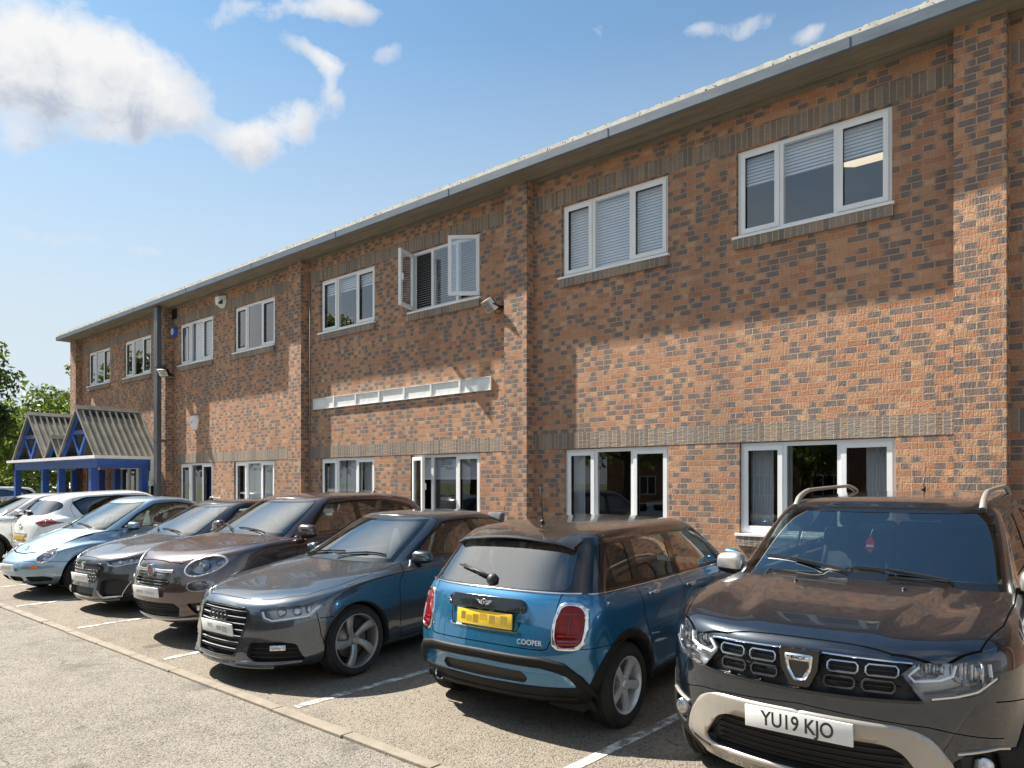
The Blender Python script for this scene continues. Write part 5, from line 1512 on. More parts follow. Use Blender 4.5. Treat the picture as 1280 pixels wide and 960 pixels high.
    for sg in (1, -1):
        for (y, z, r) in ((.62, .872, .062), (.665, .668, .04)):
            q, m = c.hit('front', sg*y, z); lathe_part(c, 'reflector', [(0, -.012), (r*.35, -.008), (r*.5, .012), (r*.8, .01), (r, -.004), (r*1.06, .04)], 22, 'X', q+Vector((.035, -sg*.015, 0)), M['reflector'])
        q, m = c.hit('front', sg*.73, .885); lathe_part(c, 'indicator', [(0, -.006), (.030, 0), (.034, .03)], 18, 'X', q+Vector((.04, -sg*.03, 0)), M['reflector'])
    c.recess('fog_recess', 'fog', .04, (M['black'], M['black']), (1, -.3, 0), pair=True)
    c.strips('fog_light', 'front', [[(.64, .42), (.76, .43)]], .062, .014, M['reflector'], -.012, both=True)
    grille_tub(c, 'slot', .04, M['black'], 'grille'); grille_tub(c, 'mesh', .05, M['black'], 'lower_grille')
    c.strips('grille_bar', 'front', [[(-.33, .705), (0, .712), (.33, .705)], [(-.30, .675), (0, .676), (.30, .675)]], .010, .010, M['chrome'], -.010)
    for k in range(4): c.strips('mesh_bar', 'front', [[(-.44, .335+k*.036), (0, .332+k*.036), (.44, .335+k*.036)]], .008, .008, M['trim'], -.03, dens=.08)
    for sg in (1, -1):
        c.strips('moustache_bar', 'front', [[(sg*.06, .822), (sg*.18, .815), (sg*.36, .815)]], .034, .018, M['chrome'], .0); c.strips('moustache_bar', 'front', [[(sg*.06, .782), (sg*.2, .776), (sg*.26, .775)]], .010, .010, M['chrome'], .0)
    q, m = c.hit('front', 0, .815); lathe_part(c, 'badge_ring', [(.050, .02), (.058, -.018), (.066, -.022), (.072, .0), (.072, .03)], 28, 'X', q+Vector((0, 0, 0)), M['chrome'])
    lathe_part(c, 'badge', [(0, -.012), (.052, -.012), (.052, .02)], 24, 'X', q, pbr('dark_red_enamel', (.16, .012, .014), .2, coat=.7))
    c.strips('lower_lip', 'front', [[(-.66, .30), (-.3, .275), (0, .272), (.3, .275), (.66, .30)]], .045, .014, M['satin'], .0)
    c.plate('front', .585, M['plate_w'], smud=[(M['smudge_b'], [(-.36, -.1, -.2, .1), (.0, .35, -.2, .05)])], out=.015, tilt=.1)
    c.mirrors(1.52, 1.165, .80, P, (.085, .115, .085), M['black'])
    c.handles([(2.36, .93), (3.15, .98)], P); c.cabin(1.3, 3.9, 1.13, 1.5, .72, 1.55, [(2.45, 2), (3.2, 3)], wheel_side=1)
    c.wipers([((1.17, .08), (1.36, .58)), ((1.20, -.50), (1.21, .02))]); c.aerial(3.5, 0, .28, .7)
    c.put_wheels(.893, .22, dict(n=5, w0=.05, w1=.07, dish=.02, hub=.06), .21, M['alloy']); c.finish_body(.388)
    return c

def build_fiesta():
    P = paint_mat('dark_grey_paint', (.052, .053, .060), .7, .24, .09)
    L = [LP(.10, .62, 2.4, 3.98, .45, 2.7, .76, [(0, .165), (.9, .18), (4, .24)]),
         LP(.0, .64, 2.4, 4.05, .45, 2.7, .835, [(0, .255), (1, .28), (4, .36)]),
         LP(.02, .64, 2.4, 4.07, .45, 2.7, .86, [(0, .42), (4, .5)]),
         LP(.045, .66, 2.35, 4.06, .42, 2.7, .866, [(0, .585), (1, .63), (4, .7)]),
         LP(.11, .70, 2.3, 4.03, .40, 2.7, .855, [(.1, .745), (.45, .775), (.9, .84), (1.5, .89), (3, .94), (4, .96)]),
         LP(.48, .60, 2.5, 3.98, .40, 2.7, .83, [(.48, .868), (.9, .895), (1.5, .925), (3, .97), (4, 1.0)]),
         LP(1.08, .42, 2.5, 3.93, .38, 2.7, [(1.1, .75), (1.6, .775), (3, .765), (4, .72)], [(1.08, 1.0), (1.45, .965), (2.5, .985), (3.5, 1.04), (4, 1.07)]),
         LP(1.82, .34, 2.6, 3.66, .34, 2.7, [(1.8, .575), (2.4, .60), (3.7, .54)], [(1.8, 1.375), (2.2, 1.402), (3.0, 1.39), (3.7, 1.33)]),
         LP(1.90, .33, 2.6, 3.60, .34, 2.7, [(1.8, .50), (2.4, .52), (3.6, .46)], [(1.85, 1.405), (2.2, 1.435), (3.0, 1.425), (3.6, 1.362)])]
    c = Car('dark_grey_hatchback', 'dark grey hatchback with a hexagonal honeycomb grille and slim swept headlights', 'car', 4.07, L,
            [3, 4, 5, 6, 8, 8, 12, 4], [6], .05, (.83, 3.32), .318, P, flare=.014, arch_r=.36)
    a, b = c.vk[6], c.vk[7]; n = c.NU-1
    c.grid(0, 18, a, b, 'frit'); c.grid(0, 17, a+1, b-1, 'wind'); c.grid(n-17, n, a, b, 'frit'); c.grid(n-15, n, a+2, b-2, 'rearw')
    c.cut(rounded([(1.55, .99), (2.02, 1.345), (2.5, 1.37), (3.0, 1.355), (3.45, 1.25), (3.62, 1.10), (3.5, 1.06), (2.6, 1.0)], .04), 'side', 'gasket', SIDEP, 'paint')
    c.cut(rounded([(1.66, 1.005), (2.05, 1.325), (2.45, 1.345), (2.47, 1.01)], .03), 'side', 'sw1', SIDEP, 'gasket')
    c.cut(rounded([(2.56, 1.015), (2.54, 1.345), (2.98, 1.33), (3.35, 1.245), (3.45, 1.08)], .04), 'side', 'sw2', SIDEP, 'gasket')
    fr = lambda p, m: p.x < .95
    HX = [(-.02, .690), (.40, .682), (.475, .625), (.43, .52), (.33, .435), (-.02, .425)]
    c.cut(rounded(HX, .02), 'front', 'grille', fr, 'paint')
    c.cut(rounded([(.455, .722), (.50, .665), (.62, .642), (.80, .69), (.845, .765), (.74, .768), (.58, .745)], .015), 'front', 'lamp', fr, 'paint')
    c.cut(rounded([(.46, .46), (.66, .50), (.78, .46), (.80, .30), (.70, .235), (.47, .25)], .03), 'front', 'vent', fr, 'paint')
    c.cut(rounded([(-.02, .375), (.36, .37), (.33, .245), (-.02, .235)], .02), 'front', 'mesh', fr, 'paint')
    c.line([(.13, 0), (.14, .30), (.25, .52), (.5, .68), (.95, .74), (1.45, .755)], 'top', .007, pred=lambda p, m: m.z > .2 and p.z > .70 and p.x < 1.5)
    for pts in ([(1.36, .25), (1.33, .45), (1.34, .85), (1.45, .96)], [(2.50, .26), (2.52, .99)]): c.line(pts, 'side', .007)
    c.arches(.365); common_glass(c, panes=('sw1', 'sw2'))
    grille_tub(c, 'grille', .045, M['black'], 'grille'); grille_tub(c, 'mesh', .05, M['black'], 'lower_grille')
    c.recess('air_intake', 'vent', .05, (M['black'], M['black']), (1, -.2, 0), pair=True)
    c.strips('grille_frame', 'front', [rounded([(.40, .682), (.475, .625), (.43, .52), (.33, .435), (-.33, .435), (-.43, .52), (-.475, .625), (-.40, .682)], .02)], .014, .010, M['gloss_black'], 0, closed=True)
    hb = bmesh.new(); dx, dz = .062, .044
    for r in range(6):
        for q in range(-7, 8):
            y = (q+.5*(r % 2))*dx; z = .455+r*dz
            hw = .45-abs(z-.61)*.55 if z > .6 else .36+(z-.45)*.5
            if abs(y) > hw-.035: continue
            h, m = c.hit('front', y, z)
            ring = [h+Vector((.012, .026*math.cos(t), .017*math.sin(t))) for t in [2*math.pi*k/6 for k in range(7)]]
            tube(hb, ring, .0042, 5, cap=False)
    c.done('grille_mesh', hb, M['alloy_dark'], None, 60)
    q, m = c.hit('front', 0, .655); lathe_part(c, 'badge', [(0, -.012), (.030, -.010), (.036, -.016), (.044, -.012), (.046, .02)], 24, 'X', q, M['chrome'])
    c.recess('headlight', 'lamp', .06, (M['bowl'], M['bowl']), (.9, -.3, 0), pair=True, scale=.9); c.part('headlight_lens', 'lamp', M['lens'], .002, pair=True)
    c.strips('light_guide', 'front', [[(.475, .712), (.51, .678), (.62, .660), (.80, .705)]], .012, .01, M['drl'], -.02, both=True)
    for sg in (1, -1):
        for (y, z, r) in ((.62, .70, .034), (.72, .715, .036)):
            q, m = c.hit('front', sg*y, z); lathe_part(c, 'projector', [(0, -.006), (r*.5, -.002), (r*.86, .008), (r, .014), (r*1.05, .05)], 20, 'X', q+Vector((.03, -sg*.02, 0)), M['reflector'])
        c.strips('vent_trim', 'front', [[(sg*.43, .335), (sg*.50, .245), (sg*.72, .265), (sg*.79, .46)]], .016, .016, M['satin'], .0)
    c.strips('lower_lip', 'front', [[(-.66, .215), (-.3, .19), (0, .188), (.3, .19), (.66, .215)]], .04, .02, P, .0)
    c.plate('front', .49, M['plate_w'], smud=[(M['smudge_b'], [(-.3, .3, -.2, .15)])], out=.02, tilt=.08)
    c.mirrors(1.55, 1.01, .79, P, (.08, .105, .075), M['black'])
    c.cabin(1.3, 3.7, 1.0, 1.36, .69, 1.52, [(2.35, 2), (3.0, 3)], wheel_side=1)
    c.wipers([((1.17, .10), (1.36, .55)), ((1.20, -.48), (1.20, .04))]); c.aerial(3.4, 0, .25, .7)
    c.put_wheels(.862, .215, dict(n=5, w0=.05, w1=.07, dish=.02, hub=.06), .20, M['alloy_dark']); c.finish_body(.365)
    return c

def build_beetle():
    P = paint_mat('pale_ice_blue_paint', (.24, .35, .44), .5, .26, .05)
    L = [LP(.16, .72, 2.2, 4.02, .6, 2.3, .76, [(0, .205), (4, .25)]),
         LP(.04, .74, 2.2, 4.09, .6, 2.3, .835, [(0, .30), (4, .34)]),
         LP(.0, .75, 2.2, 4.12, .6, 2.3, .862, [(0, .43), (4, .45)]),
         LP(.03, .76, 2.2, 4.10, .6, 2.3, .865, [(0, .54), (.5, .60), (1.2, .62), (4, .6)]),
         LP(.085, .78, 2.1, 4.05, .6, 2.3, [(0, .85), (.8, .855), (1.4, .83), (4, .85)], [(.08, .595), (.25, .66), (.5, .755), (.8, .80), (1.15, .79), (1.5, .78), (3, .80), (4, .72)]),
         LP(.13, .74, 2.0, 3.98, .6, 2.3, [(0, .74), (.8, .715), (1.15, .755), (1.5, .80), (4, .80)], [(.13, .635), (.25, .69), (.5, .775), (.8, .805), (1.1, .85), (1.5, .88), (3, .88), (4, .78)]),
         LP(.17, .80, 1.9, 3.9, .6, 2.3, [(0, .58), (.8, .615), (1.1, .70), (1.4, .785), (4, .74)], [(.17, .655), (.3, .745), (.5, .83), (.8, .885), (1.1, .92), (1.5, .93), (3, .93), (4, .84)]),
         LP(.46, .62, 2.2, 3.7, .5, 2.3, [(.4, .50), (.8, .575), (1.1, .69), (1.4, .765), (4, .68)], [(.46, .855), (.8, .925), (1.1, .955), (1.4, .955), (3, .955), (3.7, .93)]),
         LP(.92, .50, 2.4, 3.55, .5, 2.3, [(.9, .68), (1.4, .742), (3.0, .735), (3.6, .60)], [(.92, 1.005), (1.25, .985), (2.5, .985), (3.6, 1.0)]),
         LP(1.74, .42, 2.5, 3.20, .50, 2.4, [(1.7, .57), (2.4, .60), (3.2, .50)], [(1.74, 1.395), (2.08, 1.432), (2.6, 1.41), (3.2, 1.26)]),
         LP(1.83, .42, 2.5, 3.12, .50, 2.4, [(1.7, .49), (2.4, .52), (3.2, .42)], [(1.81, 1.43), (2.15, 1.468), (2.6, 1.447), (3.15, 1.30)])]
    c = Car('pale_blue_rounded_car', 'pale ice blue rounded two door car with oval headlights and black sill intakes', 'car', 4.12, L,
            [3, 4, 5, 5, 5, 3, 8, 6, 12, 4], [8], .05, (.80, 3.31), .318, P, flare=.012, arch_r=.37)
    a, b = c.vk[8], c.vk[9]; n = c.NU-1
    c.grid(0, 18, a, b, 'frit'); c.grid(0, 17, a+1, b-1, 'wind'); c.grid(n-17, n, a, b, 'frit'); c.grid(n-15, n, a+2, b-2, 'rearw')
    c.cut(rounded([(1.38, 1.0), (1.70, 1.22), (2.04, 1.378), (2.45, 1.395), (2.85, 1.32), (3.22, 1.08), (3.2, 1.01)], .05), 'side', 'gasket', SIDEP, 'paint')
    c.cut(rounded([(1.47, 1.015), (1.74, 1.205), (2.06, 1.358), (2.42, 1.375), (2.68, 1.33), (2.70, 1.012)], .03), 'side', 'sw1', SIDEP, 'gasket')
    c.cut(rounded([(2.77, 1.015), (2.75, 1.305), (2.85, 1.285), (3.16, 1.075), (3.14, 1.03)], .03), 'side', 'sw2', SIDEP, 'gasket')
    fr = lambda p, m: p.x < .95
    c.cut(ellipse(.620, .668, .118, .115, 28, .3), 'front', 'ring', fr, 'paint'); c.cut(ellipse(.620, .668, .107, .104, 28, .3), 'front', 'lamp', fr, 'ring')
    c.cut(rounded([(.04, .345), (.30, .345), (.34, .325), (.30, .262), (.04, .258)], .02), 'front', 'slot', fr, 'paint')
    c.cut(rounded([(.40, .345), (.66, .352), (.72, .32), (.68, .272), (.40, .262)], .03), 'front', 'slot', fr, 'paint')
    c.cut(rounded([(.50, .515), (.60, .52), (.60, .475), (.50, .470)], .01), 'front', 'amber', fr, 'paint')
    # bonnet edge arcs over between the wings
    c.line([(.20, 0), (.205, .18), (.25, .36), (.36, .50), (.55, .575), (.85, .60), (1.1, .68), (1.35, .75)], 'top', .016, pred=lambda p, m: m.z > .15 and p.z > .6 and p.x < 1.55)
    c.line([(.05, .585), (.45, .565), (.60, .56)], 'side', .006, pred=lambda p, m: p.y > .3)
    for pts in ([(1.36, .30), (1.34, .5), (1.34, .80), (1.40, .97)], [(2.72, .30), (2.80, .60), (2.78, .98)]): c.line(pts, 'side', .007)
    c.arches(.372); common_glass(c, panes=('sw1', 'sw2'))
    c.part('headlight_surround', 'ring', M['alloy'], .003, pair=True, thick=.01); c.recess('headlight', 'lamp', .07, (M['reflector'], M['bowl']), (.85, -.4, 0), pair=True, scale=.8); c.part('headlight_lens', 'lamp', M['lens'], .003, pair=True)
    for sg in (1, -1):
        for (y, z, r) in ((.59, .655, .052), (.67, .70, .036)):
            q, m = c.hit('front', sg*y, z); lathe_part(c, 'reflector', [(0, -.008), (r*.4, .004), (r*.8, .008), (r, -.004), (r*1.06, .04)], 20, 'X', q+Vector((.04, -sg*.02, 0)), M['chrome'])
    c.part('indicator', 'amber', M['amber'], .002, pair=True); c.recess('air_intake', 'slot', .05, (M['under'], M['black']), (1, 0, 0), pair=True)
    q, m = c.hit('front', 0, .745); o = lathe_part(c, 'badge', [(.036, -.004), (.042, -.010), (.048, -.004), (.048, .02)], 26, 'X', Vector((0, 0, 0)), M['alloy'])
    o.location = (q.x-c.L/2, 0, q.z); o.rotation_euler = (0, math.asin(max(-1, min(1, m.z)))*1.0, 0)
    bb = bmesh.new()
    for pts in (((-.020, .028), (-.010, 0), (0, .018), (.010, 0), (.020, .028)), ((-.032, .016), (-.014, -.030), (0, -.004), (.014, -.030), (.032, .016))):
        for u, v in zip(pts[:-1], pts[1:]): bar(bb, (-.004, *u), (-.004, *v), .005, .005)
    finish('badge_lettering', bb, M['alloy'], o)
    c.plate('front', .475, M['plate_w'], smud=[(M['smudge_b'], [(-.3, .3, -.2, .15)])], out=.018, tilt=.06)
    c.mirrors(1.56, 1.03, .76, P, (.075, .10, .07), M['black']); c.handles([(2.62, .84)], P)
    c.cabin(1.2, 3.4, 1.0, 1.40, .66, 1.45, [(2.45, 2), (3.0, 2)], wheel_side=1, seat_mat=pbr('light_grey_cloth', (.32, .32, .31), .9))
    c.wipers([((1.04, .10), (1.18, .55)), ((1.06, -.48), (1.08, .04))])
    c.put_wheels(.862, .205, dict(n=7, w0=.035, w1=.05, dish=.015, hub=.07), .19, M['alloy']); c.finish_body(.372)
    return c

def build_zoe():
    P = paint_mat('white_car_paint', (.70, .71, .70), .0, .25, .10)
    L = [LP(.12, .6, 2.3, 3.95, .45, 2.5, .76, [(0, .17), (4, .27)]), LP(.02, .6, 2.3, 4.04, .46, 2.5, .835, [(0, .30), (4, .38)]),
         LP(.0, .6, 2.3, 4.08, .48, 2.4, .862, [(0, .48), (4, .58)]), LP(.03, .62, 2.3, 4.05, .48, 2.4, .866, [(0, .64), (4, .78)]),
         LP(.10, .64, 2.3, 3.99, .50, 2.4, .85, [(.1, .78), (1, .90), (2, .95), (4, 1.0)]), LP(.30, .62, 2.4, 3.93, .48, 2.4, .825, [(.3, .90), (1, .97), (2, 1.0), (4, 1.07)]),
         LP(.85, .46, 2.5, 3.88, .46, 2.5, [(.85, .74), (1.6, .775), (3, .77), (4, .70)], [(.85, 1.10), (1.3, 1.03), (2.5, 1.06), (3.6, 1.12), (3.9, 1.14)]),
         LP(1.65, .36, 2.6, 3.62, .40, 2.6, [(1.6, .585), (2.4, .61), (3.6, .52)], [(1.65, 1.455), (2.1, 1.50), (3, 1.485), (3.65, 1.41)]),
         LP(1.75, .36, 2.6, 3.56, .40, 2.6, [(1.6, .50), (2.4, .53), (3.6, .44)], [(1.72, 1.488), (2.1, 1.532), (3, 1.518), (3.6, 1.442)])]
    c = Car('white_hatchback', 'white hatchback with its dark rounded tailgate glass facing the camera and diamond tail lamps', 'car', 4.08, L,
            [3, 4, 5, 5, 4, 5, 12, 4], [6], .05, (.80, 3.39), .315, P, flare=.012, arch_r=.36)
    a, b = c.vk[6], c.vk[7]; n = c.NU-1
    c.grid(0, 18, a, b, 'frit'); c.grid(0, 17, a+1, b-1, 'wind')
    c.cut(rounded([(-.02, 1.12), (.50, 1.13), (.64, 1.24), (.58, 1.34), (.45, 1.40), (-.02, 1.415)], .09, 5), 'rear', 'rearw', lambda p, m: p.x > 3.45, 'paint')
    c.cut(rounded([(1.35, 1.05), (1.86, 1.44), (2.5, 1.47), (3.1, 1.455), (3.36, 1.36), (3.22, 1.10)], .05), 'side', 'gasket', SIDEP, 'paint')
    c.cut(rounded([(1.45, 1.07), (1.89, 1.42), (2.36, 1.445), (2.36, 1.075)], .03), 'side', 'sw1', SIDEP, 'gasket'); c.cut(rounded([(2.44, 1.075), (2.44, 1.445), (3.05, 1.43), (3.30, 1.345), (3.17, 1.10)], .04), 'side', 'sw2', SIDEP, 'gasket')
    rr = lambda p, m: p.x > 3.3
    c.cut(rounded([(.44, 1.0), (.66, 1.085), (.86, .985), (.66, .905)], .03), 'rear', 'lamp', rr, 'paint')
    c.cut(rounded([(-.02, .79), (.33, .785), (.30, .63), (-.02, .625)], .03), 'rear', 'well', rr, 'paint')
    c.line([(0, .60), (.42, .60), (.50, .72), (.58, .90)], 'rear', .006, pred=rr); c.line([(3.30, 1.44), (3.40, 1.25), (3.36, 1.05), (3.30, .80)], 'side', .006)
    for pts in ([(2.40, .32), (2.41, 1.05)], [(3.0, .35), (3.10, .7), (3.18, 1.06)]): c.line(pts, 'side', .007)
    c.arches(.362); common_glass(c, side='dglass', panes=('sw1', 'sw2'))
    c.part('tail_light', 'lamp', noisy('clear_red_lamp', (.12, .02, .025), (.34, .17, .18), 16, .1, spec=.4), .004, pair=True, thick=.01)
    c.strips('lamp_bar', 'rear', [[(.50, .99), (.66, 1.02), (.80, .985)]], .028, .006, M['red_lens'], .004, both=True)
    grille_tub(c, 'well', .02, P, 'plate_recess')
    c.plate('rear', .705, M['plate_d'], smud=[(M['smudge_d'], [(-.4, .4, -.3, .3)])], out=.0, tilt=-.1)
    q, m = c.hit('rear', 0, .92); b = bmesh.new()
    for u, v in (((0, .065), (.045, 0)), ((.045, 0), (0, -.065)), ((0, -.065), (-.045, 0)), ((-.045, 0), (0, .065))): bar(b, (q.x+.012, *(Vector(u)+Vector((0, .92)))), (q.x+.012, *(Vector(v)+Vector((0, .92)))), .014, .02)
    c.done('badge', b, M['chrome'])
    b = bmesh.new(); h0, n0 = c.hit('rear', 0, 1.16); h1, n1 = c.hit('rear', -.34, 1.20)
    lathe(b, [(0, .06), (.05, .05), (.06, 0)], 14, 'X', h0+Vector((-.01, 0, 0))); bar(b, h0+n0*.04, h1+n1*.02, .04, .02); c.done('wiper', b, M['black'])
    c.mirrors(1.35, 1.10, .78, P, (.08, .105, .075), M['black']); c.handles([(2.25, .98)], P)
    c.cabin(1.1, 3.6, 1.10, 1.46, .68, 1.35, [(2.2, 2), (2.9, 3)], wheel_side=-1)
    c.strips('bumper_insert', 'rear', [[(-.6, .36), (-.3, .345), (0, .34), (.3, .345), (.6, .36)]], .09, .006, M['trim'], 0)
    c.put_wheels(.862, .205, dict(n=5, w0=.05, w1=.07, dish=.015, hub=.07), .19, M['alloy']); c.finish_body(.362)
    return c

def build_plain(name='silver_crossover', label='silver white crossover with black cladding cut off by the left edge', col=(.50, .51, .51), metal=.4, clad=True, group='cars parked in a row along the building', L_=4.3):
    """a plain family car: used at the far end of the row and in the car park behind"""
    P = paint_mat(name+'_paint', col, metal, .26, .10)
    L = [LP(.12, .62, 2.4, L_-.12, .5, 2.6, .79, [(0, .22), (4, .27)]), LP(.02, .62, 2.4, L_-.03, .5, 2.6, .875, [(0, .34), (4, .40)]),
         LP(.0, .62, 2.4, L_, .5, 2.6, .895, [(0, .54), (4, .56)]), LP(.04, .62, 2.4, L_-.02, .46, 2.6, .898, [(0, .72), (1, .76), (4, .80)]),
         LP(.11, .64, 2.4, L_-.05, .44, 2.6, .88, [(.1, .88), (.5, .92), (1, .98), (2, 1.02), (4.3, 1.06)]), LP(.50, .60, 2.5, L_-.10, .42, 2.6, .845, [(.5, 1.02), (1, 1.04), (2, 1.07), (4.2, 1.12)]),
         LP(1.08, .40, 2.6, L_-.16, .38, 2.7, [(1, .775), (1.6, .79), (3, .785), (4.2, .74)], [(1.08, 1.13), (1.45, 1.09), (2.5, 1.11), (3.8, 1.17)]),
         LP(1.80, .32, 2.7, L_-.42, .32, 2.7, [(1.8, .59), (2.4, .61), (3.9, .56)], [(1.8, 1.51), (2.2, 1.54), (3.0, 1.53), (3.9, 1.47)]),
         LP(1.88, .32, 2.7, L_-.48, .32, 2.7, [(1.8, .51), (2.4, .53), (3.8, .48)], [(1.85, 1.54), (2.2, 1.57), (3.0, 1.562), (3.9, 1.50)])]
    c = Car(name, label, 'car', L_, L, [3, 4, 4, 5, 6, 6, 10, 3], [6], .045, (.90, L_-.80), .335, P, group=group, flare=.014, arch_r=.38)
    a, b = c.vk[6], c.vk[7]; n = c.NU-1
    c.grid(0, 18, a, b, 'frit'); c.grid(0, 17, a+1, b-1, 'wind'); c.grid(n-17, n, a, b, 'frit'); c.grid(n-15, n, a+2, b-2, 'rearw')
    c.cut(rounded([(1.55, 1.115), (1.99, 1.475), (2.5, 1.50), (3.1, 1.485), (3.55, 1.40), (3.75, 1.24), (3.68, 1.195), (2.8, 1.135)], .05), 'side', 'gasket', SIDEP, 'paint')
    c.cut(rounded([(1.68, 1.135), (2.02, 1.455), (2.46, 1.475), (2.48, 1.14)], .04), 'side', 'sw1', SIDEP, 'gasket')
    c.cut(rounded([(2.57, 1.145), (2.55, 1.475), (3.08, 1.46), (3.50, 1.37), (3.66, 1.22), (3.6, 1.20)], .04), 'side', 'sw2', SIDEP, 'gasket')
    fr = lambda p, m: p.x < .95
    c.cut(rounded([(.45, .86), (.52, .77), (.80, .80), (.86, .90), (.70, .90)], .02), 'front', 'lamp', fr, 'paint')
    c.cut(rounded([(-.02, .86), (.40, .85), (.45, .76), (.38, .66), (-.02, .65)], .02), 'front', 'grille', fr, 'paint')
    rr = lambda p, m: p.x > 3.3
    c.cut(rounded([(.50, 1.03), (.86, 1.05), (.88, .86), (.60, .84)], .03), 'rear', 'tail', rr, 'paint')
    if clad:
        c.cut([(-1, .1), (-1, .40), (6, .42), (6, .1)], 'side', 'clad', SIDEP, 'paint')
        for wx in c.wheels: c.cut([(wx+.45*math.cos(k*math.pi/20), .335+.45*math.sin(k*math.pi/20)) for k in range(21)]+[(wx-.45, -.1), (wx+.45, -.1)], 'side', 'clad', SIDEP, 'paint')
    c.line([(.13, 0), (.14, .30), (.25, .52), (.5, .68), (.95, .74), (1.45, .755)], 'top', .008, pred=lambda p, m: m.z > .2 and p.z > .8 and p.x < 1.5)
    for pts in ([(1.38, .38), (1.36, .95), (1.46, 1.08)], [(2.52, .38), (2.54, 1.12)], [(3.2, .38), (3.4, .9), (3.5, 1.1)]): c.line(pts, 'side', .007)
    c.arches(.385); common_glass(c, side='dglass', panes=('sw1', 'sw2')); c.part('cladding', 'clad', M['trim'], .004)
    grille_tub(c, 'grille', .04, M['black'], 'grille'); c.recess('headlight', 'lamp', .05, (M['reflector'], M['bowl']), (.9, -.3, 0), pair=True, scale=.9); c.part('headlight_lens', 'lamp', M['lens'], .002, pair=True)
    c.part('tail_light', 'tail', M['red_lens'], .003, pair=True); c.plate('front', .55, M['plate_w'], out=.015)
    c.plate('rear', .80, M['plate_y'], out=.015)
    c.mirrors(1.52, 1.165, .80, P, (.085, .115, .085), M['black']); c.cabin(1.3, 3.9, 1.13, 1.5, .72, 1.55, [(2.45, 2), (3.2, 3)], wheel_side=1)
    c.wipers([((1.17, .08), (1.36, .58)), ((1.20, -.50), (1.21, .02))])
    c.put_wheels(.893, .22, dict(n=5, w0=.05, w1=.07, dish=.02, hub=.06), .21, M['alloy']); c.finish_body(.385, lip=M['trim'] if clad else None)
    return c
# ------------------------------------------------------------------ things fixed to the wall
def face_bm(bm, pts, mi=0):
    f = bm.faces.new([bm.verts.new(p) for p in pts]); f.material_index = mi; return f
def prism(bm, poly, y0, y1, mi=0, taper=1.0, c=None):
    """outline in X,Z pushed from y0 to y1"""
    if c is None: c = (sum(p[0] for p in poly)/len(poly), sum(p[1] for p in poly)/len(poly))
    A = [bm.verts.new((p[0], y0, p[1])) for p in poly]; B = [bm.verts.new((c[0]+(p[0]-c[0])*taper, y1, c[1]+(p[1]-c[1])*taper)) for p in poly]; n = len(poly)
    fs = [bm.faces.new(A), bm.faces.new(B[::-1])]
    for i in range(n): fs.append(bm.faces.new((A[i], B[i], B[(i+1) % n], A[(i+1) % n])))
    for f in fs: f.material_index = mi
    return fs
# empty sign tray: shallow white box with dividers
sg_ = empty('sign_tray', (-10.8, WY, 3.46)); tag(sg_, 'long white empty sign tray with dividers fixed to the brick wall', 'sign frame')
bm = bmesh.new(); hw = 2.56
box(bm, -hw, hw, -.012, -.002, -.105, .105); finish('back_panel', bm, M['white_paint'], sg_)
bm = bmesh.new(); box(bm, -hw, hw, -.034, -.013, .105, .115); box(bm, -hw, hw, -.034, -.013, -.115, -.105); box(bm, -hw, -hw+.012, -.034, -.013, -.104, .104); box(bm, hw-.012, hw, -.034, -.013, -.104, .104)
finish('frame', bm, M['white_paint'], sg_)
for k in range(1, 7):
    bm = bmesh.new(); x = -hw+2*hw*k/7; box(bm, x-.02, x+.02, -.033, -.013, -.104, .104); finish('divider', bm, M['white_paint'], sg_)
def floodlight(x, y, z, yaw, label, dark=False):
    t = empty('floodlight', (x, y, z), yaw); tag(t, label, 'floodlight', None)
    bm = bmesh.new(); a = R_(38); d = Vector((0, -math.cos(a), -math.sin(a))); u = Vector((0, -math.sin(a), math.cos(a))); X = Vector((1, 0, 0)); c = Vector((0, -.20, 0))
    obox(bm, c, X, d, u, .155, .035, .105); finish('body', bm, M['satin'] if not dark else M['trim'], t)
    for k in range(6):
        b2 = bmesh.new(); obox(b2, c-d*.05+X*(-.11+.044*k), X, d, u, .006, .02, .09); finish('cooling_fin', b2, M['trim'], t)
    bm = bmesh.new(); obox(bm, c+d*.037, X, d, u, .128, .003, .082); finish('reflector', bm, M['reflector'] if not dark else M['bowl'], t)
    bm = bmesh.new(); obox(bm, c+d*.044, X, d, u, .14, .002, .09); finish('lens', bm, M['lens'], t)
    bm = bmesh.new(); tube(bm, [(-.165, -.20, 0), (-.165, -.09, -.03), (-.16, -.02, -.03)], .010, 6); tube(bm, [(.165, -.20, 0), (.165, -.09, -.03), (.16, -.02, -.03)], .010, 6); box(bm, -.17, .17, -.022, -.0, -.045, -.015); finish('bracket', bm, M['trim'], t)
    bm = bmesh.new(); tube(bm, [(.05, -.15, -.04), (.07, -.12, -.13), (.11, -.05, -.14), (.13, -.012, -.05)], .008, 6); finish('cable', bm, M['black'], t)
    return t
floodlight(-8.05, WY, 4.70, R_(-25), 'silver floodlight on the wall under the open upper window')
floodlight(-19.86, WY-.19, 4.72, R_(30), 'dark floodlight on the brick pier beside the grey downpipe', True)
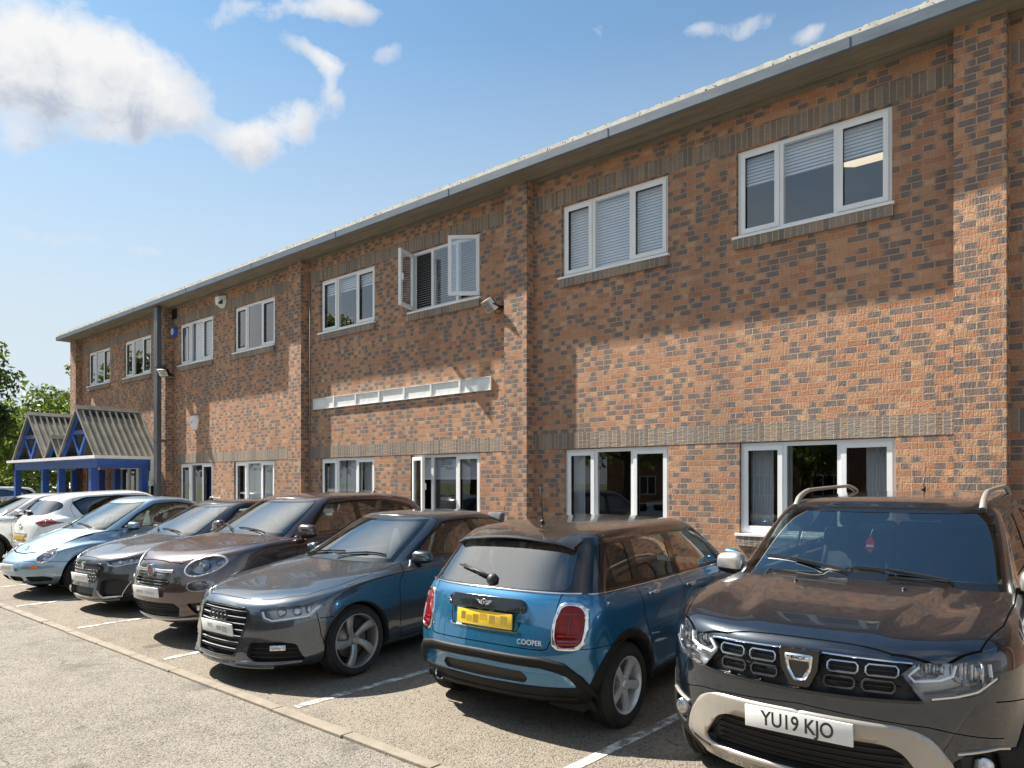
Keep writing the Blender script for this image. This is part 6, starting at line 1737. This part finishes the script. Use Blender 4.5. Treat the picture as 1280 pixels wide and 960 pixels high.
def hexbox(name, label, x, z, col, cat, s=1.0, mark=None):
    t = empty(name, (x, WY, z)); tag(t, label, cat)
    P = [(-.13*s, .16*s), (.13*s, .16*s), (.17*s, .02*s), (.07*s, -.20*s), (-.07*s, -.20*s), (-.17*s, .02*s)]
    bm = bmesh.new(); prism(bm, P, -.001, -.10, 0, .86); bmesh.ops.recalc_face_normals(bm, faces=bm.faces)
    bmesh.ops.bevel(bm, geom=list(bm.edges), offset=.012, segments=2, affect='EDGES'); finish('cover', bm, col, t, 40)
    if mark:
        bm = bmesh.new(); pr = ellipse(0, -.01*s, .10*s, .095*s, 20); face_bm(bm, [(p[0], -.1015, p[1]) for p in pr]); finish('emblem', bm, mark[0], t)
        bm = bmesh.new()
        for (a, b) in (((-.05, .03), (-.02, -.05)), ((-.02, -.05), (.01, .02)), ((.01, .02), (.05, .035))): bar(bm, (a[0]*s, -.104, a[1]*s), (b[0]*s, -.104, b[1]*s), .004, .016*s)
        finish('emblem', bm, mark[1], t)
    return t
mb = pbr('alarm_blue', (.03, .08, .36), .35); mw = pbr('alarm_white', (.74, .74, .73), .35); mg = pbr('emblem_grey', (.25, .29, .36), .5)
hexbox('alarm_box', 'blue and white alarm bell box beside the downpipe under the eaves', -19.86, 5.88, mb, 'alarm box', .85, (mw, mb))
hexbox('alarm_box', 'white alarm bell box with grey mark on the lower brick wall', -18.70, 3.38, mw, 'alarm box', 1.1, (mw, mg))
t = empty('motion_sensor', (-17.25, WY, 6.28)); tag(t, 'white angular sensor box high on the wall between two upper windows', 'sensor')
bm = bmesh.new(); prism(bm, [(-.13, .15), (.13, .13), (.15, -.02), (.06, -.16), (-.10, -.16), (-.16, .02)], -.001, -.17, 0, .62); bmesh.ops.recalc_face_normals(bm, faces=bm.faces); finish('housing', bm, mw, t)
bm = bmesh.new(); obox(bm, (.09, -.125, -.045), Vector((.7, -.7, 0)), Vector((.7, .7, 0)), Vector((0, 0, 1)), .012, .05, .05); finish('lens', bm, M['black'], t)
t = empty('vent_grille', (-19.90, WY, 6.47)); tag(t, 'black louvred vent high on the wall right of the downpipe', 'vent')
bm = bmesh.new(); box(bm, -.12, .12, -.03, -.002, -.24, .22); finish('frame', bm, M['black'], t)
bm = bmesh.new()
for k in range(7): bar(bm, (-.10, -.036, -.19+k*.06), (.10, -.036, -.19+k*.06), .012, .03)
finish('louvre', bm, M['trim'], t)
t = empty('boiler_flue', (-17.45, WY, 1.38)); tag(t, 'round white boiler flue with black mouth low on the wall', 'flue')
bm = bmesh.new(); lathe(bm, [(.055, -.004), (.055, -.16), (.075, -.17), (.078, -.19), (.06, -.20)], 20, 'Y'); finish('pipe', bm, mw, t)
bm = bmesh.new(); lathe(bm, [(0, -.17), (.058, -.185), (.085, -.21), (.085, -.235), (.03, -.25), (0, -.25)], 20, 'Y'); finish('cowl', bm, M['black'], t)
bm = bmesh.new(); tube(bm, [(-13.50, WY-.012, 6.3), (-13.50, WY-.012, .1)], .012, 6); tag(finish('wall_cable', bm, pbr('dusty_cable', (.20, .18, .16), .7)), 'thin grey cable running down the wall beside the second brick pier', 'cable')

# ------------------------------------------------------------------ entrance porch
po = empty('entrance_porch', (-24.5, 8.2, 0)); tag(po, 'blue timber entrance porch with three corrugated grey gables in front of the office', 'porch')
OFF = Vector((-24.5, 8.2, 0))
def pobj(name, bm, mat, smooth=None):
    bmesh.ops.translate(bm, verts=bm.verts, vec=-OFF); return finish(name, bm, mat, po, smooth)
GF, GB = 7.40, WY-.004; ZE = 2.50
G = [(-23.60, -20.85, 3.88), (-24.80, -23.60, 3.14), (-27.90, -24.80, 3.95)]
dk = pbr('rooflight_dark', (.02, .024, .03), .3)
inf = noisy('gable_infill', (.10, .075, .06), (.16, .12, .095), 4, .8)
for (a, b, za) in G:
    m = (a+b)/2
    for sg in (-1, 1):
        e = a-.06 if sg < 0 else b+.06; ez = ZE-.02
        top = Vector((m, 0, za)); low = Vector((e, 0, ez)); d = (low-top); L_ = d.length; d.normalize(); nn = Vector((-d.z*1, 0, d.x)) if d.x > 0 else Vector((d.z, 0, -d.x)); nn = nn if nn.z > 0 else -nn
        bm = bmesh.new(); n = int((GB-GF+.12)/.17); prof = []
        y = GF-.12
        while y < GB-.02:
            prof += [(y, 0), (y+.095, 0), (y+.11, .04), (y+.145, .04), (y+.16, 0)]; y += .17
        prof = [(min(p[0], GB), p[1]) for p in prof]
        prev = None
        for (yy, h) in prof:
            cur = (bm.verts.new(top+nn*h+Vector((0, yy, 0))), bm.verts.new(low+nn*h+Vector((0, yy, 0))))
            if prev: bm.faces.new((prev[0], prev[1], cur[1], cur[0]))
            prev = cur
        r = bmesh.ops.extrude_face_region(bm, geom=list(bm.faces)); bmesh.ops.translate(bm, verts=[v for v in r['geom'] if isinstance(v, bmesh.types.BMVert)], vec=-nn*.012)
        bmesh.ops.recalc_face_normals(bm, faces=bm.faces); pobj('roof_sheet', bm, M['fibre'])
        if b-a > 2:
            y = GF-.12; k = 0
            while y < GB-.2:
                if k > 0:
                    bm = bmesh.new(); obox(bm, top+d*.26+nn*.006+Vector((0, y+.047, 0)), Vector((0, 1, 0)), d, nn, .040, .10, .004); pobj('rooflight', bm, dk)
                y += .17; k += 1
        bm = bmesh.new(); c1 = top+nn*-.10; c2 = low+nn*-.10
        obox(bm, (c1+c2)/2+Vector((0, GF-.03, 0)), d, Vector((0, 1, 0)), nn, L_/2-.04, .022, .085); pobj('barge_board', bm, M['blue'])
        bm = bmesh.new(); c1 = top+nn*-.02; c2 = low+nn*-.02
        obox(bm, (c1+c2)/2+Vector((0, GF-.128, 0)), d, Vector((0, 1, 0)), nn, L_/2, .008, .035); pobj('edge_trim', bm, M['fibre'])
    bm = bmesh.new(); w = .15
    for sg in (-1, 1):
        d = Vector(((b-a)/2*sg, 0, ZE-za)).normalized(); nn = Vector((-d.z, 0, d.x)); nn = nn if nn.z > 0 else -nn
        obox(bm, Vector((m, (GF+GB)/2-.07, za+.05))+d*w*.5, d, Vector((0, 1, 0)), nn, w*.55, (GB-GF)/2+.06, .010)
    pobj('ridge_cap', bm, M['fibre'])
    bm = bmesh.new(); face_bm(bm, [(a+.1, GF+.25, ZE), (b-.1, GF+.25, ZE), (m, GF+.25, za-.12)]); pobj('gable_infill', bm, inf)
    if b-a > 2:
        h = za-ZE
        for (p, q) in (((m, .06), (m-(b-a)*.20, h*.50)), ((m, .06), (m+(b-a)*.20, h*.50)), ((m-(b-a)*.24, h*.50), (m+(b-a)*.24, h*.50))):
            bm = bmesh.new(); bar(bm, (p[0], GF-.01, ZE+p[1]), (q[0], GF-.01, ZE+q[1]), .06, .11); pobj('brace', bm, M['blue'])
bm = bmesh.new(); box(bm, -28.25, -20.63, GF-.20, GF-.08, ZE-.06, ZE+.02); pobj('gutter', bm, M['white_paint'])
bm = bmesh.new(); box(bm, -20.75, -20.63, GF-.079, GB, ZE-.06, ZE+.02); pobj('gutter', bm, M['white_paint'])
bm = bmesh.new(); box(bm, -27.9, -20.89, GF-.06, GF+.06, ZE-.30, ZE-.061); pobj('beam', bm, M['blue'])
bm = bmesh.new(); box(bm, -21.01, -20.89, GF+.061, GB, ZE-.30, ZE-.061); pobj('beam', bm, M['blue'])
bm = bmesh.new(); box(bm, -28.0, -21.2, GF+.08, GB, ZE-.10, ZE-.075); pobj('ceiling', bm, M['blue'])
for (x, y) in ((-27.8, GF), (-25.15, GF), (-23.75, GF), (-21.3, GF), (-24.4, 8.7), (-26.7, 8.7), (-23.2, 8.7), (-20.95, 8.55)):
    bm = bmesh.new(); box(bm, x-.085, x+.085, y-.085, y+.085, 0, ZE-.301, bevel=.006); pobj('post', bm, M['blue'])
bm = bmesh.new(); box(bm, -20.78, -20.64, GB-.28, GB-.14, 1.86, ZE-.062); box(bm, -20.87, -20.67, GB-.30, GB-.12, 1.72, 1.858); pobj('downpipe', bm, M['white_paint'])
# glazed doors behind the porch
for (x0, x1) in ((-23.70, -22.45), (-22.43, -21.20), (-26.26, -25.24)):
    bm = bmesh.new(); cased(bm, x0, x1, .02, 2.28, WY+.03, WY+.09, .075); o = finish('door', bm, M['upvc'], bld)
    bm = bmesh.new(); xm = (x0+x1)/2; box(bm, xm-.05, xm+.05, WY+.031, WY+.089, .095, 2.20); finish('door_stile', bm, M['upvc'], o)
    bm = bmesh.new(); face_bm(bm, [(x0+.07, WY+.06, .09), (x1-.07, WY+.06, .09), (x1-.07, WY+.06, 2.21), (x0+.07, WY+.06, 2.21)]); finish('pane', bm, M['pane_low'], o)

# ------------------------------------------------------------------ planting
def leaf_mat(name, c0, c1, c2):
    m = bpy.data.materials.new(name); m.use_nodes = True; t = NT(m.node_tree); t.n.clear()
    out = t.node('ShaderNodeOutputMaterial'); df = t.node('ShaderNodeBsdfPrincipled'); tl = t.node('ShaderNodeBsdfTranslucent')
    g = t.node('ShaderNodeNewGeometry'); co = t.node('ShaderNodeTexCoord').outputs['Object']
    n = t.noise(co, .8, 3, .5)
    f = t.math('ADD', t.math('MULTIPLY', g.outputs['Random Per Island'], .6), t.math('MULTIPLY', t.math('SUBTRACT', n, .3), .9))
    col = t.ramp(f, [(.15, c0), (.5, c1), (.9, c2)])
    t.l.new(col, df.inputs['Base Color']); df.inputs['Roughness'].default_value = .55; df.inputs['Specular IOR Level'].default_value = .3
    t.l.new(t.mix(.5, col, (.25, .34, .04)), tl.inputs[0])
    mx = t.node('ShaderNodeMixShader', ins={0: .28, 1: df.outputs[0], 2: tl.outputs[0]}); t.l.new(mx.outputs[0], out.inputs[0]); return m
LM = {'dark': leaf_mat('dark_leaf', (.018, .034, .012), (.035, .06, .018), (.07, .10, .028)), 'mid': leaf_mat('mid_leaf', (.05, .085, .018), (.095, .145, .030), (.16, .21, .05)),
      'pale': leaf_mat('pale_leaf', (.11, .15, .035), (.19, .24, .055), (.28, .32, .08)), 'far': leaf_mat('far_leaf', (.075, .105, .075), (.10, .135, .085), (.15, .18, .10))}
M['bark'] = noisy('bark', (.05, .038, .028), (.12, .095, .07), 7, .95, bump=.6, stretch=(2, 2, .4))
def leaves(bm, rnd, centres, per, size):
    for (c, r) in centres:
        for k in range(per):
            v = Vector((rnd.gauss(0, 1), rnd.gauss(0, 1), rnd.gauss(0, 1))); v.normalize(); v *= r*(rnd.random()**.45)
            v.z *= .8; p = Vector(c)+v
            n = (v.normalized()*.5+Vector((rnd.uniform(-1, 1), rnd.uniform(-1, 1), rnd.uniform(-.2, 1)))).normalized()
            a = n.orthogonal().normalized(); b = n.cross(a); th = rnd.uniform(0, 6.28); a, b = a*math.cos(th)+b*math.sin(th), b*math.cos(th)-a*math.sin(th)
            s = size*rnd.uniform(.6, 1.3)
            q = [bm.verts.new(p+a*s), bm.verts.new(p+b*s*.45+a*s*.1), bm.verts.new(p-a*s), bm.verts.new(p-b*s*.45+a*s*.1)]
            bm.faces.new(q)
def tree(x, y, H, Rr, lm, label, seed=1, clumps=45, per=110, size=.13, trunk=True, low=.28, group=None, name='tree'):
    rnd = random.Random(seed); t = empty(name, (x, y, 0)); tag(t, label, 'tree', group)
    cs = []
    for k in range(clumps):
        h = low+(1-low)*rnd.random(); w = math.sin(math.pi*min(1, max(.06, (h-low)/(1-low)*.86+.12)))**.7
        a = rnd.uniform(0, 6.283); d = Rr*w*rnd.random()**.5
        cs.append((Vector((math.cos(a)*d, math.sin(a)*d, H*h*.96)), Rr*rnd.uniform(.16, .33)))
    bm = bmesh.new(); leaves(bm, rnd, cs, per, size); finish('crown', bm, LM[lm], t)
    if trunk:
        bm = bmesh.new(); tube(bm, [(0, 0, -.05), (.05, 0, H*.2), (-.05, .08, H*.45), (.02, 0, H*.8)], .2, 9, rad=[H*.030, H*.024, H*.016, H*.005])
        finish('trunk', bm, M['bark'], t)
        for k in range(14):
            c, r = cs[rnd.randrange(len(cs))]; h0 = H*rnd.uniform(.22, .6); bm = bmesh.new()
            b0 = Vector((0, 0, min(h0, c.z*.8))); tube(bm, [b0, b0.lerp(c, .5)+Vector((0, 0, .2)), c], .05, 6, rad=[H*.010, H*.006, H*.002]); finish('limb', bm, M['bark'], t)
    return t
tree(-42.0, 7.2, 10.4, 3.6, 'dark', 'tall dark leafy tree at the left edge beyond the porch', 3, 60, 210, .17)
tree(-46.0, 15.8, 8.9, 2.6, 'mid', 'slender tree with an open feathery top rising behind the far corner', 5, 34, 90, .15, low=.42)
tree(-60.0, 19.0, 8.3, 5.2, 'mid', 'broad green tree behind the rear porch gable', 8, 50, 130, .24)
tree(-55.0, 14.5, 5.6, 4.0, 'pale', 'low yellow green tree between the dark tree and the porch', 11, 44, 130, .20, low=.12)
tree(-70.0, 16.5, 6.6, 5.5, 'pale', 'yellow green bushy tree far behind the left porch post', 13, 46, 110, .26, low=.1)
def hedge(x0, y0, x1, y1, h, w, lm, label, seed, per=150, size=.06):
    rnd = random.Random(seed); L_ = math.hypot(x1-x0, y1-y0); t = empty('hedge', ((x0+x1)/2, (y0+y1)/2, 0)); tag(t, label, 'hedge'); o = Vector(((x0+x1)/2, (y0+y1)/2, 0)); cs = []
    for k in range(int(L_*7)):
        f = rnd.random(); cs.append((Vector((x0+(x1-x0)*f, y0+(y1-y0)*f, 0))-o+Vector((rnd.uniform(-w, w)/2, rnd.uniform(-w, w)/2, h*rnd.uniform(.12, .86))), rnd.uniform(.2, .36)))
    bm = bmesh.new(); leaves(bm, rnd, cs, per, size); finish('foliage', bm, LM[lm], t)
    bm = bmesh.new()
    for k in range(int(L_*1.5)):
        f = (k+.5)/int(L_*1.5); p = Vector((x0+(x1-x0)*f, y0+(y1-y0)*f, 0))-o; tube(bm, [p, p+Vector((.05, .03, h*.7))], .02, 5)
    ob = finish('stems', bm, M['bark'], t); ob['kind'] = 'stuff'
hedge(-33.0, 4.0, -33.0, 12.5, 1.25, 1.0, 'dark', 'dark green low hedge along the edge of the car park', 21, 110)
hedge(-35.8, 9.6, -35.8, 14.0, 1.75, 1.2, 'pale', 'sunlit pale green hedge seen between the blue porch posts', 23, 110, .08)
# low store building, hillside and wood far behind
t = empty('low_store', (-66, 17.5, 0)); tag(t, 'low pale roofed store building far behind the porch posts', 'building')
bm = bmesh.new(); box(bm, -3.2, 3.2, -3.5, 6.5, 0, 1.35); finish('wall', bm, noisy('grey_cladding', (.12, .15, .19), (.18, .21, .25), 1, .7), t)
bm = bmesh.new(); A = [(-3.5, -3.8, 1.36), (-3.5, 6.8, 1.36), (3.5, 6.8, 1.36), (3.5, -3.8, 1.36)]
Bq = [(-3.2, -3.4, 1.80), (-3.2, 6.4, 1.80), (1.0, 6.4, 1.80), (1.0, -3.4, 1.80)]
va = [bm.verts.new(p) for p in A]; vb = [bm.verts.new(p) for p in Bq]
for i in range(4): bm.faces.new((va[i], vb[i], vb[(i+1) % 4], va[(i+1) % 4]))
bm.faces.new(vb); bmesh.ops.recalc_face_normals(bm, faces=bm.faces); finish('roof', bm, noisy('pale_sheet', (.50, .47, .42), (.62, .59, .53), .8, .7), t)
def hillz(u, v): return 30*math.exp(-((u-1.0)/.9)**2)
bm = bmesh.new(); N = 30; rows = []
for i in range(N+1):
    row = []
    for j in range(N+1):
        d = 150+330*i/N; a = R_(88)+R_(46)*j/N
        z = -1+46*(1-math.cos(math.pi*i/N))/2*(.75+.25*math.sin(j*.9))+2*math.sin(i*1.7+j)
        row.append(bm.verts.new((-math.sin(a)*d, math.cos(a)*d*-1+0, z)))
    rows.append(row)
for i in range(N):
    for j in range(N): bm.faces.new((rows[i][j], rows[i+1][j], rows[i+1][j+1], rows[i][j+1])).smooth = True
bmesh.ops.recalc_face_normals(bm, faces=bm.faces); tag(finish('hill', bm, M['grassland']), kind='structure')
rnd = random.Random(31); cs = []
for k in range(620):
    i = rnd.uniform(0, N-1); j = rnd.uniform(0, N-1); a = rows[int(i)][int(j)] if False else None
    d = 150+330*i/N; an = R_(88)+R_(46)*j/N; z = -1+46*(1-math.cos(math.pi*i/N))/2*(.75+.25*math.sin(j*.9))
    cs.append((Vector((-math.sin(an)*d, -math.cos(an)*d, z+rnd.uniform(2, 6))), rnd.uniform(3, 6)))
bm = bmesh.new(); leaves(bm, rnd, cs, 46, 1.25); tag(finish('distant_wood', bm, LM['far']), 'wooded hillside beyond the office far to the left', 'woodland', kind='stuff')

# ------------------------------------------------------------------ what faces the building across the yard (seen in the glass)
ob_ = empty('facing_building', (-6, -24, 0)); tag(ob_, 'brick office range across the yard facing the parked cars', 'building')
bm = bmesh.new(); box(bm, -22, 26, -8, 0, 0, 6.2); finish('wall', bm, M['brick'], ob_)
bm = bmesh.new(); box(bm, -22.4, 26.4, -8.4, .4, 6.202, 6.5); finish('roof', bm, M['gutter'], ob_)
for k in range(12):
    for z in (1.0, 3.9):
        x = -20+k*3.9; bm = bmesh.new(); cased(bm, x, x+1.8, z, z+1.25, .004, .05, .07); box(bm, x+.58, x+.64, .005, .048, z+.071, z+1.18); box(bm, x+1.16, x+1.22, .005, .048, z+.071, z+1.18); w_ = finish('window', bm, M['upvc'], ob_)
        bm = bmesh.new(); box(bm, x+.06, x+1.74, .002, .012, z+.06, z+1.19); finish('pane', bm, M['gloss_black'], w_)
for i, (x, y, H, Rr) in enumerate(((-34, -6, 11.0, 3.6), (-45, -6.5, 10.8, 4.0), (-57, -5, 11.5, 4.0), (-68, -7, 11.5, 4.5), (-30, -13, 10.5, 4.2), (-22, -17, 11.5, 4.5), (-44, -16, 12.5, 5.0), (-13, -19, 9.5, 3.8), (-58, -12, 12, 5))):
    tree(x, y, H, Rr, 'dark' if i % 2 == 0 else 'mid', 'mature leafy tree in the loose row across the yard from the office', 40+i, 40, 70, .22, group='trees across the yard')
cars = {}
def put(k, fn, X, Y, yaw, rear=False):
    c = fn(); c.place(X, Y, R_(yaw), rear); cars[k] = c; return c
put('duster', build_duster, -1.315, 3.69, 2.5)
put('mini', build_mini, -3.67, 3.87, 3.0, True)
put('audi', build_audi, -6.36, 3.23, 2)
put('fiat', build_fiat, -8.45, 3.50, 6)
put('fiesta', build_fiesta, -11.10, 3.69, 3)
put('beetle', build_beetle, -13.45, 3.45, 7)
put('zoe', build_zoe, -16.55, 4.43, 4, True)
put('silver', build_plain, -19.6, 3.5, 2); cars['silver'].root.scale = (1, 1, .93)

# hanging freshener and inner mirror in the dark crossover
c = cars['duster']; mw_ = c.root.matrix_basis.copy() if False else Matrix.Translation(c.root.location) @ c.root.rotation_euler.to_matrix().to_4x4()
bm = bmesh.new(); obox(bm, (0, 0, 0), Vector((1, 0, 0)), Vector((0, 1, 0)), Vector((0, 0, 1)), .02, .12, .03); bmesh.ops.bevel(bm, geom=list(bm.edges), offset=.012, segments=2, affect='EDGES')
o = finish('inner_mirror', bm, M['black'], c.root); o.location = (1.70-c.L/2, 0, 1.44)
red = pbr('red_card', (.62, .02, .03), .5)
t = empty('air_freshener', mw_ @ Vector((1.63-c.L/2, .03, 1.335)), c.root.rotation_euler[2]); tag(t, 'red hanging air freshener behind the windscreen of the dark crossover', 'air freshener')
bm = bmesh.new(); q = rounded([(0, .055), (.030, .015), (.022, .005), (.034, -.03), (.012, -.035), (.012, -.055), (-.012, -.055), (-.012, -.035), (-.034, -.03), (-.022, .005), (-.030, .015)], .006)
A = [bm.verts.new((-.002, *p)) for p in q]; B = [bm.verts.new((.002, *p)) for p in q]; bm.faces.new(A); bm.faces.new(B[::-1])
for i in range(len(q)): bm.faces.new((A[i], B[i], B[(i+1) % len(q)], A[(i+1) % len(q)]))
finish('card', bm, red, t)
bm = bmesh.new(); bar(bm, (-.003, -.022, -.012), (-.003, .022, -.012), .002, .014); finish('print_panel', bm, M['plate_w'], t)
bm = bmesh.new(); tube(bm, [(0, 0, .05), (.03, -.01, .10)], .002, 4); finish('cord', bm, M['plate_w'], t)
# cars in the car park behind the hedge
far1 = build_plain('white_estate_car', 'white car parked beyond the hedge, nearest the left edge', (.68, .69, .70), 0, False, 'cars parked beyond the hedge'); far1.root.location = (-41.0, 9.2, 0); far1.root.rotation_euler = (0, 0, R_(100))
def copy_tree(o, parent=None):
    k = o.copy(); COL.objects.link(k)
    if parent: k.parent = parent
    for ch in o.children: copy_tree(ch, k)
    return k
for i, (x, y, lab) in enumerate(((-46.5, 11.3, 'second white car beyond the hedge, half behind the first'), (-38.0, 6.2, 'white car roof just showing at the left edge in front of the hedge'))):
    k = copy_tree(far1.root); k.location = (x, y, 0); k['label'] = lab
